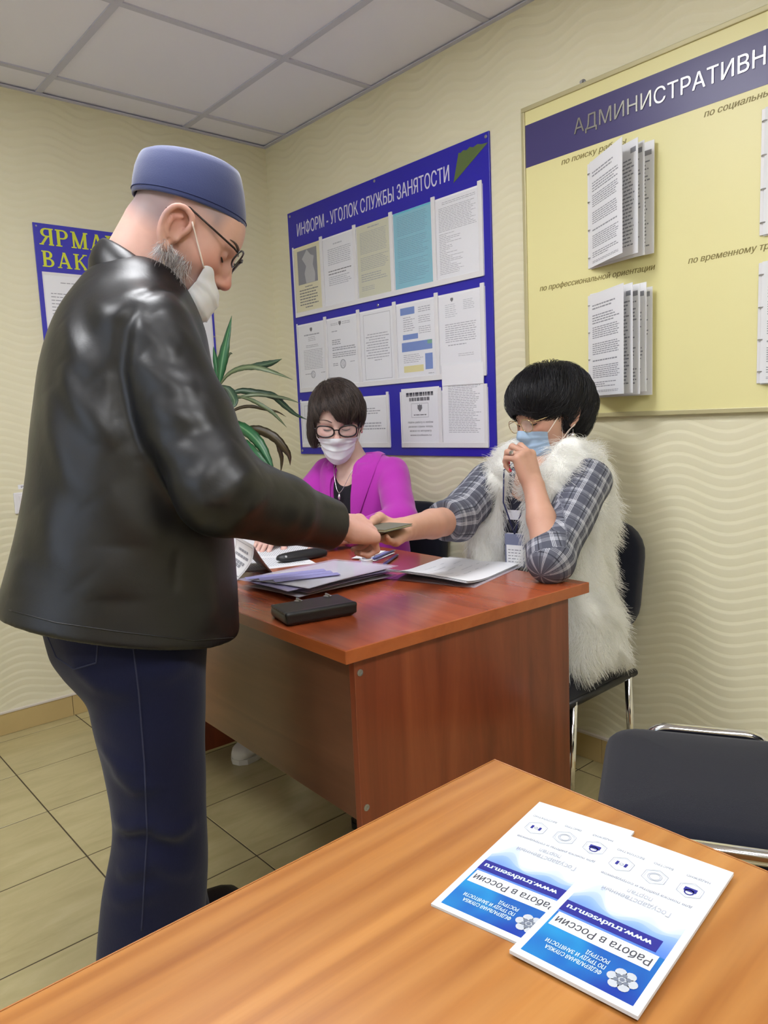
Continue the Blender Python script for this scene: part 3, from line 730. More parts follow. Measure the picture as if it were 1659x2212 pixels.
def leaflet(label, o, u, v, th):
    """o: the printed page's upper left corner as read; u along the lines, v up the page"""
    u = Vector(u).normalized(); v = Vector((-u.y, u.x, 0)); w, h = .100, .2
    F = (o, u, v, (0, 0, 1))
    t = thing('leaflet', label, 'leaflet', F_at(F, w / 2, -h / 2, 0), 'leaflets on the light table')
    MB().fbox(F, (0, -h, 0), (w, 0, th / 2 - .0002)).build('back_leaf', M['leaf_white'], t)
    MB().fbox(F, (0, -h, th / 2), (w, 0, th)).build('front_leaf', M['leaf_white'], t)
    z = th + .0001
    def q(a, b, c, d, zz=0.0): return [F_at(F, a, b, z + zz), F_at(F, c, b, z + zz), F_at(F, c, d, z + zz), F_at(F, a, d, z + zz)]
    m = MB(); m.add(q(.006, -.062, .094, -.006), [(0, 1, 2, 3)]); m.build('blue_field', M['leaf_blue'], t)
    # mist: three overlapping hills below the blue field
    n = 28; m = MB(); fade = []
    for j, (hh, f0, f1) in enumerate(((1.0, .52, .80), (.72, .25, .6), (.46, .0, .4))):
        vs = []; fs = []
        for i in range(n + 1):
            a = .006 + .088 * i / n; pk = .020 * math.exp(-((a - .080) / .012) ** 2) + .010 * math.exp(-((a - .034) / .013) ** 2) + .012 * math.exp(-((a - .004) / .012) ** 2) + .006 + .0012 * math.sin(a * 260 + j * 2)
            e = -.0785 - pk * hh * 1.35
            for k in range(5):
                vs.append(F_at(F, a, -.062 + (e + .062) * k / 4, z + .00005 * (j + 1))); fade.append(f0 + (f1 - f0) * (k / 4) ** 1.5)
        m.add(vs, [(i * 5 + k, (i + 1) * 5 + k, (i + 1) * 5 + k + 1, i * 5 + k + 1) for i in range(n) for k in range(4)])
    o2 = m.build('mist_print', M['leaf_mist'], t); at = o2.data.attributes.new('fade', 'FLOAT', 'POINT'); at.data.foreach_set('value', fade)
    z3 = z + .0003
    m = MB(); m.add(q(.010, -.062, .092, -.044, .0002), [(0, 1, 2, 3)]); m.build('white_band', M['leaf_white'], t)
    m = MB(); m.add(q(.014, -.0795, .094, -.0645, .0003), [(0, 1, 2, 3)]); m.build('navy_band', M['leaf_navy'], t)
    m = MB(); text_into(m, F, 'Работа в России', .0125, -.0565, w=.077, h=.0088, z=z3 + .0001, bold=.012); m.build('lettering', M['ink_dark'], t)
    m = MB(); text_into(m, F, 'ОБЩЕРОССИЙСКАЯ БАЗА ВАКАНСИЙ', .0125, -.0612, w=.077, h=.0022, z=z3 + .0001); m.build('lettering', M['ink_pale'], t)
    m = MB(); text_into(m, F, 'www.trudvsem.ru', .020, -.0745, w=.070, h=.0066, z=z3 + .0002, bold=.03); m.build('lettering', M['leaf_text'], t); m = MB()
    for i, (s, w_) in enumerate((('ФЕДЕРАЛЬНАЯ СЛУЖБА', .045), ('ПО ТРУДУ И ЗАНЯТОСТИ', .048), ('РОСТРУД', .018))):
        m = MB(); text_into(m, F, s, .036, -.0225 - i * .0066, w=w_, h=.0042, z=z3, bold=.02); m.build('lettering', M['leaf_text'], t)
    m = MB(); ml = MB()
    for k in range(7):
        a = 2 * math.pi * k / 6; r = .0072 if k < 6 else 0
        m.lathe(F_at(F, .0215 + r * math.cos(a), -.0235 + r * math.sin(a), z3), [(.0042, 0), (.0042, .0001)], 12)
        ml.lathe(F_at(F, .0215 + r * .6 * math.cos(a + .5), -.0235 + r * .6 * math.sin(a + .5), z3 + .0002), [(.0019, 0), (.0019, .0001)], 8)
    m.build('emblem', M['leaf_emblem'], t); ml.build('emblem_detail', M['leaf_emblem_dark'], t)
    m = MB(); text_into(m, F, 'Государственный', .050, -.1145, w=.058, h=.0062, z=z3 + .0002, align='CENTER'); m.build('lettering', M['leaf_light_text'], t); m = MB(); text_into(m, F, 'портал', .050, -.1235, w=.021, h=.0058, z=z3 + .0002, align='CENTER'); m.build('lettering', M['leaf_light_text'], t)
    m = MB(); text_into(m, F, 'для поиска работы и сотрудников', .050, -.1325, w=.078, h=.0034, z=z3 + .0002, align='CENTER')
    m.build('lettering', M['leaf_mid_text'], t)
    hx = MB(); ic = MB()
    for i, (cx, s) in enumerate(((.020, 'НАДЕЖНО'), (.050, 'БЫСТРО'), (.080, 'БЕСПЛАТНО'))):
        cy = -.1525
        for R_, tk in ((.0115, .0006), (.0095, .0003)):
            for k in range(6):
                a, b = math.pi / 6 + math.pi / 3 * k, math.pi / 6 + math.pi / 3 * (k + 1)
                hx.add([F_at(F, cx + R_ * math.cos(a), cy + R_ * math.sin(a), z3), F_at(F, cx + R_ * math.cos(b), cy + R_ * math.sin(b), z3), F_at(F, cx + (R_ - tk) * math.cos(b), cy + (R_ - tk) * math.sin(b), z3), F_at(F, cx + (R_ - tk) * math.cos(a), cy + (R_ - tk) * math.sin(a), z3)], [(0, 1, 2, 3)])
        if i == 0:
            ic.add(q(cx - .0052, cy - .0035, cx + .0052, cy + .002, .0003), [(0, 1, 2, 3)])
            for k in range(12):
                a, b = 2 * math.pi * k / 12, 2 * math.pi * (k + 1) / 12
                ic.add([F_at(F, cx + .0042 * math.cos(a), cy + .0028 + .0042 * math.sin(a), z3), F_at(F, cx + .0042 * math.cos(b), cy + .0028 + .0042 * math.sin(b), z3), F_at(F, cx + .003 * math.cos(b), cy + .0028 + .003 * math.sin(b), z3), F_at(F, cx + .003 * math.cos(a), cy + .0028 + .003 * math.sin(a), z3)], [(0, 1, 2, 3)])
        elif i == 1:
            for R_ in (.0062, .0048):
                for k in range(16):
                    a, b = 2 * math.pi * k / 16, 2 * math.pi * (k + 1) / 16
                    hx.add([F_at(F, cx + R_ * math.cos(a), cy + R_ * math.sin(a), z3), F_at(F, cx + R_ * math.cos(b), cy + R_ * math.sin(b), z3), F_at(F, cx + (R_ - .0006) * math.cos(b), cy + (R_ - .0006) * math.sin(b), z3), F_at(F, cx + (R_ - .0006) * math.cos(a), cy + (R_ - .0006) * math.sin(a), z3)], [(0, 1, 2, 3)])
        else:
            for c0 in (-.0052, .0028): ic.add(q(cx + c0, cy - .0028, cx + c0 + .0024, cy + .0028, .0003), [(0, 1, 2, 3)])
            for k in range(10):
                a, b = 2 * math.pi * k / 10, 2 * math.pi * (k + 1) / 10
                hx.add([F_at(F, cx + .002 * math.cos(a), cy + .002 * math.sin(a), z3), F_at(F, cx + .002 * math.cos(b), cy + .002 * math.sin(b), z3), F_at(F, cx + .0012 * math.cos(b), cy + .0012 * math.sin(b), z3), F_at(F, cx + .0012 * math.cos(a), cy + .0012 * math.sin(a), z3)], [(0, 1, 2, 3)])
        mm = MB(); text_into(mm, F, s, cx, -.1735, w=.0028 * len(s), h=.0029, z=z3, align='CENTER'); mm.build('lettering', M['leaf_mid_text'], t)
    hx.build('hexagon_outline', M['leaf_light_text'], t); ic.build('icon', M['leaf_navy'], t)
    return t
# read with the page turned round: the heading edge lies nearest the window side of the table
leaflet('glossy folded leaflet lying partly under the other one, farther from the table edge', (.416, .321, .7502), (-.181, .983, 0), None, .0022)
leaflet('glossy folded leaflet lying on top, nearest the table edge and the chairs', (.411, .237, .7525), (-.12, .993, 0), None, .0030)
# ------------------------------------------------------------------ visitor chairs
def oval_tube(name, pts, parent, r=.013, flat=.62):
    """bent oval steel tube through pts with rounded corners"""
    P = [Vector(p) for p in pts]; out = [P[0]]
    for i in range(1, len(P) - 1):
        a, b, c = P[i - 1], P[i], P[i + 1]; R = min(.045, (a - b).length * .45, (c - b).length * .45)
        s, e = b + (a - b).normalized() * R, b + (c - b).normalized() * R
        for k in range(7):
            t = k / 6; out.append((1 - t) ** 2 * s + 2 * t * (1 - t) * b + t * t * e)
    out.append(P[-1])
    return MB().tube(out, r, 10).build(name, M['chrome'], parent, smooth=True, local=True)

def pad_mesh(w, d, th, rc, crown=.012, n=18):
    """upholstered pad: rounded outline, crowned top, soft edge; centred on the origin, lying in xy"""
    mb = MB(); rings = []
    def outline(inset):
        pts = []; r = max(rc - inset, .004); hw, hd = w / 2 - inset, d / 2 - inset
        for q, (sx, sy) in enumerate(((1, 1), (-1, 1), (-1, -1), (1, -1))):
            for k in range(7):
                a = math.pi / 2 * (q + k / 6)
                pts.append((sx * (hw - r) + r * math.cos(a), sy * (hd - r) + r * math.sin(a)))
        return pts
    lv = [(.010, -th / 2), (.002, -th * .42), (0, -th * .2), (0, th * .2), (.004, th * .38), (.012, th * .5), (.035, th * .5 + crown * .5), (.08, th * .5 + crown * .85), (.14, th * .5 + crown)]
    for ins, z in lv:
        rings.append([(x, y, z) for x, y in outline(min(ins, min(w, d) / 2 - .02))])
    n = len(rings[0]); vs = [p for r in rings for p in r]
    fs = [(i * n + j, i * n + (j + 1) % n, (i + 1) * n + (j + 1) % n, (i + 1) * n + j) for i in range(len(rings) - 1) for j in range(n)]
    fs += [tuple(reversed(range(n))), tuple((len(rings) - 1) * n + j for j in range(n))]
    return mb.add(vs, fs)
def place_pad(mb, loc, rot):
    m = Matrix.LocRotScale(Vector(loc), Matrix.Rotation(rot[1], 3, 'Y').to_quaternion(), None)
    mb.v = [tuple(m @ Vector(p)) for p in mb.v]; return mb

# fabric seat with low chrome side loops, standing between the light table and the long wall
ch = thing('visitor_chair', 'charcoal fabric chair with low chrome side loops beside the light table', 'chair', (1.315, .600, 0), rotz=math.atan2(.875, -.48))
place_pad(pad_mesh(.41, .425, .062, .075), (0, 0, .428), (0, 0, 0)).build('seat', M['fabric_black'], ch, smooth=True, local=True)
place_pad(pad_mesh(.30, .40, .05, .07), (-.235, 0, .70), (0, math.radians(82), 0)).build('backrest', M['fabric_black'], ch, smooth=True, local=True)
for s in (-1, 1):
    y = s * .232
    oval_tube('side_loop', [(.185, y, .012), (.118, y, .4525), (-.118, y, .4525), (-.205, y, .012)], ch)
    MB().tube([(-.19, y * .86, .42), (-.215, y * .86, .56), (-.245, y * .86, .80)], .011, 8).build('back_bar', M['chrome'], ch, smooth=True, local=True)
    for x in (.185, -.205): MB().lathe((x, y, 0), [(.016, 0), (.016, .018), (.012, .022)], 10).build('foot_cap', M['black_plastic'], ch, local=True)
for x in (.12, -.13): MB().tube([(x, -.228, .40), (x, .228, .40)], .009, 8).build('cross_bar', M['chrome'], ch, smooth=True, local=True)

def office_chair(label, loc, rz, seat_back=.46, h_back=.66, tilt=80):
    c = thing('office_chair', label, 'chair', loc, 'black chairs behind the red desk', rotz=rz)
    place_pad(pad_mesh(.42, .46, .06, .08), (0, 0, .43), (0, 0, 0)).build('seat', M['fabric_black'], c, smooth=True, local=True)
    place_pad(pad_mesh(.34, .45, .055, .10), (-.235, 0, h_back), (0, math.radians(tilt), 0)).build('backrest', M['fabric_black'], c, smooth=True, local=True)
    for s in (-1, 1):
        y = s * .225
        def leg(name, pts, m=M['chrome']): MB().tube(pts, .0115, 10, flat=1.0).build(name, m, c, smooth=True, local=True)
        leg('leg', [(.135, y, .012), (.105, y, .40)]); leg('leg', [(-.20, y, .012), (-.17, y, .40)])
        leg('side_rail', [(.18, y, .396), (-.205, y, .396)], M['black_plastic'])
        leg('upright', [(-.20, y * .8, .395), (-.225, y * .8, .50), (-.262, y * .8, .74)])
        for x in (.136, -.201): MB().lathe((x, y, 0), [(.015, 0), (.015, .018), (.011, .024)], 10).build('foot_cap', M['black_plastic'], c, local=True)
    for x in (.13, -.15): MB().tube([(x, -.22, .388), (x, .22, .388)], .009, 8).build('cross_bar', M['black_plastic'], c, smooth=True, local=True)
    return c
office_chair('black office chair carrying the woman in the white fur vest', (1.685, 1.325, 0), math.radians(181))
office_chair('black office chair carrying the woman in the pink jacket', (1.735, 2.15, 0), math.radians(186))

# ------------------------------------------------------------------ things on the red desk
DZ = .7502
def fr(o, ux, uy, z=DZ):
    u = Vector((ux, uy, 0)).normalized(); return ((o[0], o[1], z), u, (-u.y, u.x, 0), (0, 0, 1))
# purse
F = fr((.794, 1.222), .155, -.036)
t = thing('purse', 'small black leather purse with metal clasps at the desk corner', 'purse', F_at(F, .078, .05, 0))
def sweep(mb, F, prof, xs):
    """profile (along v, height) swept along u with end rounding"""
    n = len(prof); cy = sum(p[0] for p in prof) / n; cz = sum(p[1] for p in prof) / n; vs = []
    for x, s in xs: vs += [F_at(F, x, cy + (a - cy) * s, cz * 1 + (b - cz) * s + (0 if s == 1 else 0)) for a, b in prof]
    k = len(xs); fs = [(i * n + j, i * n + (j + 1) % n, (i + 1) * n + (j + 1) % n, (i + 1) * n + j) for i in range(k - 1) for j in range(n)]
    fs += [tuple(reversed(range(n))), tuple((k - 1) * n + j for j in range(n))]; return mb.add(vs, fs)
PURSE = F
PURSE_ROOT = t
# spectacle case
F = fr((1.155, 1.790), .16, -.017)
t = thing('spectacle_case', 'long black spectacle case with a metal dot, on the white papers', 'case', F_at(F, .08, .02, 0))
prof = [(0, .004), (.002, .014), (.010, .024), (.024, .028), (.038, .025), (.046, .016), (.048, .005), (.044, 0), (.004, 0)]
F = (F_at(F, 0, 0, .0016), F[1], F[2], F[3])
sweep(MB(), F, prof, [(0, .30), (.004, .55), (.014, .76), (.03, .90), (.06, .99), (.11, 1), (.145, .98), (.154, .9), (.160, .7), (.162, .45)]).build('shell', M['black_plastic'], t, smooth=True)
m = MB(); m.lathe(F_at(F, .020, .006, .018), [(.004, 0), (.003, .002)], 10, (-.3, -.8, .5)); m.build('dot', M['steel'], t)
# loose white papers at the back of the desk
def flat_sheet(name, label, c, ang, w, h, z, mat, group, cat='paper', lift=None, lines=None, ink=None):
    a = math.radians(ang); u = (math.cos(a), math.sin(a), 0); v = (-u[1], u[0], 0)
    o = (c[0] - u[0] * w / 2 - v[0] * h / 2, c[1] - u[1] * w / 2 - v[1] * h / 2, z); F = (o, u, v, (0, 0, 1))
    t = thing(name, label, cat, (c[0], c[1], z), group)
    n, k = 13, 13
    lf = lift or (lambda x, y: 0)
    top = np.array([[F_at(F, w * i / (n - 1), h * j / (k - 1), .0009 + lf(i / (n - 1), j / (k - 1))) for j in range(k)] for i in range(n)])
    bot = top - np.array([0, 0, .0007]); m = MB(); m.grid(top); m.grid(bot[::-1])
    e = lambda A: m.add([p for ab in A for p in ab], [(2 * i, 2 * i + 1, 2 * i + 3, 2 * i + 2) for i in range(len(A) - 1)])
    for A, B in ((top[0], bot[0]), (top[-1], bot[-1]), (top[:, 0], bot[:, 0]), (top[:, -1], bot[:, -1])): e(list(zip(A, B)))
    m.build('paper', mat, t, smooth=False)
    if lines:
        m = MB(); r = random.Random(len(label)); dashes(m, (F_at(F, 0, 0, .0016), u, v, (0, 0, 1)), *lines, z=0, ragged=.2, rnd=r, h=.3)
        if lift is None: m.build('print', ink or M['ink_pale'], t, kind='stuff')
    return t
GP = 'white papers at the back of the red desk'
flat_sheet('paper_sheet', 'white printed sheet lying under the spectacle case', (1.175, 1.895), 72, .297, .21, DZ, M['paper'], GP, lines=(.03, .02, .27, .19, 24))
flat_sheet('paper_sheet', 'white sheet reaching from the spectacle case towards the joined hands', (1.315, 1.985), 48, .297, .21, DZ + .0012, M['paper'], GP, lines=(.03, .02, .27, .19, 24))
flat_sheet('paper_sheet', 'white sheet clipped at the far end behind the folded name card', (1.275, 2.215), 12, .21, .26, DZ + .0024, M['paper'], GP)
t = thing('binder_clip', 'small black clip at the edge of the far white sheet', 'clip', (1.36, 2.20, DZ + .004))
MB().bbox((1.345, 2.185, DZ + .0036), (1.375, 2.215, DZ + .012), .003).build('body', M['black_plastic'], t)
MB().tube([(1.350, 2.19, DZ + .012), (1.345, 2.17, DZ + .014), (1.357, 2.165, DZ + .014), (1.360, 2.19, DZ + .012)], .001, 6).build('wire', M['steel'], t)
# folded name card
t = thing('name_card', 'folded white name card with a ruled border standing by the leather jacket', 'name card', (1.02, 1.77, DZ))
ax = Vector((.30, .95, 0)).normalized(); sd = Vector((.95, -.30, 0)).normalized()
def card_pt(s, w, z): return tuple(Vector((1.005, 1.685, DZ)) + ax * s + sd * w + Vector((0, 0, z)))
n = 9; prof_l = [(-.052 + .052 * (i / (n - 1)) ** 1.0 + .016 * math.sin(math.pi * i / (n - 1)), .088 * (i / (n - 1))) for i in range(n)]
prof_r = [(.0006 + .055 * (1 - i / (n - 1)) + -.004 * math.sin(math.pi * i / (n - 1)), .088 * (i / (n - 1))) for i in range(n)]
for nm, pr in (('front_panel', prof_l), ('back_panel', prof_r)):
    A = np.array([[card_pt(s, w, z) for s in np.linspace(0, .21, 6)] for w, z in pr]); B = np.array([[card_pt(s, w + .0006, z) for s in np.linspace(0, .21, 6)] for w, z in pr])
    m = MB(); m.grid(A); m.grid(B[::-1]); m.add([p for a, b in zip(A[:, 0], B[:, 0]) for p in (a, b)], [(2 * i, 2 * i + 1, 2 * i + 3, 2 * i + 2) for i in range(n - 1)])
    m.build(nm, M['paper'], t, smooth=True)
m = MB()
def card_strip(s0, s1, f0, f1):
    q = lambda s, f: card_pt(s, np.interp(f, np.linspace(0, 1, n), [p[0] for p in prof_l]) - .0012, .088 * f)
    k = max(1, int((f1 - f0) / .1) + 1); fs = np.linspace(f0, f1, k + 1)
    for a, b in zip(fs[:-1], fs[1:]): m.add([q(s0, a), q(s1, a), q(s1, b), q(s0, b)], [(0, 1, 2, 3)])
for s0, s1, f0, f1 in ((.008, .010, .08, .92), (.20, .202, .08, .92), (.008, .202, .90, .915), (.008, .202, .085, .10)): card_strip(s0, s1, f0, f1)
for f, a, b in ((.68, .05, .16), (.52, .03, .18), (.36, .04, .17), (.28, .06, .15)):
    s = a
    while s < b: e = min(b, s + random.uniform(.01, .03)); card_strip(s, e, f - .035, f + .035); s = e + .005
m.build('print', M['ink'], t, kind='stuff')
# clear files full of documents
FILES = [('clear plastic file of documents, at the bottom of the pile by the purse', -2.0, 0, M['paper'], 0, 0), ('clear plastic file of documents, in the middle of the pile by the purse', 2.5, .007, M['paper'], .012, .006),
         ('clear plastic file with lilac tinted pages in the pile by the purse', -5.0, .014, plain('lilac_paper', C8(206, 202, 230), .7), -.010, .010), ('clear plastic file on top of the pile, bulging over white pages', 3.5, .020, M['paper'], .004, -.004)]
M['film_lilac'] = film('lilac_plastic_sleeve', C8(196, 190, 232), .38)
for i, (lab, ang, dz, mt, ox, oy) in enumerate(FILES):
    c = (1.085 + ox, 1.502 + oy); z = DZ + dz
    bump = (lambda x, y, k=1: .0025 * math.sin(3.1 * x + k) + .0035 * math.sin(2.2 * y + 1.3 * k) * (1 if k else .3) + .003) 
    t = flat_sheet('document_file', lab, c, 4 + ang, .315, .235, z, M['film_lilac'] if i in (1, 2) else M['film'], 'clear files on the red desk', 'file', lift=lambda x, y, f=bump: f(x, y) + .0022)
    for k in range(3):
        a = math.radians(4 + ang + (k - 1) * 1.2); u = (math.cos(a), math.sin(a), 0); v = (-u[1], u[0], 0); w, h = .297, .21
        F = ((c[0] - u[0] * w / 2 - v[0] * h / 2, c[1] - u[1] * w / 2 - v[1] * h / 2, z + .0007 * k - .0004), u, v, (0, 0, 1))
        P = np.array([[F_at(F, w * p / 10, h * q / 10, bump(p / 10, q / 10) + .0004) for q in range(11)] for p in range(11)])
        m = MB(); m.grid(P); m.grid((P - np.array([0, 0, .0005]))[::-1]); m.build('page', mt, t)
# blue folder slips in the pile
for k in range(3):
    F = fr((.905 + .012 * k, 1.56 - .045 * k), .25, -.10, DZ + .0318 + .0012 * k)
    t = thing('paper_slip', 'narrow lilac blue slip of paper lying across the pile of clear files' , 'paper', F_at(F, .1, .02, 0), 'lilac slips on the pile')
    MB().fbox(F, (0, 0, 0), (.20 - .02 * k, .028, .0009)).build('paper', plain('lilac_slip', C8(150, 148, 204), .6), t)
    t['label'] = ('lilac blue slip lowest of the three across the clear files', 'lilac blue slip between two others across the clear files', 'lilac blue slip uppermost of the three across the clear files')[k]
# writing pad of white sheets in a plastic sleeve at the desk edge
PADF = ((1.262, 1.168, DZ), Vector((.97, .245, 0)).normalized(), Vector((-.245, .97, 0)).normalized(), (0, 0, 1))
def pad_sheet(name, label, cat, w, h, x0, y0, z, mat, nm, curl=1.0):
    t = thing(name, label, cat, F_at(PADF, x0 + w / 2, y0 + h / 2, z))
    P = np.array([[F_at(PADF, x0 + w * i / 14, y0 + h * j / 8, z + curl * (.022 * max(0, (.45 - i / 14) / .45) ** 2 * (.55 + .45 * j / 8) + .003 * math.sin(3 * j / 8))) for j in range(9)] for i in range(15)])
    m = MB(); m.grid(P); m.grid((P - np.array([0, 0, .0007]))[::-1])
    for A in (P[0], P[-1], P[:, 0], P[:, -1]): m.add([q for p in A for q in (tuple(p), (p[0], p[1], p[2] - .0007))], [(2 * i, 2 * i + 1, 2 * i + 3, 2 * i + 2) for i in range(len(A) - 1)])
    m.build(nm, mat, t, smooth=True); return t, P
pad_sheet('plastic_sleeve', 'clear plastic sleeve lying under white sheets at the edge of the red desk', 'sleeve', .315, .245, .018, -.012, .0010, M['film'], 'film', .0)
for k, lab in enumerate(('lowest white form under two others, before the woman in fur', 'middle white form between two others, before the woman in fur', 'uppermost white printed form, before the woman in the fur vest')):
    t, P = pad_sheet('form_sheet', lab, 'paper', .285, .232, .004 * k, .003 * (k % 2), .0028 + .0014 * k, M['paper'], 'paper'); t['group'] = 'forms before the woman in fur'
m = MB()
for j in range(2, 7):
    for i in range(3, 12):
        if random.random() < .55:
            p = P[i, j] * .75 + P[i, j + 1] * .25; e = P[i + 1, j] * .75 + P[i + 1, j + 1] * .25; q = (P[i, j + 1] - P[i, j]) * .06; up = np.array([0, 0, .0006])
            m.add([p + up, e * .9 + p * .1 + up, e * .9 + p * .1 + q + up, p + q + up], [(0, 1, 2, 3)])
m.build('print', M['ink_pale'], t, kind='stuff')
# stamp, pens, slips
t = thing('rubber_stamp', 'little clear acrylic stamp with blue and yellow mark, under the joined hands', 'stamp', (1.318, 1.600, DZ))
MB().lathe((1.318, 1.600, DZ), [(.017, 0), (.017, .012), (.015, .014)], 20).build('base', M['white_plastic'], t, smooth=False)
MB().lathe((1.318, 1.600, DZ + .014), [(.0135, 0), (.013, .022), (.015, .030), (.012, .036)], 20).build('handle', film('clear_acrylic', C8(226, 230, 240), .45), t, smooth=True)
m = MB(); m.bbox((1.309, 1.590, DZ + .017), (1.327, 1.594, DZ + .027), .001); m.build('mark', M['print_blue'], t)
m = MB(); m.bbox((1.310, 1.596, DZ + .028), (1.324, 1.600, DZ + .036), .001); m.build('mark', plain('lime_mark', C8(190, 206, 70), .5), t)
def pen(label, a, b, mat, r=.0042):
    t = thing('pen', label, 'pen', a, 'pens on the red desk'); A, B = Vector(a), Vector(b); d = (B - A)
    MB().tube([A, A + d * .02, A + d * .86], [r * .8, r, r], 10).build('barrel', mat, t, smooth=True)
    MB().tube([A + d * .86, A + d * .97, B], [r, r * .4, r * .15], 10).build('tip', M['steel'], t, smooth=True)
    MB().tube([A + d * .02 + Vector((0, 0, r)), A + d * .02 + Vector((0, 0, r * 1.9)), A + d * .3 + Vector((0, 0, r * 1.6))], .0009, 6).build('clip', M['steel'], t)
pen('blue pen nearest the pile of clear files', (1.318, 1.528, DZ + .0045), (1.452, 1.612, DZ + .0045), plain('blue_pen_barrel', C8(52, 62, 128), .3))
pen('blue pen lying on the small white slips', (1.345, 1.600, DZ + .0095), (1.475, 1.650, DZ + .0095), plain('slate_pen_barrel', C8(86, 100, 160), .3))
GS = 'small slips beside the stamp'
for k, (c, ang, lab, mt) in enumerate((((1.405, 1.655), 22, 'small white slip at the bottom, beside the stamp', M['paper']), ((1.412, 1.668), 30, 'small lilac slip in the middle, beside the stamp', plain('lilac_note', C8(150, 150, 200), .6)), ((1.402, 1.690), 26, 'small white slip on top, beside the stamp', M['paper']))):
    flat_sheet('paper_slip', lab, c, ang, .13, .055, DZ + .0012 * k, mt, GS)
flat_sheet('ink_pad', 'flat violet pad lying under the clear stamp', (1.285, 1.600), 25, .09, .055, DZ - .0006, plain('violet_pad', C8(108, 92, 168), .5), None, 'pad')

# ------------------------------------------------------------------ dracaena in the corner
LEAVES = [
   ([(1.412, 2.538, 1.306), (1.417, 2.518, 1.379), (1.429, 2.506, 1.445), (1.467, 2.506, 1.56)], 0.042, 0),
   ([(1.411, 2.539, 1.309), (1.432, 2.587, 1.384), (1.452, 2.635, 1.459)], 0.022, 0),
   ([(1.413, 2.537, 1.305), (1.418, 2.485, 1.339), (1.433, 2.435, 1.357), (1.46, 2.385, 1.362), (1.49, 2.344, 1.351), (1.529, 2.306, 1.33), (1.569, 2.281, 1.309)], 0.022, 1),
   ([(1.448, 2.448, 1.358), (1.497, 2.447, 1.366), (1.542, 2.436, 1.374), (1.583, 2.429, 1.383), (1.618, 2.414, 1.396)], 0.026, 2),
   ([(1.415, 2.534, 1.302), (1.383, 2.425, 1.284), (1.367, 2.368, 1.257), (1.36, 2.343, 1.233), (1.344, 2.34, 1.209)], 0.034, 2),
   ([(1.413, 2.533, 1.287), (1.45, 2.5, 1.278), (1.474, 2.479, 1.281), (1.511, 2.445, 1.272), (1.565, 2.409, 1.257), (1.603, 2.397, 1.221), (1.644, 2.382, 1.184), (1.687, 2.367, 1.162)], 0.026, 2),
   ([(1.41, 2.528, 1.243), (1.454, 2.479, 1.255), (1.491, 2.448, 1.263), (1.529, 2.428, 1.263), (1.581, 2.394, 1.251), (1.614, 2.377, 1.242), (1.658, 2.364, 1.224)], 0.016, 1),
   ([(1.406, 2.522, 1.183), (1.409, 2.495, 1.195), (1.444, 2.455, 1.217), (1.472, 2.417, 1.22), (1.51, 2.382, 1.207), (1.548, 2.361, 1.196), (1.576, 2.346, 1.176)], 0.012, 3),
   ([(1.434, 2.511, 1.266), (1.45, 2.429, 1.253), (1.469, 2.382, 1.235), (1.502, 2.335, 1.199), (1.521, 2.313, 1.17), (1.545, 2.3, 1.137)], 0.015, 1),
   ([(1.413, 2.53, 1.268), (1.395, 2.466, 1.274), (1.388, 2.418, 1.265)], 0.012, 1),
   ([(1.41, 2.525, 1.221), (1.403, 2.479, 1.235), (1.4, 2.43, 1.242)], 0.012, 1),
   ([(1.398, 2.518, 1.114), (1.42, 2.445, 1.119), (1.444, 2.387, 1.135), (1.47, 2.35, 1.128), (1.496, 2.309, 1.102), (1.517, 2.285, 1.064), (1.533, 2.279, 1.035), (1.544, 2.291, 0.998)], 0.034, 3),
   ([(1.403, 2.521, 1.164), (1.393, 2.422, 1.16), (1.399, 2.375, 1.146), (1.407, 2.323, 1.118), (1.417, 2.281, 1.079), (1.427, 2.25, 1.025), (1.437, 2.233, 0.977)], 0.04, 0),
   ([(1.399, 2.519, 1.13), (1.387, 2.391, 1.102), (1.387, 2.334, 1.08), (1.394, 2.282, 1.045), (1.414, 2.243, 0.999), (1.43, 2.223, 0.96)], 0.04, 0),
   ([(1.503, 2.315, 1.092), (1.52, 2.322, 1.06), (1.534, 2.33, 1.022), (1.531, 2.337, 0.969)], 0.018, 3),
   ([(1.465, 2.358, 0.987), (1.493, 2.303, 0.969), (1.51, 2.274, 0.961), (1.526, 2.257, 0.945), (1.556, 2.239, 0.909)], 0.022, 1),
   ([(1.4, 2.521, 1.149), (1.41, 2.485, 1.146), (1.423, 2.447, 1.143)], 0.01, 1),
   ([(1.427, 2.531, 1.349), (1.464, 2.55, 1.413), (1.483, 2.563, 1.427), (1.494, 2.566, 1.426)], 0.01, 1),
   ([(1.403, 2.545, 1.306), (1.41, 2.611, 1.335), (1.399, 2.659, 1.326), (1.385, 2.693, 1.296)], 0.03, 0),
   ([(1.401, 2.544, 1.287), (1.386, 2.585, 1.296), (1.368, 2.623, 1.267), (1.358, 2.651, 1.223)], 0.03, 0),
   ([(1.389, 2.533, 1.162), (1.385, 2.591, 1.167), (1.362, 2.632, 1.133)], 0.03, 0),
]

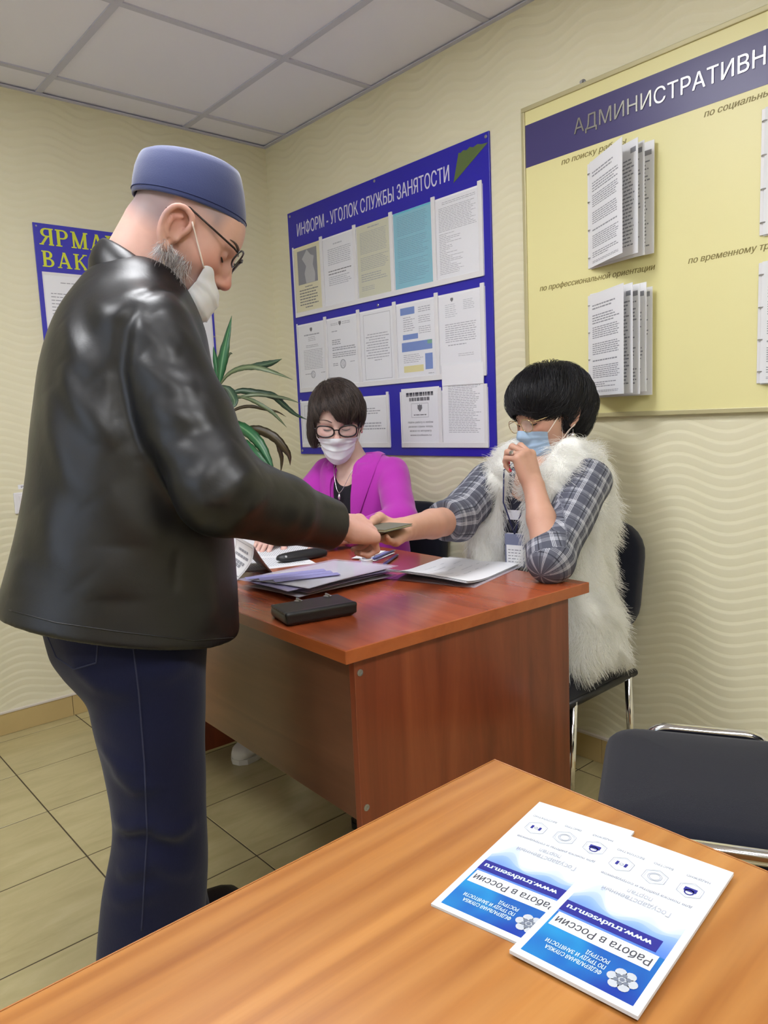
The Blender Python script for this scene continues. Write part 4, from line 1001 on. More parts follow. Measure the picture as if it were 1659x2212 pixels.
dr = thing('potted_dracaena', 'tall dracaena with drooping striped leaves in the corner behind the man', 'plant', (1.33, 2.60, 0))
def leaf_mat(name, edge, mid, pale):
    t = NT(name); a = t.n('ShaderNodeAttribute', attribute_name='across'); n = t.noise(t.coord(), 30, 3)
    c = t.ramp(a.outputs['Fac'], [(.0, edge), (.42, mid), (.50, pale), (.58, mid), (1.0, edge)])
    c = t.mix(t.math('MULTIPLY', n, .35), c, edge); t.l(c, t.b.inputs['Base Color']); t.b.inputs['Roughness'].default_value = .38
    return t.m
LM = [leaf_mat('green_leaf', C8(34, 78, 44), C8(44, 104, 66), C8(120, 160, 120)), leaf_mat('olive_leaf', C8(66, 84, 58), C8(104, 118, 88), C8(140, 150, 112)),
      leaf_mat('dark_green_leaf', C8(36, 58, 42), C8(58, 86, 66), C8(120, 140, 110)), leaf_mat('brown_leaf', C8(48, 40, 24), C8(66, 56, 34), C8(96, 82, 52))]
for li, (pts, w, c) in enumerate(LEAVES):
    C_ = catmull(pts, 5); n = len(C_); rows = []; acr = []; r = random.Random(li)
    tw = r.uniform(-.4, .4)
    for i, p in enumerate(C_):
        s = i / (n - 1); t_ = (C_[min(i + 1, n - 1)] - C_[max(i - 1, 0)]).normalized()
        view = Vector((.65, .75, -.1)); side = t_.cross(view)
        side = side.normalized() if side.length > 1e-4 else Vector((1, 0, 0)); nn = side.cross(t_).normalized()
        side = (side * math.cos(tw * s * 2) + nn * math.sin(tw * s * 2)).normalized()
        ww = w * (min(1, .30 + 1.9 * s) if s < .5 else max(.02, 1 - ((s - .5) / .5) ** 2.0)) * .5
        ww *= 1 + .06 * math.sin(i * 2.1 + li)
        rows.append([p + side * ww * q + nn * (abs(q) * ww * .28) for q in (-1, -.5, 0, .5, 1)]); acr += [0, .3, .5, .7, 1]
    A = np.array([[tuple(p) for p in row] for row in rows]); m = MB(); m.grid(A)
    o = m.build('leaf', LM[c], dr, smooth=True); at = o.data.attributes.new('across', 'FLOAT', 'POINT'); at.data.foreach_set('value', acr)
    so = o.modifiers.new('thickness', 'SOLIDIFY'); so.thickness = .0008
MB().tube([(1.33, 2.60, .28), (1.34, 2.59, .7), (1.375, 2.56, 1.05), (1.398, 2.548, 1.30), (1.402, 2.546, 1.33)], [.022, .02, .017, .014, .008], 10).build('trunk', plain('dracaena_bark', C8(120, 104, 78), .9, var=.5), dr, smooth=True)
MB().lathe((1.33, 2.60, .0), [(.09, 0), (.10, .02), (.125, .27), (.135, .275), (.135, .30), (.120, .30), (.116, .26)], 28).build('pot', plain('brown_pot', C8(110, 70, 50), .5), dr, smooth=True)
MB().lathe((1.33, 2.60, .255), [(.116, 0), (.10, .012), (.03, .018)], 20).build('soil', plain('soil', C8(50, 38, 28), .95), dr)
# ------------------------------------------------------------------ figures: smooth solids meshed by surface nets
f32 = np.float32
def V3(*a): return np.array(a, dtype=np.float64)
def unit(v): v = np.asarray(v, float); return v / np.linalg.norm(v)
class Cap:            # tapered limb segment
    def __init__(s, a, b, ra, rb=None):
        s.a = np.asarray(a, f32); s.b = np.asarray(b, f32); s.ra = f32(ra); s.rb = f32(ra if rb is None else rb)
        q = max(ra, float(s.rb)); s.lo = np.minimum(s.a, s.b) - q; s.hi = np.maximum(s.a, s.b) + q
    def ev(s, P):
        ba = s.b - s.a; q = P - s.a; t = np.clip((q @ ba) / max(float(ba @ ba), 1e-9), 0, 1)
        q = q - t[:, None] * ba
        return np.sqrt(np.einsum('ij,ij->i', q, q)) - (s.ra + (s.rb - s.ra) * t)
class Ell:            # ellipsoid; rows of M are its axes
    def __init__(s, c, r, M=None):
        s.c = np.asarray(c, f32); s.r = np.asarray(r, f32); s.M = None if M is None else np.asarray(M, f32); e = s.r if M is None else np.sqrt(((s.M * s.r[:, None]) ** 2).sum(0)); s.lo = s.c - e; s.hi = s.c + e
    def ev(s, P):
        q = P - s.c
        if s.M is not None: q = q @ s.M.T
        k0 = np.sqrt((((q / s.r) ** 2).sum(1))); k1 = np.sqrt((((q / (s.r * s.r)) ** 2).sum(1))) + 1e-9
        return np.maximum(k0 * (k0 - 1) / k1, -float(min(s.r)))
class RBox:           # rounded slab; rows of M its axes
    def __init__(s, c, h, r, M=None):
        s.c = np.asarray(c, f32); s.h = np.asarray(h, f32); s.r = r; s.M = None if M is None else np.asarray(M, f32); e = float(np.linalg.norm(h)); s.lo = s.c - e; s.hi = s.c + e
    def ev(s, P):
        q = P - s.c
        if s.M is not None: q = q @ s.M.T
        q = np.abs(q) - (s.h - s.r)
        return np.sqrt((np.maximum(q, 0) ** 2).sum(1)) + np.minimum(q.max(1), 0) - s.r
class Loft:           # upright stack of rotated ellipses: knots z, centre xy, half-sizes a (along yaw) and b (across)
    def __init__(s, z, cx, cy, a, b, yaw, top=.02, n=2.0):
        s.z = np.asarray(z, float); s.k = [np.asarray(q, float) for q in (cx, cy, a, b)]; s.yaw = yaw; s.n = n; s.top = top
        q = max(max(a), max(b)); s.lo = np.array([min(cx) - q, min(cy) - q, z[0]], f32); s.hi = np.array([max(cx) + q, max(cy) + q, z[-1]], f32)
        zz = np.linspace(s.z[0], s.z[-1], 200); s.zz = zz; s.tab = []
        for q in s.k:
            # smooth interpolation (monotone-ish): linear then box blur
            v = np.interp(zz, s.z, q); w = 17; p = np.pad(v, w, mode='edge'); s.tab.append(np.convolve(p, np.hanning(2 * w + 1) / np.hanning(2 * w + 1).sum(), 'valid').astype(f32))
    def ev(s, P):
        z = P[:, 2]; i = np.clip((z - s.zz[0]) / (s.zz[-1] - s.zz[0]) * 199, 0, 199); cx, cy, a, b = [np.interp(i, np.arange(200), t).astype(f32) for t in s.tab]
        c_, s_ = f32(math.cos(s.yaw)), f32(math.sin(s.yaw)); x = P[:, 0] - cx; y = P[:, 1] - cy; u = x * c_ + y * s_; v = -x * s_ + y * c_
        if s.n == 2:
            k0 = np.sqrt((u / a) ** 2 + (v / b) ** 2); k1 = np.sqrt((u / a ** 2) ** 2 + (v / b ** 2) ** 2) + 1e-6
            d = np.maximum(k0 * (k0 - 1) / k1, -np.minimum(a, b))
        else:
            k0 = ((np.abs(u) / a) ** s.n + (np.abs(v) / b) ** s.n) ** (1 / s.n); d = (k0 - 1) * np.minimum(a, b)
        e = np.maximum(f32(s.z[0]) - z, z - f32(s.z[-1])); r = f32(s.top)
        q = np.maximum(np.stack([d + r, e + r], 1), 0)
        return np.sqrt((q ** 2).sum(1)) + np.minimum(np.maximum(d + r, e + r), 0) - r
class U:              # smooth union
    def __init__(s, items, k=.01): s.items = [i for i in items if i is not None]; s.k = k; s._b()
    def _b(s):
        s.lo = np.min([i.lo for i in s.items], 0); s.hi = np.max([i.hi for i in s.items], 0)
    def ev(s, P, box=None):
        out = None
        if box is None: box = (P.min(0), P.max(0))
        for it in s.items:
            gap = np.linalg.norm(np.maximum(np.maximum(box[0] - it.hi, it.lo - box[1]), 0))
            if gap > .05 + s.k: continue
            d = it.ev(P, box) if isinstance(it, (U, Cut, Fold)) else it.ev(P)
            if d is None: continue
            if out is None: out = d
            elif s.k > 0:
                h = np.maximum(f32(s.k) - np.abs(out - d), 0) / f32(s.k); out = np.minimum(out, d) - h * h * f32(s.k) * f32(.25)
            else: out = np.minimum(out, d)
        return out
class Cut:            # a minus b, or a within b
    def __init__(s, a, b, k=.006, keep=False): s.a, s.b, s.k, s.keep = a, b, k, keep; s.lo, s.hi = a.lo, a.hi
    def ev(s, P, box=None):
        if box is None: box = (P.min(0), P.max(0))
        A = s.a.ev(P, box) if isinstance(s.a, (U, Cut, Fold)) else s.a.ev(P)
        if A is None: return None
        B = s.b.ev(P, box) if isinstance(s.b, (U, Cut, Fold)) else s.b.ev(P)
        if B is None: return A if not s.keep else np.full(len(P), .08, f32)
        B = B if s.keep else -B
        h = np.maximum(f32(s.k) - np.abs(A - B), 0) / f32(s.k); return np.maximum(A, B) + h * h * f32(s.k) * f32(.25)
class Plane:          # half-space on the -n side of the point
    def __init__(s, p, n): s.p = np.asarray(p, f32); s.n_ = np.asarray(unit(n), f32); s.lo = s.p - 9; s.hi = s.p + 9
    def ev(s, P): return (P - s.p) @ s.n_
class Fold:           # raised (or sunk) soft folds along polylines on a solid: (points, width, height)
    def __init__(s, a, folds, noise=None): 
        s.a = a; s.folds = [(np.asarray(p, f32), w, h) for p, w, h in folds]; s.noise = noise; s.lo, s.hi = a.lo - .02, a.hi + .02
    def ev(s, P, box=None):
        if box is None: box = (P.min(0), P.max(0))
        d = s.a.ev(P, box) if isinstance(s.a, (U, Cut, Fold)) else s.a.ev(P)
        if d is None: return None
        near = np.abs(d) < .05
        if not near.any(): return d
        d = d.copy(); Q = P[near]; add = np.zeros(len(Q), f32)
        for pts, w, h in s.folds:
            g = np.maximum(np.maximum(box[0] - pts.max(0), pts.min(0) - box[1]), 0)
            if np.linalg.norm(g) > 3 * w: continue
            m = np.full(len(Q), 1e9, f32); tt = np.zeros(len(Q), f32); n = len(pts) - 1
            for i in range(n):
                ba = pts[i + 1] - pts[i]; q = Q - pts[i]; t = np.clip((q @ ba) / max(float(ba @ ba), 1e-9), 0, 1); q = q - t[:, None] * ba
                e = np.einsum('ij,ij->i', q, q); b = e < m; m = np.where(b, e, m); tt = np.where(b, (i + t) / n, tt)
            add += f32(h) * np.exp(-m / f32(2 * w * w)) * np.sin(np.clip(tt, .02, .98) * f32(math.pi)) ** f32(.6)
        if s.noise:
            for fx, amp, seed in s.noise: add += f32(amp) * wob(Q, fx, seed)
        d[near] -= add; return d
def wob(P, f, seed):
    """cheap smooth pseudo-noise: a sum of three skewed sine products"""
    r = np.random.default_rng(seed); out = 0
    for k in range(3):
        M_ = r.normal(size=(3, 3)); M_ /= np.linalg.norm(M_, axis=1)[:, None]; q = (P @ M_.T.astype(f32)) * f32(f * (1 + .5 * k)) + r.uniform(0, 6.28, 3).astype(f32)
        out = out + np.sin(q[:, 0] + 1.3 * np.sin(q[:, 1])) * np.sin(q[:, 2]) / (1 + .6 * k)
    return out * f32(.6)

def polygonize(sdf, h, pad=.01):
    B = 8; lo = sdf.lo.astype(float) - pad; hi = sdf.hi.astype(float) + pad
    nb = np.ceil((hi - lo) / (h * B)).astype(int)
    g = np.stack(np.meshgrid(*[np.arange(n) for n in nb], indexing='ij'), -1).reshape(-1, 3)
    ctr = (lo + (g + .5) * h * B).astype(f32); rad = h * B * .5 * 1.7320508
    keep = np.zeros(len(g), bool)
    CH = 4096
    # coarse pass in slabs
    order = np.lexsort((g[:, 2] // 6, g[:, 1] // 6, g[:, 0] // 6)); g = g[order]; ctr = ctr[order]
    for i in range(0, len(g), 216):
        P = ctr[i:i + 216]; d = sdf.ev(P, (P.min(0) - rad, P.max(0) + rad)) if isinstance(sdf, (U, Cut, Fold)) else sdf.ev(P)
        if d is not None: keep[i:i + 216] = np.abs(d) < rad * 1.35 + .006
    g = g[keep]
    if not len(g): return np.zeros((0, 3)), np.zeros((0, 4), int)
    loc = np.stack(np.meshgrid(*[np.arange(B + 1)] * 3, indexing='ij'), -1).reshape(-1, 3)
    NX, NY, NZ = nb * B + 2
    keys = []; verts = []; edges = []
    cl = np.stack(np.meshgrid(*[np.arange(B)] * 3, indexing='ij'), -1).reshape(-1, 3)
    corner = np.array([[i, j, k] for i in (0, 1) for j in (0, 1) for k in (0, 1)])
    E = [(a, b) for a in range(8) for b in range(a + 1, 8) if np.abs(corner[a] - corner[b]).sum() == 1]
    for i in range(0, len(g), 24):
        gg = g[i:i + 24]; idx = (gg[:, None, :] * B + loc[None]).reshape(-1, 3); P = (lo + idx * h).astype(f32)
        d = sdf.ev(P, (P.min(0), P.max(0))) if isinstance(sdf, (U, Cut, Fold)) else sdf.ev(P)
        if d is None: continue
        d = d.reshape(len(gg), B + 1, B + 1, B + 1)
        c8 = np.stack([d[:, a:a + B, b:b + B, c:c + B] for a, b, c in corner], -1).reshape(-1, 8); ins = c8 < 0
        act = ins.any(1) & ~ins.all(1)
        if not act.any(): continue
        c8 = c8[act]; ins = ins[act]; base = (gg[:, None, :] * B + cl[None]).reshape(-1, 3)[act]
        acc = np.zeros((len(c8), 3)); cnt = np.zeros(len(c8))
        for a, b in E:
            x = ins[:, a] != ins[:, b]; da, db = c8[:, a], c8[:, b]; t = np.where(x, da / np.where(x, da - db, 1), 0)
            p = corner[a] + t[:, None] * (corner[b] - corner[a]); acc += p * x[:, None]; cnt += x
        verts.append(lo + (base + acc / cnt[:, None]) * h); keys.append(base[:, 0] + NX * (base[:, 1] + NY * base[:, 2]))
        edges.append(np.stack([ins[:, 0], ins[:, 4], ins[:, 2], ins[:, 1]], 1))   # corner, +x, +y, +z
    keys = np.concatenate(keys); verts = np.concatenate(verts); edges = np.concatenate(edges)
    o = np.argsort(keys); keys, verts, edges = keys[o], verts[o], edges[o]
    st = (1, NX, NX * NY); quads = []
    for ax in range(3):
        x = edges[:, 0] != edges[:, ax + 1]; k = keys[x]; flip = edges[x, 0]
        u, v = st[(ax + 1) % 3], st[(ax + 2) % 3]; q = np.stack([k, k - u, k - u - v, k - v], 1)
        j = np.minimum(np.searchsorted(keys, q), len(keys) - 1); ok = (keys[j] == q).all(1); j = j[ok]; fl = flip[ok]
        j[~fl] = j[~fl][:, ::-1]; quads.append(j)
    return verts, np.concatenate(quads)

def smooth_mesh(V, Q, it=1, lam=.5):
    for _ in range(it):
        acc = np.zeros_like(V); cnt = np.zeros(len(V))
        for a, b in ((0, 1), (1, 2), (2, 3), (3, 0)):
            for i, j in ((a, b), (b, a)): 
                for c in range(3): acc[:, c] += np.bincount(Q[:, i], weights=V[Q[:, j], c], minlength=len(V))
                cnt += np.bincount(Q[:, i], minlength=len(V))
        V = V + lam * (acc / np.maximum(cnt, 1)[:, None] - V)
    return V

def mesh_from(name, V, Q, mat, parent, attrs=None, uv=None):
    me = bpy.data.meshes.new(name); mw = np.array(world_of(parent).inverted()); W = V @ mw[:3, :3].T + mw[:3, 3]
    n = len(W); k = Q.shape[1]
    me.vertices.add(n); me.vertices.foreach_set('co', W.astype(f32).ravel()); me.loops.add(Q.size); me.loops.foreach_set('vertex_index', Q.astype(np.int32).ravel())
    me.polygons.add(len(Q)); me.polygons.foreach_set('loop_start', np.arange(0, Q.size, k, dtype=np.int32)); me.polygons.foreach_set('loop_total', np.full(len(Q), k, np.int32))
    me.polygons.foreach_set('use_smooth', np.ones(len(Q), bool)); me.update(calc_edges=True); me.materials.append(mat)
    for nm, val in (attrs or {}).items():
        val = np.asarray(val, f32)
        if val.ndim == 1: me.attributes.new(nm, 'FLOAT', 'POINT').data.foreach_set('value', val)
        else: me.attributes.new(nm, 'FLOAT_VECTOR', 'POINT').data.foreach_set('vector', val.ravel())
    return link(name, me, parent)
def solid(name, sdf, h, mat, parent, sm=1, attrs=None):
    V, Q = polygonize(sdf, h); V = smooth_mesh(V, Q, sm) if sm else V
    return mesh_from(name, V, Q, mat, parent, attrs(V) if attrs else None), V, Q
def normals(V, Q):
    n = np.cross(V[Q[:, 2]] - V[Q[:, 0]], V[Q[:, 3]] - V[Q[:, 1]]); o = np.zeros_like(V)
    for i in range(4):
        for c in range(3): o[:, c] += np.bincount(Q[:, i], weights=n[:, c], minlength=len(V))
    return o / (np.linalg.norm(o, axis=1)[:, None] + 1e-12)
def grad(sdf, P, e=.002):
    P = P.astype(f32); big = (P.min(0) - .05, P.max(0) + .05); out = []
    for ax in range(3):
        d = np.zeros(3, f32); d[ax] = e; out.append((sdf.ev(P + d, big) - sdf.ev(P - d, big)) if isinstance(sdf, (U, Cut, Fold)) else sdf.ev(P + d) - sdf.ev(P - d))
    g = np.stack(out, 1); return g / (np.linalg.norm(g, axis=1)[:, None] + 1e-9)
def evl(sdf, P): P = P.astype(f32); return sdf.ev(P, (P.min(0) - .1, P.max(0) + .1)) if isinstance(sdf, (U, Cut, Fold)) else sdf.ev(P)
def strands(name, paths, radius, mat, parent, kind='stuff'):
    """paths (n, k, 3) -> one hair object"""
    n, k = paths.shape[:2]; mw = np.array(world_of(parent).inverted()); W = paths.reshape(-1, 3) @ mw[:3, :3].T + mw[:3, 3]
    hc = bpy.data.hair_curves.new(name); hc.add_curves([k] * n); hc.points.foreach_set('position', W.astype(f32).ravel())
    taper = np.linspace(1, .25, k) ** .8; r = np.broadcast_to(np.asarray(radius, float).reshape(-1, 1) if np.ndim(radius) else np.full((n, 1), radius), (n, 1)) * taper
    hc.points.foreach_set('radius', r.astype(f32).ravel()); hc.materials.append(mat)
    return link(name, hc, parent, kind)
def frame_of(fwd, up=(0, 0, 1)):
    f = unit(fwd); l = unit(np.cross(up, f)); return np.array([f, l, np.cross(f, l)])      # rows: forward, left, up
def head_frame(yaw_dir, pitch, roll=0.0):
    """pitch > 0 looks down; roll > 0 tips the crown to the figure's left"""
    f0 = unit((yaw_dir[0], yaw_dir[1], 0)); l0 = np.array([-f0[1], f0[0], 0]); u0 = np.array([0, 0, 1.])
    f = f0 * math.cos(pitch) - u0 * math.sin(pitch); u = f0 * math.sin(pitch) + u0 * math.cos(pitch)
    l = l0 * math.cos(roll) + u * -math.sin(roll); u = np.cross(f, l); return np.array([f, l, u])

class Head:
    """face and skull in a head frame: origin between the ears, x forward, y left, z up"""
    def __init__(s, origin, R, scale=1.0, woman=False):
        s.o = np.asarray(origin, float); s.R = R; s.k = scale; s.w = woman; s.es = 1.0; s.eo = (0, 0)
    def p(s, x, y, z): return s.o + s.k * (x * s.R[0] + y * s.R[1] + z * s.R[2])
    def pa(s, A): A = np.asarray(A, float); return s.o + s.k * (A @ s.R)
    def loc(s, P): return ((P - s.o) @ s.R.T) / s.k
    def E(s, c, r, tilt=None):
        M_ = s.R
        if tilt is not None:    # rotate the axes about the head's y (a) then z (b)
            a, b = tilt; ca, sa, cb, sb = math.cos(a), math.sin(a), math.cos(b), math.sin(b)
            Ry = np.array([[ca, 0, -sa], [0, 1, 0], [sa, 0, ca]]); Rz = np.array([[cb, sb, 0], [-sb, cb, 0], [0, 0, 1]]); M_ = Ry @ Rz @ s.R
        return Ell(s.p(*c), np.array(r) * s.k, M_)
    def C(s, a, b, ra, rb=None): return Cap(s.p(*a), s.p(*b), ra * s.k, (ra if rb is None else rb) * s.k)
    def solid(s):
        jw = .92 if s.w else 1.0
        base = U([s.E((-.014, 0, .032), (.098, .077, .087)), s.E((.026, 0, .02), (.066, .068, .07)), s.E((.030, 0, -.030), (.060, .060 * jw, .080)),
                  s.E((.030, 0, -.080), (.052, .052 * jw, .036)), s.E((.074, 0, -.106), (.020, .021, .016)),
                  s.E((.052, .043, -.028), (.030, .024, .022)), s.E((.052, -.043, -.028), (.030, .024, .022)), s.E((.070, 0, -.075), (.022, .03, .022))], .03)
        sock = U([s.E((.092, .031, -.004), (.016, .021, .012)), s.E((.092, -.031, -.004), (.016, .021, .012))], .004)
        base = Cut(base, sock, .018)
        det = [s.C((.084, 0, .012), (.108, 0, -.034), .0075, .0105), s.E((.107, 0, -.040), (.0125, .0125, .0105)), s.E((.097, .0125, -.044), (.011, .0078, .0085)), s.E((.097, -.0125, -.044), (.011, .0078, .0085)),
               s.C((.084, .012, .019), (.070, .052, .016), .0075, .006), s.C((.084, -.012, .019), (.070, -.052, .016), .0075, .006)]
        lids = [s.E((.0735, y, -.003), (.0145, .0165, .0125)) for y in (.031, -.031)]
        lips = [s.C((.090, .015, -.073), (.094, 0, -.071), .0045, .0055), s.C((.090, -.015, -.073), (.094, 0, -.071), .0045, .0055), s.C((.089, .012, -.080), (.092, 0, -.082), .005, .0065), s.C((.089, -.012, -.080), (.092, 0, -.082), .005, .0065)]
        face = U([base, U(det, .008)], .012); face = U([face, U(lids, .002)], .005); face = U([face, U(lips, .003)], .006)
        nos = U([s.E((.100, .0065, -.0515), (.006, .0036, .004)), s.E((.100, -.0065, -.0515), (.006, .0036, .004))], 0)
        face = Cut(face, nos, .003)
        return U([face, s.ear(1), s.ear(-1)], .004)
    def ear(s, sd):
        e = s.es
        def q(x, z, y): return (-.012 + s.eo[0] + x * e, sd * (.0735 + y * e), -.008 + s.eo[1] + z * e)
        rim = [(.012, .004, .006), (.016, .020, .010), (.010, .032, .014), (-.004, .036, .017), (-.017, .030, .020), (-.023, .014, .021), (-.021, -.004, .019), (-.014, -.018, .015), (-.004, -.028, .010), (.006, -.031, .007)]
        rim = [tuple(v) for v in catmull(rim, 3)]; nr = len(rim)
        parts = [s.C(q(*rim[i]), q(*rim[i + 1]), (.0042 if i < nr * .7 else .0054) * e) for i in range(nr - 1)]
        anti = [tuple(v) for v in catmull([(-.002, .024, .012), (-.012, .014, .016), (-.012, -.002, .016), (-.004, -.014, .011)], 3)]
        parts += [s.C(q(*anti[i]), q(*anti[i + 1]), .0034 * e) for i in range(len(anti) - 1)]
        parts += [s.C(q(.010, .001, .004), q(.009, -.011, .006), .0045, .004), s.E(q(.000, -.031, .007), (.0085, .005, .010))]
        pl = s.E(q(-.006, .004, .006), (.021 * e, .0045, .033 * e), (math.radians(8), 0))
        ax = Ell(pl.c, pl.r, np.array([math.cos(.45) * s.R[0] - sd * math.sin(.45) * s.R[1] * 1.0, math.sin(.45) * sd * s.R[0] + math.cos(.45) * s.R[1], s.R[2]]))
        shell = U([ax, U(parts, .004), s.E((-.012 + s.eo[0], sd * .071, -.008 + s.eo[1]), (.012, .012, .024))], .005)
        return Cut(shell, U([s.E(q(.001, -.002, .017), (.0075 * e, .009 * e, .011 * e)), s.E(q(-.004, .021, .019), (.010 * e, .006 * e, .010 * e))], .003), .004)

def hand(W, D, N, side, curls, spread=(.18, .05, -.06, -.2), thumb=((.55, .75, .25), (.85, .35, .35), (.95, .1, .3)), s=1.0, flat=1.0):
    """wrist W, direction D to the knuckles, palm faces N; curls: (knuckle, middle, end) bend of index..little in degrees; thumb: three directions in (D, thumb side, N)"""
    D = unit(D); N = unit(np.asarray(N) - D * np.dot(N, D)); T = np.cross(D, N) * (1 if side == 'R' else -1)
    pal = []; fing = []; tips = []
    off = (.031, .0105, -.0105, -.030); kl = (.088, .092, .088, .080)
    for i_, (o, l) in enumerate(zip(off, kl)): fing.append(Ell(W + (D * l + T * o) * s - N * .0035 * s, np.array([.0115, .0095, .0095]) * s, np.array([D, T, N])))
    for o, l in zip(off, kl): pal.append(Cap(W + T * o * .45 * s + D * .006 * s, W + (D * l + T * o) * s - N * .002, .0145 * s, .0118 * s))
    pal.append(Cap(W + D * .03 * s + T * .014 * s + N * .006 * s, W + D * .065 * s + T * .018 * s + N * .004 * s, .016 * s, .012 * s)); pal.append(Cap(W + D * .03 * s - T * .018 * s + N * .006 * s, W + D * .06 * s - T * .024 * s + N * .004 * s, .014 * s, .011 * s))
    L = ((.044, .026, .021), (.048, .030, .022), (.044, .028, .021), (.034, .021, .018)); R_ = ((.0092, .0085, .0078, .0062), (.0094, .0087, .0079, .0063), (.0089, .0082, .0074, .006), (.008, .0072, .0065, .0053))
    for i in range(4):
        p = W + (D * kl[i] + T * off[i]) * s; d0 = unit(D + T * spread[i]); a = 0; seg = []
        for j in range(3):
            a += math.radians(curls[i][j]); d = d0 * math.cos(a) + N * math.sin(a); e = p + d * L[i][j] * s; seg.append(Cap(p, e, R_[i][j] * s, R_[i][j + 1] * s)); p = e
        fing.append(U(seg, .003)); tips.append((p, d, np.cross(d, T)))
    p = W + (D * .022 + T * .020 + N * .006) * s; seg = []
    for (a, b, c), l, r0, r1 in zip(thumb, (.044, .034, .028), (.0155, .0115, .0102), (.0118, .0102, .0078)):
        d = unit(D * a + T * b + N * c); e = p + d * l * s; seg.append(Cap(p, e, r0 * s, r1 * s)); p = e
    th = U(seg, .008); tips.append((p, d, N))
    return U([U(pal, .016 * s), U(fing, .002), th], .007 * s), tips
# purse body and flap as soft solids
t = PURSE_ROOT; F = PURSE; PM = np.array([F[1], F[2], F[3]], float)
solid('body', RBox(F_at(F, .078, .052, .0132), (.078, .051, .0130), .0105, PM), .0028, M['black_leather'], t, 1)
solid('flap', U([RBox(F_at(F, .078, .050, .0250), (.0785, .047, .0034), .0032, PM), RBox(F_at(F, .078, .0045, .0160), (.0785, .0042, .0112), .004, PM)], .008), .0026, M['black_leather'], t, 1)
for x in (.060, .128):
    m = MB(); m.lathe(F_at(F, x, .088, .0275), [(.009, 0), (.009, .002), (.006, .003)], 14); m.fbox(F, (x - .002, .078, .029), (x + .002, .098, .034), .001); m.build('clasp', M['steel'], t)
MB().fbox(F, (.148, .020, .012), (.162, .05, .018), .003).build('tab', plain('brown_leather_tab', C8(92, 50, 30), .5), t)
# ------------------------------------------------------------------ materials of the figures
def skin_mat(name, base, red):
    t = NT(name); a = t.n('ShaderNodeAttribute', attribute_name='red'); g = t.n('ShaderNodeAttribute', attribute_name='grey')
    n = t.noise(t.coord(), 60, 4)
    c = t.mix(a.outputs['Fac'], base, red); c = t.mix(t.math('MULTIPLY', n, .22), c, tuple(x * .72 for x in red)); c = t.mix(g.outputs['Fac'], c, C8(132, 122, 130))
    t.l(c, t.b.inputs['Base Color']); t.b.inputs['Roughness'].default_value = .5; t.b.inputs['Subsurface Weight'].default_value = .12
    t.b.inputs['Subsurface Radius'].default_value = (.010, .004, .002); t.b.inputs['Subsurface Scale'].default_value = .5; t.b.inputs['Specular IOR Level'].default_value = .35
    t.bump(t.noise(t.coord(), 420, 2), .12, .0006)
    return t.m
M['skin_man'] = skin_mat('skin_ruddy', C8(212, 172, 158), C8(196, 124, 112))
M['skin_fair'] = skin_mat('skin_fair', C8(220, 188, 176), C8(208, 148, 138))
M['skin_tan'] = skin_mat('skin_tan', C8(206, 168, 148), C8(188, 122, 104))
def leather_mat():
    t = NT('black_jacket_leather'); v = t.coord(); n = t.noise(v, 7, 4); t.l(t.mix(n, C8(8, 9, 14), C8(14, 15, 21)), t.b.inputs['Base Color'])
    t.l(t.ramp(n, [(.3, (.36,) * 3), (.7, (.46,) * 3)]), t.b.inputs['Roughness']); t.b.inputs['Specular IOR Level'].default_value = .55
    a = t.math('ADD', t.noise(v, 26, 4, .6, .5), t.math('MULTIPLY', t.noise(v, 380, 2), .10)); t.bump(a, .12, .005); return t.m
M['leather'] = leather_mat()
def denim_mat():
    t = NT('dark_blue_denim'); v = t.coord(); n = t.noise(v, 12, 4); f = t.noise(t.coord(scale=(1, 1, .25)), 700, 2)
    c = t.mix(n, C8(14, 16, 38), C8(22, 25, 54)); c = t.mix(t.math('MULTIPLY', f, .3), c, C8(34, 38, 70)); t.l(c, t.b.inputs['Base Color'])
    t.b.inputs['Roughness'].default_value = .9; t.b.inputs['Specular IOR Level'].default_value = .15; t.b.inputs['Sheen Weight'].default_value = .15; t.bump(f, .3, .001); return t.m
M['denim'] = denim_mat()
M['denim_thread'] = plain('denim_thread', C8(42, 46, 72), .9)
M['cap_cloth'] = plain('navy_cap_cloth', C8(34, 48, 100), .75, bump=(500, .3, .001), sheen=.4)
M['mask_white'] = plain('white_mask_fleece', C8(226, 228, 236), .85, spec=.2, sss=.15)
M['mask_blue'] = plain('blue_mask_fleece', C8(160, 184, 212), .85, spec=.2)
M['strap'] = plain('mask_elastic', C8(228, 214, 204), .8)
M['dark_frame'] = plain('dark_spectacle_frame', C8(30, 22, 24), .25)
M['gold_frame'] = plain('pale_gold_frame', C8(196, 174, 130), .25, .9)
def lens_mat():
    t = NT('spectacle_lens'); t.b.inputs['Base Color'].default_value = (.95, .95, .97, 1); t.b.inputs['Alpha'].default_value = .14; t.b.inputs['Roughness'].default_value = .03; return t.m
M['lens'] = lens_mat()
def hair_mat(name, c1, c2, rough=.38):
    t = NT(name); oi = t.n('ShaderNodeHairInfo'); c = t.mix(oi.outputs['Random'], c1, c2); t.l(c, t.b.inputs['Base Color']); t.b.inputs['Roughness'].default_value = rough
    t.b.inputs['Specular IOR Level'].default_value = .4; return t.m
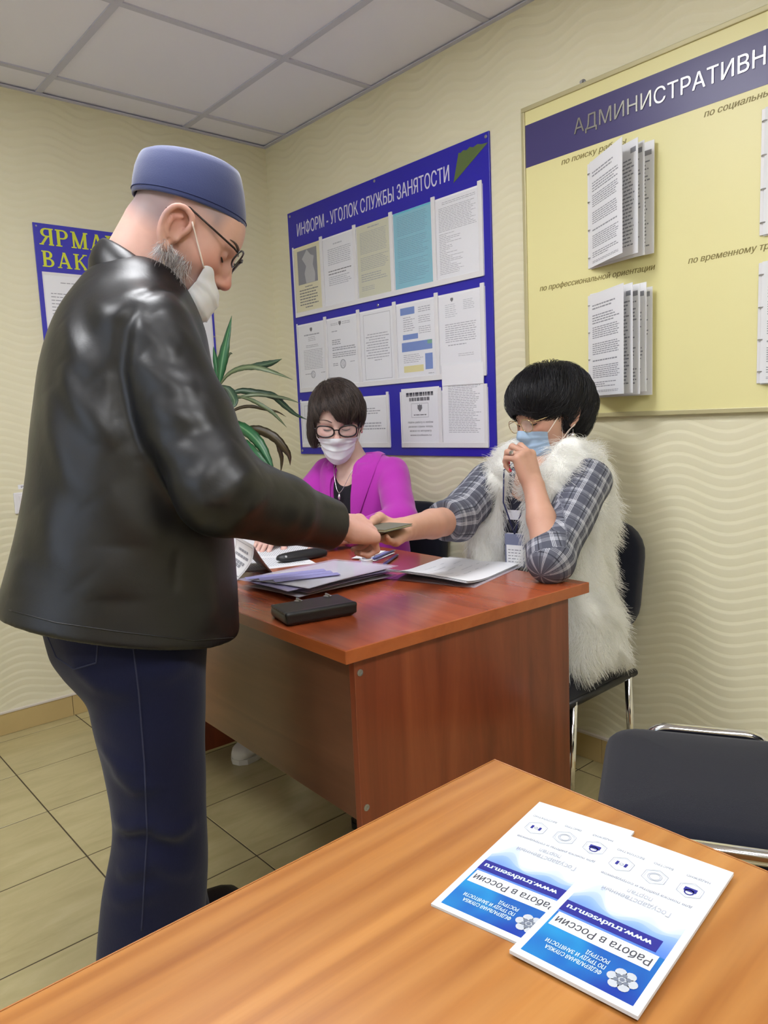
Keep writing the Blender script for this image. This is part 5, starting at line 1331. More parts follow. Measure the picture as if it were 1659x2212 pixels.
def fur_hair(name, c1, c2):
    t = NT(name); oi = t.n('ShaderNodeHairInfo'); c = t.mix(oi.outputs['Random'], c1, c2); d = t.n('ShaderNodeBsdfDiffuse'); tr = t.n('ShaderNodeBsdfTranslucent'); mx = t.n('ShaderNodeMixShader'); mx.inputs[0].default_value = .5
    t.l(c, d.inputs[0]); t.l(c, tr.inputs[0]); t.l(d.outputs[0], mx.inputs[1]); t.l(tr.outputs[0], mx.inputs[2]); t.l(mx.outputs[0], t.t.nodes['Material Output'].inputs[0]); return t.m
M['lash'] = plain('eyelash_dark', C8(40, 30, 28), .8)

def head_attrs(Hd, kind):
    """red: cheeks, nose, ears; grey: clipped hair on the man's scalp and jaw"""
    def f(V):
        q = Hd.loc(V); r = np.zeros(len(V)); g = np.zeros(len(V)); near = (np.abs(q) < .2).all(1)
        def blob(c, s): return np.exp(-((q - np.array(c)) ** 2).sum(1) / (2 * s * s))
        for c, s, w in (((.07, .045, -.03), .022, .7), ((.07, -.045, -.03), .022, .7), ((.115, 0, -.04), .014, .8), ((-.015, .085, -.008), .022, .55), ((-.015, -.085, -.008), .022, .55)): r += w * blob(c, s)
        if kind == 'man':
            up = np.clip((q[:, 2] - .012 + .28 * np.clip(q[:, 0] - .035, 0, 1) * 3 - .12 * np.clip(-q[:, 0] - .02, 0, .1)) / .03, 0, 1) * np.clip((.062 - q[:, 0]) / .02, 0, 1) * np.clip((np.abs(q[:, 1]) < .079).astype(float), 0, 1)
            low = np.clip((q[:, 2] + .055) / .035, 0, 1) * np.clip((-.020 - q[:, 0]) / .02, 0, 1)
            g = np.maximum(up, low) * .75
            jaw = np.clip((-.045 - q[:, 2]) / .02, 0, 1) * np.clip((q[:, 0] - .0) / .02, 0, 1) * np.clip((q[:, 2] + .16) / .02, 0, 1) * .5; g = np.maximum(g, jaw)
        r = np.where(near, r, .25); g = np.where(near, g, 0); return {'red': np.clip(r, 0, 1), 'grey': np.clip(g, 0, 1)}
    return f

def face_mask(Hd, sdf, mat, strapm, parent, c=(.030, 0, -.062), beta=(34, -62), phi=62, dip=0.0, smooth=14, puff=0.0, off=.004, pleats=4, droop=0.0, chin_free=0.0, label=None, ns=41, nt=33):
    """pleated sheet that tents over the face; straps run to both ears"""
    bs = np.radians(np.linspace(beta[0], beta[1], nt)); ps = np.radians(np.linspace(-phi, phi, ns)); B_, P_ = np.meshgrid(bs, ps, indexing='ij')
    B_ = B_ - np.radians(dip) * (1 - (P_ / np.radians(phi)) ** 2) ** 1.5 * ((B_ - bs[-1]) / (bs[0] - bs[-1])) ** 2
    cut = 1 - .12 * (np.abs(P_) / np.radians(phi)) ** 2
    d = np.stack([np.cos(B_ * cut) * np.cos(P_), np.sin(P_) * np.cos(B_ * cut * .6), np.sin(B_ * cut) * np.cos(P_ * .8)], -1).reshape(-1, 3); d /= np.linalg.norm(d, axis=1)[:, None]
    o = np.array(c); r = np.full(len(d), .165)
    for _ in range(60):
        Pw = Hd.pa(o + d * r[:, None]); e = evl(sdf, Pw); e = np.full(len(d), .05) if e is None else e
        r = np.maximum(r - np.where(e > .0005, np.minimum(e, .02) * .8 / Hd.k, 0), .02)
    r = r.reshape(nt, ns)
    sm = r.copy()
    for _ in range(smooth):
        p = np.pad(sm, 1, mode='edge'); sm = np.maximum(r, (p[:-2, 1:-1] + p[2:, 1:-1] + p[1:-1, :-2] + p[1:-1, 2:] + 2 * sm) / 6)
    for _ in range(3):
        p = np.pad(sm, 1, mode='edge'); sm = (p[:-2, 1:-1] + p[2:, 1:-1] + p[1:-1, :-2] + p[1:-1, 2:] + 2 * sm) / 6
    t = np.linspace(0, 1, nt)[:, None]; s = np.linspace(-1, 1, ns)[None, :]
    fold = np.zeros((nt, ns))
    for k in range(pleats):
        q = .22 + .62 * k / max(pleats - 1, 1) + .05 * (1 - s ** 2) * (k - 1.5) / 1.5; x = (t - q) / .07
        fold += np.where((x > -1) & (x < 1), .0026 * (1 - np.abs(x)) * (x < .35), 0)
    fold += .0012 * np.sin(9 * s + 7 * t) * np.sin(5 * t + 3 * s)
    rr = sm + off + fold + puff * (1 - s ** 4) * (.35 + .65 * np.sin(math.pi * np.clip(t * .9 + .08, 0, 1))) + droop * t ** 2 * (1 - s ** 2)
    A = Hd.pa(o + d * rr.reshape(-1, 1)).reshape(nt, ns, 3); Bk = Hd.pa(o + d * (rr - .0022).reshape(-1, 1)).reshape(nt, ns, 3)
    m = MB(); m.grid(A[:, ::-1]); m.grid(Bk)
    for a, b in ((A[0], Bk[0]), (A[-1], Bk[-1]), (A[:, 0], Bk[:, 0]), (A[:, -1], Bk[:, -1])): m.add([q for x, y in zip(a, b) for q in (x, y)], [(2 * i, 2 * i + 1, 2 * i + 3, 2 * i + 2) for i in range(len(a) - 1)])
    mk = m.build('face_mask', mat, parent, smooth=True, label=label)
    for sd, col in ((-1, 0), (1, -1)):
        e0, e1 = A[1, col], A[-2, col]
        for e, (ex, ez), nm in ((e0, (.004, .020), 0), (e1, (-.012, -.040), 1)):
            l0 = Hd.loc(e[None])[0]; l1 = np.array([ex + Hd.eo[0], sd * .0795, ez + Hd.eo[1] * (1 if nm == 0 else 1.5)]); pts = []
            for i in range(9):
                q = l0 + (l1 - l0) * i / 8; q = q + np.array([0, sd * .006 * math.sin(math.pi * i / 8), 0]); 
                for _ in range(12):
                    ev_ = evl(sdf, Hd.pa(q)[None])
                    if ev_ is None or ev_[0] > .0018: break
                    q = q + np.array([0, sd * .0012, 0])
                pts.append(Hd.pa(q))
            MB().tube(pts, .0015, 6).build('strap', strapm, mk, smooth=True)
    return mk

def spectacles(Hd, parent, mat, lens_w, lens_h, tilt, y0, x0, z0, r, cat=1.0, rim_top_only=False, square=2.6, temple_z=.008):
    sp = None
    m = MB(); lm = []
    for sd in (1, -1):
        pts = []; n = 28
        for i in range(n + 1):
            a = 2 * math.pi * i / n; cx = np.sign(math.cos(a)) * abs(math.cos(a)) ** (2 / square); cz = np.sign(math.sin(a)) * abs(math.sin(a)) ** (2 / square)
            y = y0 + cx * lens_w / 2; z = cz * lens_h / 2 + cat * .12 * lens_h * cx * (cz > 0)
            xx = x0 - .0025 - max(0, (y - y0)) * .16 - abs(z) * 0 + z * tilt
            pts.append(Hd.p(xx, sd * y, z0 + z))
        m.tube(pts, r, 8, cap=False); lm.append((sd, pts[:-1]))
    m.tube([Hd.p(x0 - .002, y0 - lens_w / 2 + .001, z0 + .004), Hd.p(x0 + .003, 0, z0 + .007), Hd.p(x0 - .002, -(y0 - lens_w / 2 + .001), z0 + .004)], r * .9, 8)
    fr_ = m.build('spectacle_frame', mat, parent, smooth=True)
    for sd in (1, -1):
        e = y0 + lens_w / 2
        MB().tube([Hd.p(x0 - .008, sd * e, z0 + temple_z), Hd.p(x0 - .016, sd * (e + .008), z0 + temple_z + .001), Hd.p(.03, sd * .0815, z0 + temple_z + .004), Hd.p(-.004, sd * .0835, z0 + temple_z + .007), Hd.p(-.022, sd * .080, z0 + temple_z), Hd.p(-.036, sd * .077, z0 - .012)], [r, r * 1.1, r, r, r, r * .8], 8).build('temple_arm', mat, fr_, smooth=True)
    for sd, pts in lm:
        c = np.mean(pts, 0); mm = MB(); n = len(pts); ring = [c + (np.array(p) - c) * .5 for p in pts]; bulge = Hd.R[0] * .0012
        mm.add([tuple(p) for p in pts] + [tuple(p + bulge) for p in ring] + [tuple(c + bulge * 1.5)], [(i, (i + 1) % n, n + (i + 1) % n, n + i) for i in range(n)] + [(n + i, n + (i + 1) % n, 2 * n) for i in range(n)])
        mm.build('lens', M['lens'], fr_, smooth=True)
    return fr_
def eye_lines(Hd, sdf, parent, brow_mat, mat_lash, brow_z=.022):
    """closed lash lines of eyes that look down, and brows, hugging the face"""
    def onface(y, z, lift):
        x = .13
        for _ in range(40):
            e = evl(sdf, Hd.p(x, y, z)[None]); e = .02 if e is None else e[0]
            if e < .0006: break
            x -= max(e * .7, .0006) / Hd.k
        return Hd.p(x + lift, y, z)
    for sd in (1, -1):
        MB().tube([onface(sd * (.031 + .0145 * q), -.0085 - .003 * (1 - q * q), .0004) for q in np.linspace(-1, 1, 9)], [.0006, .0011, .0014, .0016, .0017, .0018, .0018, .0016, .0008], 6).build('eyelash', mat_lash, parent, smooth=True)
        MB().tube([onface(sd * (.014 + .040 * q), brow_z + .006 * math.sin(q * 2.6), .0006) for q in np.linspace(0, 1, 9)], [.0018, .003, .0034, .0034, .003, .0026, .002, .0015, .0007], 6, flat=.5).build('eyebrow', brow_mat, parent, smooth=True)

# ------------------------------------------------------------------ the standing man
man = thing('person', 'standing person in black leather jacket, dark jeans and navy skullcap, passing a booklet', 'person', (.53, 1.38, 0))
YM = math.radians(-21); FM = V3(math.cos(YM), math.sin(YM), 0); LM_ = V3(-FM[1], FM[0], 0)
HM = Head((.704, 1.348, 1.528), head_frame((.875, -.485), math.radians(38), math.radians(0)), 1.03); HM.es = 1.10; HM.eo = (.010, -.018)
headM = HM.solid()
shR, elR, wrR = V3(.570, 1.258, 1.312), V3(.604, 1.108, 1.050), V3(.880, 1.165, .950)
shL, elL, wrL = V3(.715, 1.560, 1.345), V3(.70, 1.63, 1.06), V3(.86, 1.50, .99)
handM, tipsM = hand(wrR + V3(.012, .002, -.002), (.95, .17, -.22), (.20, .52, -.80), 'R', ((26, 78, 50), (32, 84, 52), (38, 86, 54), (44, 86, 54)), spread=(.12, .03, -.06, -.16), thumb=((.70, .62, .20), (.95, .16, .12), (.97, -.05, .12)), s=1.05)
handL_, _t = hand(wrL, (.9, -.3, -.25), (.1, -.2, -.95), 'L', ((25, 30, 20),) * 4, s=1.0)
neckM = Cap(V3(.620, 1.398, 1.40), HM.p(-.030, 0, -.045), .066, .058)
nape = Cap(HM.p(-.060, 0, -.035), V3(.600, 1.405, 1.44), .045, .058)
torso_in = Loft([.70, .95, 1.15, 1.32, 1.42], [.53, .55, .58, .60, .615], [1.38, 1.384, 1.392, 1.40, 1.40], [.10, .10, .11, .11, .07], [.15, .15, .17, .17, .10], YM, .04)
bodyM = U([U([headM, neckM, nape], .022), torso_in, U([Cap(shR, elR, .045, .038), Cap(elR, wrR, .038, .027), handM], .014), U([Cap(shL, elL, .045, .038), Cap(elL, wrL, .038, .027), handL_], .014),
           U([Cap((.545, 1.30, .82), (.520, 1.27, .46), .07, .048), Cap((.520, 1.27, .46), (.475, 1.285, .09), .048, .036)], .02), U([Cap((.575, 1.46, .82), (.622, 1.455, .46), .07, .048), Cap((.622, 1.455, .46), (.600, 1.505, .09), .048, .036)], .02)], .03)
solid('body', bodyM, .0030, M['skin_man'], man, 1, head_attrs(HM, 'man'))
eye_lines(HM, headM, man, plain('grey_brow', C8(92, 80, 78), .9), M['lash'])
# jeans
def jean_leg(side):
    if side == 'R': k = ([.02, .10, .17, .30, .40, .48, .60, .74, .84], [.478, .482, .486, .506, .524, .526, .526, .532, .545], [1.285, 1.285, 1.285, 1.285, 1.278, 1.278, 1.288, 1.305, 1.32], [.110, .104, .098, .096, .086, .085, .096, .112, .125], [.085, .080, .076, .078, .080, .084, .092, .105, .11])
    else: k = ([.02, .10, .17, .30, .40, .48, .60, .74, .84], [.612, .612, .612, .614, .622, .622, .606, .58, .56], [1.505, 1.503, 1.50, 1.480, 1.462, 1.455, 1.455, 1.455, 1.45], [.100, .092, .086, .078, .074, .076, .088, .108, .125], [.085, .080, .076, .078, .080, .084, .092, .105, .11])
    return Loft(*k, YM, .012)
jl, jr = jean_leg('L'), jean_leg('R')
seat = Loft([.66, .74, .82, .92], [.540, .530, .528, .53], [1.385, 1.385, 1.385, 1.385], [.10, .135, .145, .14], [.16, .175, .18, .18], YM, .05)
SEAMS_J = [[(0.4755, 1.2107, 0.7885), (0.4756, 1.2104, 0.7827), (0.4757, 1.2102, 0.777), (0.4757, 1.2098, 0.7712), (0.4757, 1.2095, 0.7655), (0.4757, 1.209, 0.7597), (0.4757, 1.2086, 0.754), (0.4758, 1.2082, 0.7482), (0.4759, 1.2081, 0.7424), (0.4761, 1.2081, 0.7365), (0.4764, 1.2084, 0.7305), (0.4767, 1.2086, 0.7245), (0.4769, 1.2088, 0.7185), (0.4772, 1.2089, 0.7125), (0.4774, 1.2092, 0.7064), (0.4777, 1.21, 0.6973), (0.478, 1.2109, 0.6881), (0.4781, 1.2115, 0.679), (0.4781, 1.2114, 0.6701), (0.4779, 1.2112, 0.6613), (0.4777, 1.2109, 0.6525), (0.4775, 1.2106, 0.6436), (0.4774, 1.2104, 0.6348), (0.4773, 1.2103, 0.6259), (0.4771, 1.2102, 0.6169), (0.477, 1.2101, 0.608), (0.4769, 1.21, 0.599), (0.4768, 1.2099, 0.5901), (0.4766, 1.2094, 0.5812), (0.4758, 1.2085, 0.5727), (0.475, 1.2076, 0.5643), (0.4743, 1.2067, 0.5558), (0.4734, 1.2056, 0.5474), (0.4728, 1.2051, 0.5387), (0.4732, 1.2073, 0.5286), (0.4741, 1.2105, 0.5179), (0.4741, 1.2118, 0.5082), (0.4739, 1.2123, 0.4989), (0.4735, 1.2124, 0.4898), (0.4727, 1.2114, 0.4813), (0.4716, 1.2097, 0.4732), (0.4711, 1.2093, 0.4643), (0.4728, 1.2149, 0.452), (0.4731, 1.2179, 0.4444), (0.4724, 1.2183, 0.4383), (0.4714, 1.218, 0.4326), (0.4704, 1.2178, 0.4269), (0.4695, 1.2177, 0.4211), (0.4686, 1.2176, 0.4153), (0.4677, 1.2175, 0.4095), (0.4667, 1.2173, 0.4038), (0.4656, 1.2167, 0.3983), (0.4645, 1.2161, 0.3928), (0.4637, 1.2162, 0.3869), (0.4632, 1.2171, 0.3804), (0.463, 1.219, 0.3733), (0.4627, 1.2204, 0.3665), (0.4619, 1.2209, 0.3597), (0.4608, 1.2205, 0.3535), (0.4596, 1.2197, 0.3475), (0.4584, 1.2191, 0.3415), (0.4575, 1.219, 0.335), (0.4569, 1.22, 0.3279), (0.4566, 1.2216, 0.3202), (0.4562, 1.2232, 0.3126), (0.4556, 1.224, 0.3055), (0.4548, 1.2244, 0.2987), (0.4539, 1.2245, 0.2921), (0.453, 1.2245, 0.2856), (0.452, 1.2245, 0.279), (0.4511, 1.2245, 0.2725)], [(0.3807, 1.3569, 0.8076), (0.3811, 1.3553, 0.8047), (0.3816, 1.3539, 0.8017), (0.3821, 1.3526, 0.7988), (0.3827, 1.3512, 0.7958), (0.3832, 1.35, 0.7928), (0.3838, 1.3487, 0.7898), (0.3843, 1.3475, 0.7868), (0.3849, 1.3462, 0.7838), (0.3854, 1.345, 0.7808), (0.386, 1.3437, 0.7779), (0.3865, 1.3424, 0.7749), (0.3871, 1.3411, 0.7719), (0.3876, 1.3398, 0.7689), (0.3881, 1.3385, 0.766), (0.3887, 1.3339, 0.7653), (0.3894, 1.3296, 0.7645), (0.3901, 1.3253, 0.7637), (0.3908, 1.3212, 0.7629), (0.3915, 1.3171, 0.7621), (0.3922, 1.3131, 0.7613), (0.393, 1.3092, 0.7604), (0.3938, 1.3054, 0.7596), (0.3946, 1.3018, 0.7586), (0.3954, 1.2982, 0.7577), (0.3961, 1.2944, 0.7569), (0.3969, 1.2905, 0.756), (0.3976, 1.2868, 0.7552), (0.3985, 1.2833, 0.7543), (0.3997, 1.2787, 0.7558), (0.4012, 1.2749, 0.7571), (0.4028, 1.2716, 0.7583), (0.4046, 1.2687, 0.7593), (0.4064, 1.2661, 0.7603), (0.4082, 1.2635, 0.7612), (0.4101, 1.2611, 0.7621), (0.412, 1.2588, 0.7629), (0.4139, 1.2565, 0.7638), (0.4159, 1.2541, 0.7646), (0.4178, 1.2519, 0.7655), (0.4197, 1.2496, 0.7663), (0.4216, 1.2474, 0.7671), (0.4236, 1.2452, 0.7679), (0.4239, 1.2447, 0.771), (0.4242, 1.2442, 0.774), (0.4245, 1.2437, 0.7771), (0.4248, 1.2432, 0.7801), (0.4252, 1.2427, 0.7831), (0.4255, 1.2422, 0.7861), (0.4258, 1.2418, 0.7892), (0.4261, 1.2413, 0.7922), (0.4265, 1.2408, 0.7952), (0.4268, 1.2404, 0.7982), (0.4272, 1.24, 0.8012), (0.4275, 1.2396, 0.8042), (0.4278, 1.2392, 0.8072), (0.4282, 1.2388, 0.8101)]]
SEAMS_M = [[(0.3235, 1.3487, 0.8626), (0.3259, 1.3382, 0.8624), (0.3285, 1.3287, 0.8619), (0.3312, 1.32, 0.8613), (0.3341, 1.3119, 0.8606), (0.3371, 1.3043, 0.8598), (0.3401, 1.2973, 0.8588), (0.3433, 1.2905, 0.8578), (0.3465, 1.2842, 0.8568), (0.3498, 1.2781, 0.8556), (0.3531, 1.2724, 0.8544), (0.3565, 1.2669, 0.8532), (0.36, 1.2617, 0.8519), (0.3635, 1.2567, 0.8505), (0.3671, 1.252, 0.8491), (0.3723, 1.2458, 0.848), (0.3776, 1.2399, 0.8468), (0.383, 1.2344, 0.8455), (0.3885, 1.2291, 0.8442), (0.394, 1.2241, 0.8428), (0.3997, 1.2193, 0.8413), (0.4054, 1.2148, 0.8398), (0.4112, 1.2104, 0.8382), (0.417, 1.2063, 0.8366), (0.423, 1.2024, 0.8349), (0.429, 1.1987, 0.8331), (0.4352, 1.1952, 0.8312), (0.4414, 1.192, 0.8293), (0.4478, 1.1889, 0.8274), (0.4552, 1.1858, 0.8252), (0.4628, 1.1829, 0.823), (0.4705, 1.1802, 0.8207), (0.4784, 1.1778, 0.8183), (0.4864, 1.1756, 0.8158), (0.4946, 1.1737, 0.8132), (0.5029, 1.1721, 0.8105), (0.5115, 1.1707, 0.8077), (0.5202, 1.1697, 0.8048), (0.5292, 1.169, 0.8017), (0.5385, 1.1687, 0.7985), (0.5481, 1.1688, 0.7951), (0.5579, 1.1693, 0.7916), (0.5681, 1.1703, 0.7879), (0.5738, 1.1712, 0.7867), (0.5796, 1.1722, 0.7855), (0.5856, 1.1734, 0.7842), (0.5917, 1.1749, 0.7829), (0.598, 1.1768, 0.7813), (0.6046, 1.179, 0.7797), (0.6115, 1.1816, 0.7779), (0.6187, 1.1849, 0.776), (0.6263, 1.1887, 0.7738), (0.6344, 1.1932, 0.7714), (0.6428, 1.1984, 0.7687), (0.6519, 1.2046, 0.7658), (0.6619, 1.2121, 0.7623), (0.6743, 1.2241, 0.7574)]]
FOLD_J = [([(0.4305, 1.2889, 0.6052), (0.4344, 1.2689, 0.596), (0.4399, 1.2539, 0.5849), (0.4462, 1.2416, 0.5726), (0.4561, 1.2265, 0.5686), (0.4676, 1.2157, 0.5625), (0.4802, 1.2077, 0.555)], 0.01, 0.007), ([(0.4383, 1.2644, 0.5676), (0.4447, 1.2475, 0.5598), (0.4521, 1.2341, 0.5504), (0.4606, 1.2234, 0.5397), (0.4725, 1.2124, 0.5392), (0.4858, 1.2047, 0.537), (0.5002, 1.1995, 0.5334)], 0.01, 0.008), ([(0.4411, 1.289, 0.4613), (0.444, 1.2567, 0.4643), (0.4517, 1.239, 0.4596), (0.4626, 1.2241, 0.464), (0.4748, 1.2127, 0.4665), (0.488, 1.204, 0.4674)], 0.01, 0.008), ([(0.44, 1.2747, 0.4338), (0.4459, 1.2498, 0.4383), (0.4559, 1.2322, 0.4449), (0.4676, 1.2192, 0.4489), (0.4804, 1.2092, 0.4511)], 0.008, -0.006), ([(0.5613, 1.2035, 0.4418), (0.545, 1.1982, 0.4433), (0.5304, 1.1961, 0.4428), (0.5172, 1.1967, 0.4408), (0.5041, 1.1988, 0.4469), (0.4919, 1.2029, 0.4518), (0.4806, 1.2089, 0.4555)], 0.01, 0.008), ([(0.5419, 1.1995, 0.3978), (0.5299, 1.1984, 0.4051), (0.5186, 1.1986, 0.4114), (0.5079, 1.2, 0.4169), (0.4955, 1.2031, 0.4254), (0.4839, 1.2079, 0.4328), (0.4732, 1.2146, 0.4389)], 0.009, -0.007), ([(0.4331, 1.2731, 0.3735), (0.4408, 1.251, 0.3758), (0.4515, 1.2347, 0.3827), (0.4636, 1.2223, 0.3872), (0.4768, 1.2129, 0.3899)], 0.01, 0.007), ([(0.5493, 1.205, 0.3421), (0.5331, 1.2012, 0.3544), (0.5186, 1.2006, 0.3645), (0.5053, 1.2022, 0.3729), (0.4932, 1.2054, 0.3858), (0.4819, 1.21, 0.3977), (0.4714, 1.2165, 0.4083)], 0.01, 0.006), ([(0.4173, 1.292, 0.3226), (0.4246, 1.2648, 0.3279), (0.4348, 1.2468, 0.3274), (0.4509, 1.23, 0.3337), (0.4684, 1.2172, 0.3373), (0.4874, 1.2079, 0.3386)], 0.012, 0.006), ([(0.3963, 1.2968, 0.7649), (0.4042, 1.2775, 0.7536), (0.4135, 1.2631, 0.7408), (0.424, 1.2523, 0.7269), (0.4387, 1.2365, 0.7214), (0.4544, 1.2237, 0.7147), (0.4711, 1.2134, 0.7071)], 0.012, 0.006), ([(0.579, 1.2086, 0.7381), (0.5553, 1.1998, 0.7377), (0.5349, 1.1973, 0.7352), (0.5165, 1.1982, 0.7315), (0.5038, 1.2004, 0.7358), (0.4916, 1.2035, 0.7397), (0.4799, 1.2074, 0.7432)], 0.012, 0.005)]
solid('jeans', Fold(U([jl, jr, seat], .03), FOLD_J, noise=((22, .0022, 5),)), .0045, M['denim'], man, 1)
for pts in SEAMS_J: MB().tube(pts, .0016, 6).build('stitching', M['denim_thread'], man, smooth=True)
def shoe(ankle, direction, name='shoe', mat=None, parent=man, L_=.285, s=1.0):
    F0 = unit(direction); S0 = V3(-F0[1], F0[0], 0); A = np.asarray(ankle, float); rows = []
    prof = [(-.30, .030, .050), (-.27, .036, .075), (-.16, .040, .095), (.02, .042, .085), (.25, .046, .062), (.45, .049, .050), (.58, .044, .042), (.66, .030, .034), (.69, .012, .022)]
    m = MB(); n = 14
    vs = []
    for x, w, h in prof:
        for j in range(n):
            a = 2 * math.pi * j / n; vs.append(A + F0 * x * L_ + S0 * w * s * np.sign(math.cos(a)) * abs(math.cos(a)) ** .8 + V3(0, 0, h / 2 + .012 + h / 2 * np.sign(math.sin(a)) * abs(math.sin(a)) ** .7))
    k = len(prof); m.add(vs, [(i * n + j, i * n + (j + 1) % n, (i + 1) * n + (j + 1) % n, (i + 1) * n + j) for i in range(k - 1) for j in range(n)] + [tuple(reversed(range(n))), tuple((k - 1) * n + j for j in range(n))])
    o = m.build(name, mat, parent, smooth=True)
    q = MB(); pl = [(-.31, .0), (-.28, .030), (-.1, .040), (.2, .046), (.45, .052), (.62, .042), (.70, .016)]
    out = [tuple(A + F0 * x * L_ + S0 * w * s) for x, w in pl] + [tuple(A + F0 * x * L_ - S0 * w * s) for x, w in reversed(pl[1:])]
    q.prism(((0, 0, .0005), (1, 0, 0), (0, 1, 0), (0, 0, 1)), [(p[0], p[1]) for p in out], 0, .018); q.build('sole', M['black_plastic'] if mat is M['black_leather'] else mat, o)
    return o
shoe((.478, 1.285, 0), FM, mat=M['black_leather']); shoe((.612, 1.505, 0), V3(.96, .1, 0), mat=M['black_leather'])
# leather jacket
JZ = ([.735, .822, .918, 1.049, 1.181, 1.290, 1.345, 1.395, 1.435, 1.470], [.516, .525, .544, .567, .581, .590, .597, .604, .614, .622], [1.378, 1.384, 1.384, 1.385, 1.395, 1.406, 1.406, 1.404, 1.402, 1.400], [.224, .222, .204, .186, .172, .154, .143, .122, .098, .074], [.215, .21, .205, .205, .212, .205, .185, .155, .115, .085])
jt = Loft(*JZ, YM, .03)
hem = Plane((.362, 1.563, .838), unit(np.cross(V3(.685, 1.232, .748) - V3(.362, 1.563, .838), V3(.561, 1.158, .772) - V3(.362, 1.563, .838))) * -1)
if hem.n_[2] > 0: hem.n_ = -hem.n_
jt = Cut(jt, hem, .008, keep=True)
sleeveR = U([Cap(shR + V3(-.004, .006, .004), shR * .45 + elR * .55, .086, .076), Cap(shR * .45 + elR * .55, elR, .076, .073), Cap(elR, elR * .5 + wrR * .5, .074, .062), Cap(elR * .5 + wrR * .5, wrR, .060, .050)], .02)
cuffR = Plane(wrR + V3(-.004, 0, 0), (.93, .08, -.30))
sleeveR = Cut(sleeveR, cuffR, .006, keep=True)
sleeveL = U([Cap(shL, elL, .090, .075), Cap(elL, wrL, .070, .048)], .02); sleeveL = Cut(sleeveL, Plane(wrL, unit(wrL - elL)), .006, keep=True)
jk = U([jt, sleeveR, sleeveL], .028)
ncut = U([Cap(V3(.655, 1.385, 1.47), HM.p(-.01, 0, -.02), .072, .085), Cap(V3(.655, 1.385, 1.47), V3(.74, 1.33, 1.38), .06, .04)], .02)
jk = Cut(jk, ncut, .010)
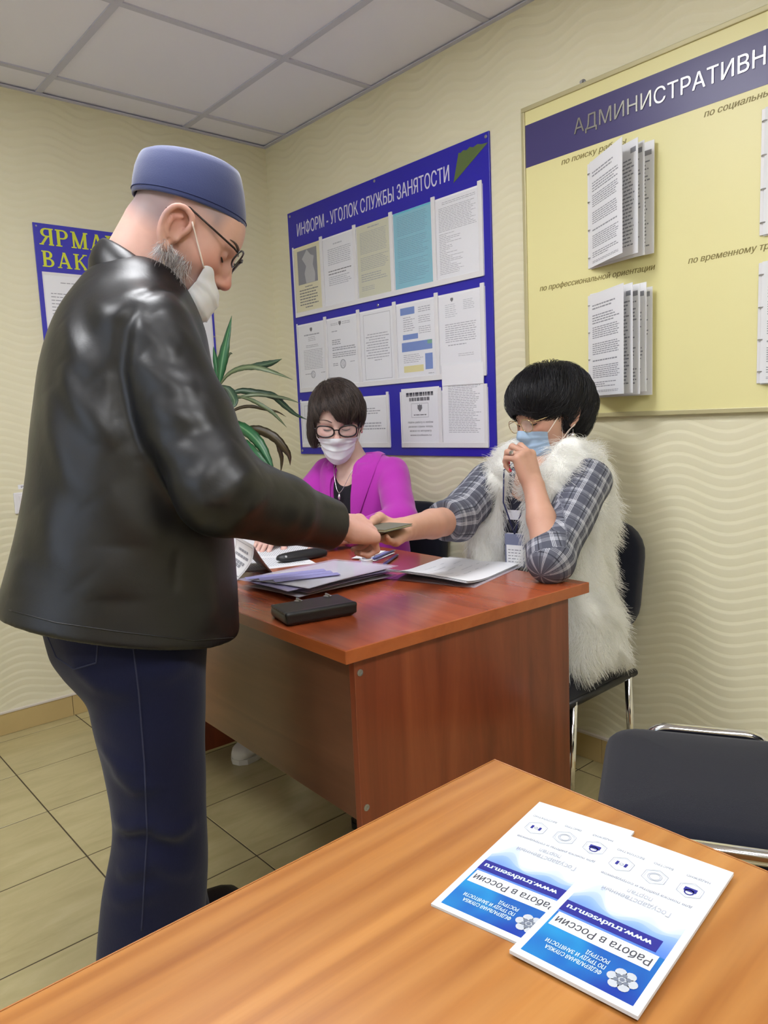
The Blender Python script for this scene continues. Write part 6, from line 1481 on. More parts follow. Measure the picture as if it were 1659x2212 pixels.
FOLD_M = [([(0.536, 1.206, 1.3722), (0.5227, 1.1994, 1.3536), (0.5123, 1.1994, 1.3364), (0.5035, 1.2029, 1.3197), (0.4986, 1.2033, 1.2974), (0.4942, 1.2049, 1.2753), (0.4903, 1.2078, 1.2532), (0.491, 1.2047, 1.2282), (0.4919, 1.2022, 1.2032), (0.4927, 1.1996, 1.178), (0.4962, 1.1956, 1.1552), (0.5006, 1.1934, 1.1322), (0.5054, 1.192, 1.1091)], 0.01, -0.012), ([(0.5354, 1.208, 1.374), (0.5494, 1.2084, 1.3795), (0.566, 1.2141, 1.3861), (0.5952, 1.2457, 1.3978), (0.622, 1.2653, 1.4013), (0.6474, 1.2804, 1.404)], 0.006, -0.005), ([(0.5207, 1.1962, 1.344), (0.5249, 1.1896, 1.3341), (0.529, 1.1831, 1.3242), (0.5331, 1.1766, 1.3143), (0.539, 1.1694, 1.3044), (0.5451, 1.1624, 1.2945), (0.5512, 1.1557, 1.2847), (0.5579, 1.1518, 1.2808), (0.5648, 1.1485, 1.277), (0.5721, 1.1456, 1.2731)], 0.014499999999999999, 0.0081), ([(0.5534, 1.1851, 1.3482), (0.5607, 1.1787, 1.3371), (0.5683, 1.1725, 1.326), (0.5761, 1.1668, 1.315), (0.5828, 1.1637, 1.3082), (0.5899, 1.1613, 1.3014), (0.5974, 1.1597, 1.2947)], 0.013049999999999999, 0.0054), ([(0.5133, 1.177, 1.2732), (0.5196, 1.1667, 1.2622), (0.5259, 1.1568, 1.2512), (0.5323, 1.147, 1.2403), (0.54, 1.138, 1.2338), (0.5477, 1.1292, 1.2274), (0.5557, 1.1211, 1.221), (0.5636, 1.1169, 1.2192), (0.572, 1.1135, 1.2175), (0.581, 1.1111, 1.2158)], 0.01595, 0.009000000000000001), ([(0.5141, 1.1567, 1.2056), (0.5197, 1.142, 1.1963), (0.5261, 1.1292, 1.1871), (0.5332, 1.1182, 1.178), (0.542, 1.1096, 1.1751), (0.5514, 1.1023, 1.1721), (0.5614, 1.0962, 1.1692), (0.5709, 1.0934, 1.1712), (0.5812, 1.0919, 1.1733), (0.5924, 1.0919, 1.1755)], 0.0174, 0.0063), ([(0.5153, 1.1561, 1.1314), (0.5208, 1.1349, 1.1248), (0.5274, 1.1165, 1.1184), (0.5348, 1.1003, 1.1119), (0.5444, 1.0874, 1.1138), (0.5552, 1.0771, 1.1157), (0.5674, 1.0693, 1.1174), (0.581, 1.0681, 1.1251), (0.5966, 1.0703, 1.1329), (0.6152, 1.0774, 1.1407)], 0.0174, 0.0081), ([(0.5287, 1.1446, 1.0703), (0.5268, 1.1015, 1.0721), (0.534, 1.0788, 1.0723), (0.5439, 1.0622, 1.072), (0.5544, 1.0554, 1.081), (0.5664, 1.0515, 1.0898), (0.5799, 1.0502, 1.0985), (0.5924, 1.0519, 1.1061), (0.6069, 1.0568, 1.1138), (0.6249, 1.0671, 1.1213)], 0.01595, 0.009000000000000001), ([(0.5369, 1.0708, 1.0285), (0.5457, 1.0564, 1.0333), (0.5564, 1.0457, 1.0376), (0.5685, 1.0378, 1.0416), (0.5802, 1.0329, 1.0528), (0.5937, 1.0311, 1.0638), (0.61, 1.0336, 1.0745), (0.6191, 1.0364, 1.0786), (0.6295, 1.0413, 1.0826), (0.6422, 1.0497, 1.0864)], 0.014499999999999999, 0.009000000000000001), ([(0.5847, 1.0417, 1.0101), (0.5946, 1.0364, 1.0167), (0.606, 1.0335, 1.023), (0.6192, 1.0334, 1.029), (0.6343, 1.0356, 1.0398), (0.6531, 1.0432, 1.0502), (0.6767, 1.0578, 1.0603)], 0.013049999999999999, 0.0054), ([(0.7138, 1.0815, 0.9669), (0.7149, 1.072, 0.9811), (0.7191, 1.0673, 0.9945), (0.7257, 1.0663, 1.0073), (0.7303, 1.0673, 1.0162), (0.7362, 1.0702, 1.0248), (0.7437, 1.0755, 1.0333)], 0.013049999999999999, 0.0045000000000000005), ([(0.7656, 1.1008, 0.9454), (0.762, 1.0873, 0.9598), (0.7629, 1.0802, 0.9729), (0.7668, 1.0773, 0.9852), (0.7686, 1.0765, 0.9962), (0.7724, 1.0783, 1.0067), (0.7786, 1.0837, 1.0169)], 0.01015, 0.0036000000000000003), ([(0.4576, 1.3315, 1.3518), (0.4545, 1.3136, 1.3364), (0.4528, 1.2996, 1.3217), (0.4517, 1.2876, 1.3075), (0.4522, 1.277, 1.2959), (0.4533, 1.2679, 1.2845), (0.4548, 1.26, 1.2734), (0.4591, 1.2501, 1.2634), (0.4638, 1.2411, 1.2535), (0.4686, 1.2328, 1.2437)], 0.01595, 0.0081), ([(0.4364, 1.2979, 1.2763), (0.4353, 1.2913, 1.2641), (0.4345, 1.2855, 1.252), (0.4339, 1.2803, 1.24), (0.4359, 1.2689, 1.2255), (0.4383, 1.2587, 1.2111), (0.4411, 1.2498, 1.1969), (0.4467, 1.2394, 1.1836), (0.4527, 1.2303, 1.1704), (0.4591, 1.2223, 1.1572), (0.4664, 1.2153, 1.1473), (0.4741, 1.2091, 1.1373), (0.4821, 1.2037, 1.1272)], 0.0174, 0.009000000000000001), ([(0.5092, 1.3455, 1.423), (0.5023, 1.3133, 1.402), (0.497, 1.286, 1.3824), (0.4908, 1.2568, 1.3629), (0.489, 1.2409, 1.3503), (0.4891, 1.23, 1.3385), (0.4906, 1.2225, 1.3273)], 0.0174, 0.0063), ([(0.4197, 1.3252, 1.2383), (0.4158, 1.3141, 1.2121), (0.4126, 1.3056, 1.1862), (0.41, 1.2988, 1.1605), (0.4112, 1.2845, 1.1373), (0.413, 1.2725, 1.1144), (0.4154, 1.2622, 1.0915), (0.4217, 1.2492, 1.0735), (0.4285, 1.2378, 1.0556), (0.4356, 1.2274, 1.0376)], 0.0203, 0.007200000000000001), ([(0.4462, 1.2317, 1.1353), (0.449, 1.2252, 1.11), (0.4522, 1.2197, 1.0846), (0.4556, 1.2146, 1.0591), (0.4659, 1.2059, 1.0406), (0.4768, 1.1984, 1.022), (0.4883, 1.1924, 1.003), (0.5036, 1.187, 0.9911), (0.5197, 1.1832, 0.9788), (0.5369, 1.181, 0.9661)], 0.0232, 0.0063), ([(0.3837, 1.3164, 1.0458), (0.3836, 1.2995, 1.0208), (0.384, 1.2848, 0.996), (0.3851, 1.2724, 0.9711), (0.3925, 1.2553, 0.9512), (0.4005, 1.2407, 0.931), (0.409, 1.2277, 0.9106)], 0.026099999999999998, 0.0054), ([(0.5564, 1.1804, 0.9513), (0.5536, 1.1798, 0.9384), (0.5508, 1.1792, 0.9254), (0.548, 1.1786, 0.9126), (0.5461, 1.1778, 0.9009), (0.5441, 1.1769, 0.8893), (0.5421, 1.176, 0.8776)], 0.005, -0.006), ([(0.3503, 1.3614, 0.951), (0.3444, 1.357, 0.9283), (0.3384, 1.3521, 0.9058), (0.3321, 1.3457, 0.8839)], 0.028999999999999998, 0.0054), ([(0.4581, 1.2026, 0.9675), (0.4538, 1.2021, 0.9373), (0.4492, 1.2005, 0.9072), (0.4445, 1.1985, 0.8772)], 0.0319, 0.0054), ([(0.6085, 1.1891, 0.9467), (0.6104, 1.1892, 0.9131), (0.6118, 1.1883, 0.8794), (0.6128, 1.1867, 0.8457), (0.6083, 1.1841, 0.8273), (0.604, 1.1816, 0.8089), (0.5997, 1.1792, 0.7905)], 0.026099999999999998, 0.007200000000000001)]
jacket = Fold(jk, FOLD_M, noise=((12, .0014, 2), (30, .0005, 9)))
solid('jacket', jacket, .0042, M['leather'], man, 1)
# stand collar: a rolled band round the neck
cp = []
CB, CF = V3(.575, 1.440, 1.500), V3(.700, 1.318, 1.385)
for i in range(25):
    a = math.radians(-158 + 316 * i / 24); c0 = V3(.632, 1.388, 1.452); 
    r = c0 + (-FM * math.cos(a) * .082 + LM_ * math.sin(a) * .080); r = r + V3(0, 0, .028 * math.cos(a) - .030 * (1 - math.cos(a)) * .9)
    cp.append(r)
m = MB(); rows = []
for i, p in enumerate(cp):
    rad = unit((p - V3(.632, 1.388, 1.452)) * V3(1, 1, 0)); e = .75 + .25 * math.cos((i / 24 - .5) * 2.2)
    sec = [(.013, -.028), (.016, -.008), (.012, .012), (.004, .026), (-.002, .030), (-.006, .027), (-.004, .010), (0, -.010), (.002, -.028)]
    rows.append([p + rad * a + V3(0, 0, b * e) - rad * .25 * b for a, b in sec])
m.grid(np.array(rows)); m.build('collar', M['leather'], man, smooth=True)
for pts in SEAMS_M: MB().tube(pts, .0014, 6).build('seam', M['leather'], man, smooth=True)
# skullcap
cB, cT = V3(.711, 1.345, 1.562), V3(.722, 1.346, 1.655)
def cap_ring(c, pitch, a, b, n=48):
    f = V3(.875 * math.cos(pitch), -.485 * math.cos(pitch), -math.sin(pitch)); l = V3(.485, .875, 0); f = unit(f); l = unit(l)
    return [tuple(c + f * a * math.cos(2 * math.pi * i / n) + l * b * math.sin(2 * math.pi * i / n)) for i in range(n)]
rg = []
for t, a, b, pt in ((0, .1075, .0905, 17), (.04, .1085, .0915, 17), (.3, .1075, .0905, 16), (.62, .103, .087, 14), (.86, .0965, .081, 12), (.96, .092, .077, 11), (1.03, .080, .066, 11), (1.09, .055, .045, 11), (1.115, .02, .016, 11)):
    rg.append(cap_ring(cB + (cT - cB) * t, math.radians(pt), a, b))
inn = [cap_ring(cB + (cT - cB) * t, math.radians(17), .1045, .0875) for t in (.12, .0)]
m = MB(); rr = inn + rg; n = 48; m.add([p for r in rr for p in r], [(i * n + j, i * n + (j + 1) % n, (i + 1) * n + (j + 1) % n, (i + 1) * n + j) for i in range(len(rr) - 1) for j in range(n)] + [tuple((len(rr) - 1) * n + j for j in range(n))])
m.build('skullcap', M['cap_cloth'], man, smooth=True)
m = MB(); m.tube(cap_ring(cB + (cT - cB) * .10, math.radians(17), .1088, .0918) + [cap_ring(cB + (cT - cB) * .10, math.radians(17), .1088, .0918)[0]], .0012, 6, cap=False); m.build('cap_stitching', plain('navy_thread', C8(30, 42, 90), .8), man, smooth=True)
face_mask(HM, headM, M['mask_white'], M['strap'], man, c=(.036, 0, -.088), beta=(54, -92), phi=57, dip=34, smooth=30, puff=.016, off=.005, pleats=4, droop=.014, label='lowered white face mask under the nose')
spectacles(HM, man, M['dark_frame'], .050, .032, .10, .033, .108, .008, .0018, cat=.2, temple_z=.006)
# beard of wispy grey strands along the jaw
def beard():
    V, Q = polygonize(headM, .006); N = normals(V, Q); q = HM.loc(V)
    ok = (q[:, 2] < -.050) & (q[:, 0] > -.010) & (q[:, 2] > -.150) & (q[:, 0] < .048); i = RNG.choice(np.nonzero(ok)[0], 3600); n = N[i]; p = V[i] + RNG.normal(0, .0025, (3600, 3))
    dn = np.array([0, 0, -1.]) * .9 - HM.R[0] * .25 + RNG.normal(0, .26, (3600, 3)) + .5 * np.stack([wob(p.astype(f32), 90, 61 + c) for c in range(3)], 1); L = RNG.uniform(.012, .042, 3600); k = 5; P = [p]
    for j in range(1, k): d = n * (.55 - .08 * j) + dn * (.5 + .12 * j); d /= np.linalg.norm(d, axis=1)[:, None]; P.append(P[-1] + d * (L / k)[:, None])
    strands('beard', np.stack(P, 1), .00030, hair_mat('grey_beard_hair', C8(132, 128, 134), C8(222, 220, 222), .6), man)
beard()
# ------------------------------------------------------------------ cloth of the seated women
def plaid(name, base, dark, white, cell):
    t = NT(name); a = t.n('ShaderNodeAttribute', attribute_name='weave'); s = t.n('ShaderNodeSeparateXYZ'); t.l(a.outputs['Vector'], s.inputs[0]); c = None
    nz = t.noise(t.coord(), 900, 2); col = t.mix(t.math('MULTIPLY', nz, .5), base, tuple(x * .6 for x in base))
    for ax in (0, 1):
        f = t.math('FRACT', t.math('DIVIDE', s.outputs[ax], cell))
        band = t.math('MULTIPLY', t.math('LESS_THAN', f, .42), .55); col = t.mix(band, col, dark)
        for q in (.47, .54, .61): col = t.mix(t.math('MULTIPLY', t.math('COMPARE', f, q, .016), .75), col, white)
        col = t.mix(t.math('MULTIPLY', t.math('COMPARE', f, .84, .03), .8), col, tuple(x * .4 for x in dark))
    t.l(col, t.b.inputs['Base Color']); t.b.inputs['Roughness'].default_value = .9; t.b.inputs['Specular IOR Level'].default_value = .15; t.bump(nz, .3, .001); return t.m
M['plaid'] = plaid('grey_plaid_cloth', C8(122, 125, 138), C8(76, 78, 92), C8(206, 208, 218), .046)
M['plaid_dark'] = plaid('dark_plaid_skirt', C8(52, 52, 64), C8(26, 26, 34), C8(150, 150, 160), .05)
def stripes():
    t = NT('navy_white_striped_knit'); a = t.n('ShaderNodeAttribute', attribute_name='weave'); s = t.n('ShaderNodeSeparateXYZ'); t.l(a.outputs['Vector'], s.inputs[0])
    f = t.math('FRACT', t.math('DIVIDE', s.outputs[0], .062)); t.l(t.mix(t.math('LESS_THAN', f, .42), C8(28, 28, 44), C8(214, 214, 224)), t.b.inputs['Base Color']); t.b.inputs['Roughness'].default_value = .9; return t.m
M['tee'] = stripes()
M['fur_base'] = plain('white_fur_hide', C8(244, 244, 240), .95)
M['fur'] = fur_hair('white_fur_hair', C8(246, 246, 243), C8(254, 254, 253))
def pinkm():
    t = NT('magenta_suiting'); n = t.noise(t.coord(), 800, 2); t.l(t.mix(t.math('MULTIPLY', n, .3), C8(184, 54, 178), C8(150, 36, 146)), t.b.inputs['Base Color']); t.b.inputs['Roughness'].default_value = .8; t.b.inputs['Sheen Weight'].default_value = .25; t.b.inputs['Specular IOR Level'].default_value = .2; t.bump(t.noise(t.coord(), 16, 3), .15, .006); return t.m
M['pink'] = pinkm()
M['black_top'] = plain('black_knit_top', C8(20, 18, 28), .85)
M['silver'] = plain('silver_jewellery', C8(220, 220, 224), .18, .95)

def limb_weave(segs):
    """(along, around) cloth coordinates from limb segments [(a, b)]"""
    def f(V):
        best = np.full(len(V), 1e9); out = np.zeros((len(V), 3)); base = 0
        for a, b in segs:
            a = np.asarray(a, float); b = np.asarray(b, float); L = np.linalg.norm(b - a); d = (b - a) / L; s1 = unit(np.cross(d, (0.3, .2, 1))); s2 = np.cross(d, s1)
            q = V - a; t = q @ d; tc = np.clip(t, 0, L); r = np.linalg.norm(q - tc[:, None] * d, axis=1); m = r < best; best = np.where(m, r, best)
            ang = np.arctan2(q @ s2, q @ s1); out[m] = np.stack([base + t, ang * .055, np.zeros_like(t)], 1)[m]; base += L
        return out
    return f

def hair_flow(name, Hd, hull, V, N, n, k, step, crown, side, mat, parent, rad=.00042, lift=.003, rnd=.25, ok=None, stop=None):
    q = Hd.loc(V); idx = np.nonzero(ok(q))[0] if ok else np.arange(len(V)); i = RNG.choice(idx, n); p = V[i] + RNG.normal(0, .0015, (n, 3)); cr = Hd.p(*crown); sd = side[0] * Hd.R[0] + side[1] * Hd.R[1] + side[2] * Hd.R[2]
    lf = RNG.uniform(-.001, lift, n); j = RNG.normal(0, rnd * .5, (n, 3)) + rnd * 1.2 * np.stack([wob(p.astype(f32), 60, 51 + c) for c in range(3)], 1); P = [p]; st = step * RNG.uniform(.5, 1.3, n); lf = lf + .5 * lift * wob(p.astype(f32), 70, 57)
    for s in range(k - 1):
        g = grad(hull, p); d = unit_rows(p - cr) * .8 + sd + j * .5 - Hd.R[2] * .25; d -= g * np.einsum('ij,ij->i', d, g)[:, None]; d = unit_rows(d)
        if stop is not None:
            es = evl(stop, p); es = np.full(n, 1.) if es is None else es; st = np.where(es < -.003, 0, st)
        p0 = p; p = p + d * st[:, None]; e = evl(hull, p); e = np.zeros(n) if e is None else e; p = p - g * (np.clip(e, -.02, .02) - lf)[:, None] * .8; p = np.where((st == 0)[:, None], p0, p); P.append(p)
    return strands(name, np.stack(P, 1), rad, mat, parent)
def unit_rows(a): return a / (np.linalg.norm(a, axis=1)[:, None] + 1e-9)

def patch_on(sdf, inner, outer, ni, nj, lift, thick, name, mat, parent, view):
    """a panel of cloth between two curves laid on a solid"""
    A = catmull(inner, ni); B_ = catmull(outer, ni); n = min(len(A), len(B_)); P = np.array([[np.array(A[i]) * (1 - t) + np.array(B_[i]) * t for t in np.linspace(0, 1, nj)] for i in range(n)]); S = P.shape[:2]; p = P.reshape(-1, 3)
    for _ in range(25):
        e = evl(sdf, p); e = np.zeros(len(p)) if e is None else e; g = grad(sdf, p); p = p - g * np.clip(e - lift, -.01, .01)[:, None] * .7
    P = p.reshape(*S, 3); g = grad(sdf, p).reshape(*S, 3); ed = np.linspace(0, 1, nj)[None, :, None]; P = P + g * (thick * np.sin(np.clip(ed, 0, 1) * math.pi) ** .5)
    m = MB(); m.grid(P); m.grid((P - g * .004)[:, ::-1]); o = m.build(name, mat, parent, smooth=True); return o

# ------------------------------------------------------------------ the woman in the white fur vest
w1 = thing('person', 'seated person in white fur vest and grey plaid shirt, hand on pale blue mask', 'person', (1.69, 1.30, 0))
H1 = Head((1.752, 1.287, 1.148), head_frame((-.958, .267), math.radians(13), math.radians(-3)), .96, True)
head1 = H1.solid(); FB = unit((-.97, -.22, 0)); LB = V3(-FB[1], FB[0], 0); Y1 = math.atan2(FB[1], FB[0])
sL, eL, wL = V3(1.722, 1.128, .965), V3(1.448, 1.066, .806), V3(1.514, 1.160, .968)
sR, eR, wR = V3(1.672, 1.445, .955), V3(1.414, 1.335, .885), V3(1.140, 1.245, .902)
hL, tL = hand(wL, (-.02, .36, .93), (.02, .95, -.34), 'L', ((36, 66, 34), (46, 76, 40), (56, 82, 44), (64, 82, 44)), spread=(.14, .04, -.08, -.22), thumb=((.78, .40, .48), (.80, .02, .60), (.72, -.2, .66)), s=.97)
hR, tR = hand(wR, (-.95, -.27, -.03), (-.10, -.34, .93), 'R', ((4, 12, 8), (6, 14, 10), (8, 16, 10), (10, 18, 12)), spread=(.10, .03, -.04, -.14), thumb=((.76, .40, .44), (.95, -.22, .06), (.95, -.25, -.08)), s=.98)
tor1 = Loft([.47, .60, .75, .90, 1.0, 1.035], [1.69, 1.695, 1.70, 1.705, 1.722, 1.735], [1.295, 1.292, 1.288, 1.283, 1.272, 1.266], [.13, .13, .125, .118, .085, .06], [.175, .165, .165, .175, .15, .09], Y1, .04)
body1 = U([U([head1, Cap(V3(1.765, 1.268, 1.01), H1.p(-.028, 0, -.05), .056, .050)], .02), tor1, U([Cap(sL, eL, .045, .040), Cap(eL, eL * .45 + wL * .55, .040, .034), Cap(eL * .45 + wL * .55, wL, .034, .0265), hL], .014), U([Cap(sR, eR, .045, .041), Cap(eR, eR * .5 + wR * .5, .041, .035), Cap(eR * .5 + wR * .5, wR, .035, .0275), hR], .014),
           U([Cap((1.66, 1.22, .52), (1.27, 1.235, .52), .075, .055), Cap((1.27, 1.235, .52), (1.30, 1.25, .10), .05, .035)], .03), U([Cap((1.66, 1.36, .52), (1.25, 1.42, .52), .075, .055), Cap((1.25, 1.42, .52), (1.35, 1.505, .10), .05, .035)], .03)], .03)
solid('body', body1, .0030, M['skin_tan'], w1, 1, head_attrs(H1, 'woman'))
eye_lines(H1, head1, w1, plain('dark_brow', C8(50, 40, 40), .9), M['lash'])
tee1 = Loft([.50, .62, .75, .90, .985], [1.69, 1.695, 1.70, 1.705, 1.712], [1.295, 1.292, 1.288, 1.283, 1.276], [.140, .142, .136, .126, .105], [.18, .17, .168, .172, .14], Y1, .03)
solid('striped_top', Cut(tee1, Cap(V3(1.64, 1.265, 1.05), V3(1.60, 1.25, 1.00), .085), .006), .006, M['tee'], w1, 1, lambda V: {'weave': np.stack([V[:, 2], V[:, 1], V[:, 0]], 1)})
shirt_t = Loft([.52, .62, .75, .90, 1.0, 1.04], [1.692, 1.697, 1.702, 1.707, 1.724, 1.742], [1.295, 1.292, 1.288, 1.283, 1.272, 1.266], [.150, .150, .143, .132, .10, .07], [.19, .178, .176, .186, .165, .10], Y1, .03)
cfr = V3(1.70, 1.285, .80)
def front_gap(w, tiltl, dep=.2, c=cfr): 
    M_ = np.array([FB, unit(LB * math.cos(tiltl) + V3(0, 0, 1) * math.sin(tiltl)), unit(V3(0, 0, 1) * math.cos(tiltl) - LB * math.sin(tiltl))]); return RBox(c + FB * dep, (dep - .01, w, .40), .02, M_)
cuffL = Plane(eL * .74 + wL * .26, unit(wL - eL) * .8 + V3(-.12, -.1, 0)); cuffR = Plane(eR * .70 + wR * .30, unit(wR - eR))
shL_ = U([Cap(sL + V3(0, .008, 0), eL, .062, .057), Cut(Cap(eL, eL * .4 + wL * .6, .058, .052), cuffL, .006, keep=True)], .012)
shR_ = U([Cap(sR, eR, .062, .056), Cut(Cap(eR, eR * .5 + wR * .5, .057, .050), cuffR, .006, keep=True)], .012)
shirt1 = U([Cut(Cut(shirt_t, front_gap(.040, .0), .01), Cap(V3(1.68, 1.26, 1.02), H1.p(0, 0, -.06), .066, .08), .01), Fold(shL_, [], noise=((21, .0042, 3), (48, .0014, 6))), Fold(shR_, [], noise=((21, .0042, 4), (48, .0014, 7)))], .012)
lwv = limb_weave([(sL, eL), (eL, wL)]); rwv = limb_weave([(sR, eR), (eR, wR)])
def wv1(V):
    dl = np.minimum(shL_.ev(V.astype(f32), (V.min(0), V.max(0))), 9); dr_ = shR_.ev(V.astype(f32), (V.min(0), V.max(0))); dt = shirt_t.ev(V.astype(f32)); o = np.stack([V[:, 2], V @ LB, V[:, 0]], 1); a = lwv(V); b = rwv(V)
    o = np.where((dl < dt)[:, None], a, o); o = np.where(((dr_ < dt) & (dr_ < dl))[:, None], b, o); return {'weave': o}
solid('plaid_shirt', shirt1, .0040, M['plaid'], w1, 1, wv1)
skirt1 = U([Loft([.44, .50, .58], [1.69, 1.69, 1.69], [1.29, 1.29, 1.29], [.15, .16, .15], [.19, .19, .185], Y1, .03), Cap((1.66, 1.22, .52), (1.27, 1.235, .52), .088, .07), Cap((1.66, 1.36, .52), (1.26, 1.42, .52), .088, .07), Cap((1.27, 1.235, .52), (1.295, 1.248, .14), .065, .055), Cap((1.25, 1.42, .52), (1.345, 1.50, .14), .065, .055)], .03)
solid('trousers', skirt1, .007, M['plaid_dark'], w1, 1, lambda V: {'weave': np.stack([V[:, 2], V[:, 1], V[:, 0]], 1)})
shoe((1.30, 1.245, 0), V3(-.95, .2, 0), mat=M['black_leather'], parent=w1, L_=.25, s=.85); shoe((1.36, 1.50, 0), V3(-.75, .5, 0), mat=M['black_leather'], parent=w1, L_=.25, s=.85)
# shirt collar flap
for sg in (1, -1):
    p0 = V3(1.752, 1.262, 1.062)
    inner = [p0 - FB * .05 + LB * sg * .045, p0 + FB * .0 + LB * sg * .068 - V3(0, 0, .005), p0 + FB * .06 + LB * sg * .045 - V3(0, 0, .055)]; outer = [q + LB * sg * .016 - V3(0, 0, .032) + FB * .004 * i for i, q in enumerate(inner)]
    A = np.array([[np.array(a) * (1 - t) + np.array(b) * t + (LB * sg) * .010 * math.sin(t * math.pi) for t in np.linspace(0, 1, 5)] for a, b in zip(catmull(inner, 5), catmull(outer, 5))]); m = MB(); m.grid(A); m.grid((A - LB * sg * .003)[:, ::-1])
    o = m.build('shirt_collar', M['plaid'], w1, smooth=True); W_a = np.array(m.v); at = o.data.attributes.new('weave', 'FLOAT_VECTOR', 'POINT'); at.data.foreach_set('vector', W_a.astype(f32).ravel())
# fur vest
vt = Loft([.47, .55, .66, .80, .92, 1.005, 1.055], [1.705, 1.705, 1.703, 1.706, 1.712, 1.728, 1.748], [1.272, 1.276, 1.285, 1.287, 1.282, 1.274, 1.268], [.170, .172, .155, .146, .140, .116, .082], [.215, .210, .190, .186, .19, .168, .112], Y1, .03)
vest1 = Cut(Cut(vt, front_gap(.062, .0), .02), Cap(V3(1.66, 1.258, 1.03), H1.p(-.005, 0, -.055), .075, .080), .012)
vest1 = U([vest1, Cap((1.735, 1.205, 1.035), (1.610, 1.188, .935), .048, .046), Cap((1.610, 1.188, .935), (1.590, 1.200, .80), .046, .036), Cap((1.715, 1.365, 1.035), (1.590, 1.365, .935), .048, .046), Cap((1.590, 1.365, .935), (1.555, 1.350, .76), .048, .050)], .02)
vest1 = U([vest1, Cap((1.655, 1.115, .60), (1.63, 1.112, .50), .05, .035)], .04)
vest1 = Cut(vest1, U([Cap(sL * .70 + eL * .30, eL, .064, .064), Cap(sR * .72 + eR * .28, eR, .064, .064)], .01), .008)
vo, VV, VQ = solid('fur_vest', vest1, .006, M['fur_base'], w1, 1)
def fur():
    n = 60000; N = normals(VV, VQ); i = RNG.integers(0, len(VQ), n); b = RNG.dirichlet((1, 1, 1, 1), n); p = (VV[VQ[i]] * b[..., None]).sum(1); nn = unit_rows((N[VQ[i]] * b[..., None]).sum(1))
    cl = unit_rows(np.stack([wob(p.astype(f32), 38, 11), wob(p.astype(f32), 38, 12), wob(p.astype(f32), 38, 13)], 1) + 1e-6)
    d = nn * .75 + np.array([0, 0, -.62]) + cl * .38 + RNG.normal(0, .16, (n, 3)); L = RNG.uniform(.028, .060, n) * (1 + .35 * wob(p.astype(f32), 20, 15)); L = np.clip(L, .016, .075); k = 5; P = [p - nn * .001]
    # keep the fur off what it would pass through: face, hands, sleeves
    for s in range(k - 1):
        dd = unit_rows(d + np.array([0, 0, -.22]) * s + cl * .14 * s); P.append(P[-1] + dd * (L / (k - 1))[:, None])
    tip = P[-1]; e1 = evl(U([head1, hL, Cap(eL, wL, .036, .03)], 0), tip); e1 = np.full(n, 1.) if e1 is None else e1
    e2 = evl(U([shL_, shR_], 0), p); e2 = np.full(n, 1.) if e2 is None else e2
    keep = (e1 > .004) & (e2 > -.002) & ~((tip[:, 0] < 1.500) & (tip[:, 2] < .77) & (tip[:, 2] > .70)) & (tip[:, 2] > .42) & (tip[:, 0] < 2.03)
    strands('fur', np.stack(P, 1)[keep], RNG.uniform(.00035, .0006, keep.sum()), M['fur'], vo)
fur()
# hair, mask, glasses, jewellery
hull1 = U([H1.E((-.022, .002, .046), (.116, .097, .100)), H1.E((.022, .0, .060), (.088, .088, .072)), H1.E((-.048, 0, -.022), (.072, .078, .080)), H1.E((-.070, 0, .02), (.075, .075, .09))], .03)
hull1 = Fold(hull1, [], noise=((15, .0055, 71),))
facecut1 = U([H1.E((.098, -.006, -.052), (.072, .084, .090)), H1.E((.02, .094, -.045), (.026, .030, .052)), H1.E((.02, -.094, -.045), (.026, .030, .052)), H1.E((.045, 0, -.12), (.11, .12, .075))], .01)
hair1 = Cut(hull1, facecut1, .008)
HR1 = Fold(hair1, [], noise=((30, .0050, 21), (80, .0012, 22)))
M['hair_black'] = hair_mat('black_hair', C8(10, 10, 13), C8(32, 31, 38), .40); M['hair_black_base'] = plain('black_hair_mass', C8(14, 13, 18), .5)
ho, hv, hq = solid('hair', HR1, .004, M['hair_black_base'], w1, 1)
hair_flow('hair_strand', H1, hull1, hv, normals(hv, hq), 11000, 9, .0080, (-.065, -.03, .14), (.34, .26, 0), M['hair_black'], ho, .00055, .009, .55, ok=lambda q: (q[:, 2] > -.06), stop=facecut1)
face_mask(H1, head1, M['mask_blue'], M['strap'], w1, c=(.032, 0, -.060), beta=(26, -60), phi=60, off=.006, pleats=4, droop=.012, label='pale blue face mask')
spectacles(H1, w1, M['gold_frame'], .048, .038, .12, .033, .112, -.008, .0011, cat=.0, square=2.2)
lobe = H1.p(-.008, .083, -.052)
m = MB(); m.tube([lobe, lobe - V3(0, 0, .008)], .0008, 6); m.lathe(lobe - V3(0, 0, .030), [(.001, 0), (.0065, .005), (.0085, .010), (.0065, .016), (.002, .022)], 12); m.build('earring', M['silver'], w1, smooth=True)
def torus_at(c, ax, R_, r, mat, name, parent):
    ax = unit(ax); b = unit(np.cross(ax, (.3, .2, 1))); d = np.cross(ax, b); MB().tube([tuple(c + (b * math.cos(q) + d * math.sin(q)) * R_) for q in np.linspace(0, 2 * math.pi, 21)], r, 8, cap=False).build(name, mat, parent, smooth=True)
rf = hL.items[1].items[6].items[0]; ra, rb_ = rf.a.astype(float), rf.b.astype(float); rc = ra * .45 + rb_ * .55
torus_at(rc, rb_ - ra, .0092, .0018, M['silver'], 'ring', w1)
toward = unit(V3(0, 0, 1.15) - rc); toward = unit(toward - unit(rb_ - ra) * np.dot(toward, unit(rb_ - ra))); m = MB(); m.lathe(rc + toward * .0085, [(.0062, 0), (.0072, .002), (.004, .005)], 10, toward); m.build('ring_stone', M['silver'], w1)
M['red_nail'] = plain('red_nail_varnish', C8(206, 60, 84), .25)
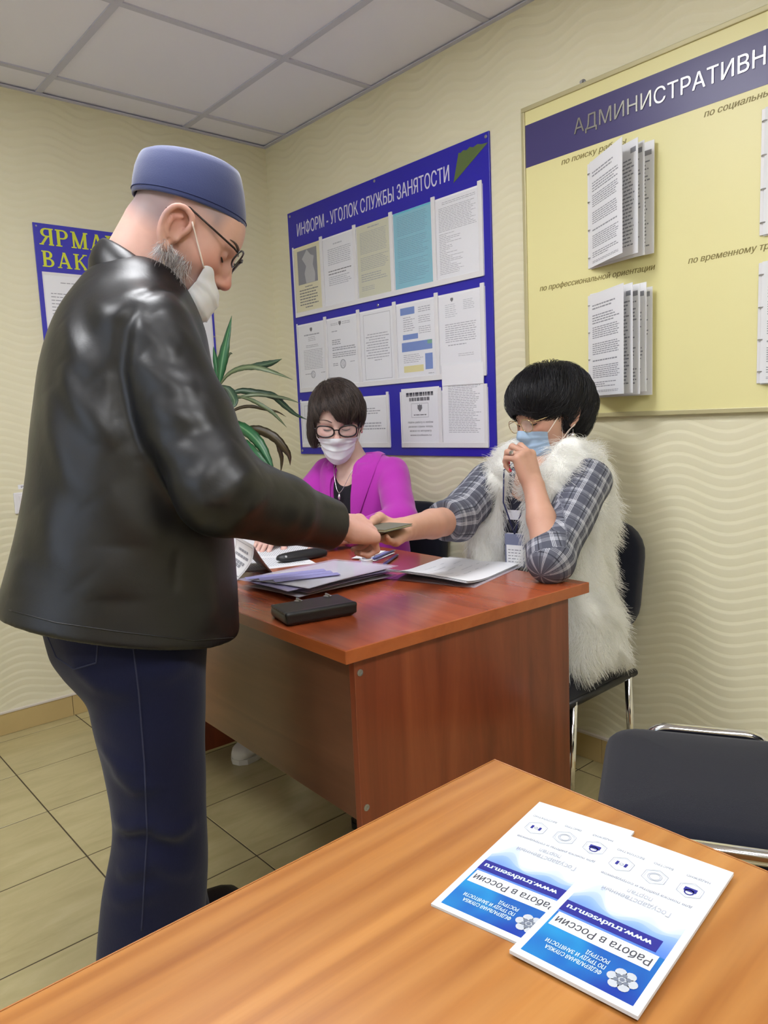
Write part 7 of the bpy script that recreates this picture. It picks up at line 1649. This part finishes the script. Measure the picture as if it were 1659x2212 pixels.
for (p, d, n_), mt in zip(tL[:4], [M['red_nail']] * 4):
    e = Ell(p - d * .002 - n_ * -.0042, (.0062, .0045, .0022), np.array([d, unit(np.cross(n_, d)), n_])); V, Q = polygonize(e, .0016, .004); mesh_from('nail', V, Q, mt, w1)
# badge on a lanyard
bc = V3(1.548, 1.252, .790); F_ = (tuple(bc - LB * .029), tuple(LB), (0, 0, 1), tuple(FB))
MB().fbox(F_, (0, -.045, 0), (.058, .045, .003), .0015).build('badge', plain('grey_badge_sleeve', C8(120, 126, 156), .4), w1)
MB().fbox(F_, (.005, -.040, .0032), (.053, .015, .0038)).build('badge_card', M['paper'], w1)
m = MB(); dashes(m, F_, .010, -.034, .048, .006, 5, h=.3, z=.0042, word=(.005, .012)); m.build('badge_print', M['ink'], w1)
for sg in (1, -1): MB().tube([bc + V3(0, 0, .045) + FB * .002, bc + LB * sg * .03 + V3(0, 0, .13) + FB * .004, V3(1.66, 1.27, 1.0) + LB * sg * .065 + FB * .055, V3(1.73, 1.268, 1.045) + LB * sg * .07], .002, 6).build('lanyard', plain('navy_lanyard', C8(40, 44, 92), .7), w1, smooth=True)

# ------------------------------------------------------------------ the woman in the pink jacket
w2 = thing('person', 'seated person in magenta jacket and dark spectacles, brown bob hair, white mask, looking down', 'person', (1.73, 2.12, 0))
H2 = Head((1.640, 2.118, 1.160), head_frame((-.650, -.760), math.radians(19), math.radians(1)), 1.02, True)
head2 = H2.solid(); F2_ = unit((-.965, -.238, 0)); L2_ = V3(-F2_[1], F2_[0], 0); Y2 = math.atan2(F2_[1], F2_[0])
s2L, e2L, w2L = V3(1.762, 1.962, .960), V3(1.650, 1.815, .815), V3(1.44, 1.845, .790)
s2R, e2R, w2R = V3(1.690, 2.275, .960), V3(1.50, 2.24, .81), V3(1.33, 2.08, .790)
h2L, _t = hand(w2L, (-.95, .28, -.17), (0, -.1, -.99), 'L', ((20, 25, 15), (25, 28, 16), (28, 30, 18), (30, 32, 18)), s=.92)
h2R, _t = hand(w2R, (-.85, -.45, -.17), (0, 0, -1), 'R', ((20, 25, 15), (25, 28, 16), (28, 30, 18), (30, 32, 18)), s=.92)
tor2 = Loft([.47, .60, .75, .90, .985, 1.015], [1.74, 1.742, 1.74, 1.735, 1.728, 1.715], [2.125, 2.123, 2.121, 2.118, 2.113, 2.108], [.115, .11, .11, .108, .08, .055], [.17, .15, .15, .165, .14, .08], Y2, .04)
body2 = U([U([head2, Cap(V3(1.705, 2.110, .99), H2.p(-.028, 0, -.05), .052, .048)], .02), tor2, U([Cap(s2L, e2L, .042, .036), Cap(e2L, w2L, .036, .026), h2L], .014), U([Cap(s2R, e2R, .042, .036), Cap(e2R, w2R, .036, .026), h2R], .014),
           U([Cap((1.70, 2.05, .52), (1.30, 2.06, .52), .07, .052), Cap((1.30, 2.06, .52), (1.49, 2.08, .10), .048, .034)], .03), U([Cap((1.70, 2.19, .52), (1.30, 2.20, .52), .07, .052), Cap((1.30, 2.20, .52), (1.33, 2.235, .10), .048, .034)], .03)], .03)
solid('body', body2, .0032, M['skin_fair'], w2, 1, head_attrs(H2, 'woman'))
eye_lines(H2, head2, w2, plain('brown_brow', C8(84, 62, 56), .9), M['lash'], brow_z=.021)
solid('top', Cut(Loft([.50, .62, .75, .90, .97], [1.74, 1.742, 1.74, 1.735, 1.726], [2.125, 2.123, 2.121, 2.118, 2.114], [.125, .120, .120, .116, .095], [.178, .158, .156, .165, .12], Y2, .03), Cap(V3(1.64, 2.09, 1.03), V3(1.60, 2.08, .985), .075), .008), .006, M['black_top'], w2, 1)
jt2 = Loft([.50, .56, .66, .78, .90, .985, 1.03], [1.738, 1.740, 1.742, 1.742, 1.737, 1.729, 1.722], [2.125, 2.125, 2.123, 2.121, 2.118, 2.113, 2.110], [.165, .155, .140, .136, .132, .105, .074], [.215, .20, .178, .170, .182, .165, .10], Y2, .03)
gap2 = RBox(V3(1.738, 2.118, .86) + F2_ * .2, (.185, .042, .25), .02, np.array([F2_, L2_, (0, 0, 1)]))
jb2 = Cut(Cut(jt2, gap2, .012), Cap(V3(1.690, 2.104, 1.0), H2.p(0, 0, -.06), .062, .07), .010)
sl2 = U([Cap(s2L + V3(0, .010, .0), e2L, .058, .054), Cap(e2L, w2L, .056, .036)], .02); sl2 = Cut(sl2, Plane(w2L, unit(w2L - e2L)), .006, keep=True)
sr2 = U([Cap(s2R + V3(0, -.010, .0), e2R, .058, .054), Cap(e2R, w2R, .056, .036)], .02); sr2 = Cut(sr2, Plane(w2R, unit(w2R - e2R)), .006, keep=True)
jk2 = U([jb2, sl2, sr2], .022)
jkf = Fold(jk2, [], noise=((17, .0040, 31), (40, .0010, 32)))
solid('jacket', jkf, .0045, M['pink'], w2, 1)
for sg in (1, -1):
    c = V3(1.725, 2.113, 1.035)
    inner = [c - F2_ * .035 + L2_ * sg * .055, c + F2_ * .025 + L2_ * sg * .062 - V3(0, 0, .012), c + F2_ * .10 + L2_ * sg * .050 - V3(0, 0, .09), c + F2_ * .135 + L2_ * sg * .044 - V3(0, 0, .20), c + F2_ * .14 + L2_ * sg * .040 - V3(0, 0, .28)]
    outer = [c - F2_ * .055 + L2_ * sg * .085 - V3(0, 0, .018), c + F2_ * .02 + L2_ * sg * .108 - V3(0, 0, .035), c + F2_ * .085 + L2_ * sg * .112 - V3(0, 0, .10), c + F2_ * .125 + L2_ * sg * .085 - V3(0, 0, .20), c + F2_ * .14 + L2_ * sg * .046 - V3(0, 0, .285)]
    patch_on(jk2, inner, outer, 7, 7, .005, .003, 'lapel', M['pink'], w2, F2_)
solid('skirt', U([Loft([.44, .50, .58], [1.74] * 3, [2.125] * 3, [.15, .155, .14], [.18, .18, .17], Y2, .03), Cap((1.70, 2.05, .52), (1.33, 2.06, .52), .085, .068), Cap((1.70, 2.19, .52), (1.33, 2.20, .52), .085, .068)], .03), .008, M['pink'], w2, 1)
wm = plain('white_slipper', C8(206, 202, 196), .7)
shoe((1.335, 2.235, 0), V3(-.75, -.25, 0), mat=wm, parent=w2, L_=.24, s=.9); shoe((1.50, 2.08, 0), V3(-.9, -.1, 0), mat=wm, parent=w2, L_=.24, s=.9)
hull2 = U([H2.E((-.018, 0, .044), (.106, .089, .088)), H2.E((.018, 0, .052), (.088, .080, .064)), H2.E((-.040, -.004, -.030), (.074, .082, .070)), H2.E((.004, -.074, -.036), (.046, .024, .066)), H2.E((.0, .072, .012), (.044, .020, .040))], .025)
hull2 = Fold(hull2, [], noise=((16, .0040, 73),))
facecut2 = U([H2.E((.104, -.012, -.058), (.072, .073, .096)), H2.E((.05, 0, -.13), (.14, .14, .055)), H2.E((.098, -.034, .024), (.052, .034, .050)), H2.E((.012, .090, -.048), (.034, .026, .052))], .012)
hair2 = Cut(hull2, facecut2, .010)
M['hair_brown'] = hair_mat('dark_brown_hair', C8(30, 24, 24), C8(88, 74, 68), .34); M['hair_brown_base'] = plain('dark_brown_hair_mass', C8(36, 29, 29), .5)
ho2, hv2, hq2 = solid('hair', Fold(hair2, [], noise=((28, .0042, 41), (75, .0012, 42))), .004, M['hair_brown_base'], w2, 1)
hair_flow('hair_strand', H2, hull2, hv2, normals(hv2, hq2), 11000, 8, .010, (-.03, -.035, .15), (.20, .16, 0), M['hair_brown'], ho2, .00055, .008, .50, ok=lambda q: q[:, 2] > -.05, stop=facecut2)
face_mask(H2, head2, M['mask_white'], M['strap'], w2, c=(.032, 0, -.060), beta=(20, -62), phi=66, off=.007, pleats=4, droop=.010, label='white face mask')
spectacles(H2, w2, M['dark_frame'], .060, .041, .10, .038, .113, -.006, .0027, cat=.6, square=2.5)
MB().tube([tuple(p) for p in catmull([V3(1.70, 2.11, 1.02) + L2_ * .058, V3(1.64, 2.095, .985) + L2_ * .045, V3(1.606, 2.085, .90), V3(1.64, 2.095, .985) - L2_ * .045, V3(1.70, 2.11, 1.02) - L2_ * .058], 8)], .0011, 6).build('necklace', M['silver'], w2, smooth=True)
m = MB(); m.lathe((1.606, 2.085, .872), [(.001, 0), (.005, .006), (.006, .014), (.002, .026)], 10); m.build('pendant', M['silver'], w2, smooth=True)
lb2 = H2.p(-.008, .083, -.046); m = MB(); m.lathe(lb2 - V3(0, 0, .012), [(.001, 0), (.004, .004), (.004, .008), (.001, .012)], 10); m.build('earring', plain('rose_earring', C8(210, 120, 140), .3, .4), w2, smooth=True)

# ------------------------------------------------------------------ the booklet passed from hand to hand
dk = thing('document_booklet', 'small grey-green document booklet passed between the standing man and the woman in fur', 'booklet', (1.025, 1.225, .915))
du = unit((.94, .30, -.03)); dn = unit((-.03, -.02, 1.0)); dn = unit(dn - du * np.dot(dn, du)); dv = np.cross(dn, du); DF = (V3(1.040, 1.205, .921) - du * .059 - dv * .043, du, dv, dn)
MB().fbox(DF, (0, 0, 0), (.118, .086, .0012), .0005).build('cover', plain('grey_green_cover', C8(96, 96, 84), .5), dk)
MB().fbox(DF, (.002, .002, .0013), (.116, .084, .0042)).build('pages', M['paper_olive'], dk)
MB().fbox(DF, (0, 0, .0043), (.118, .086, .0056), .0005).build('cover', plain('grey_green_cover_top', C8(104, 102, 90), .5), dk)
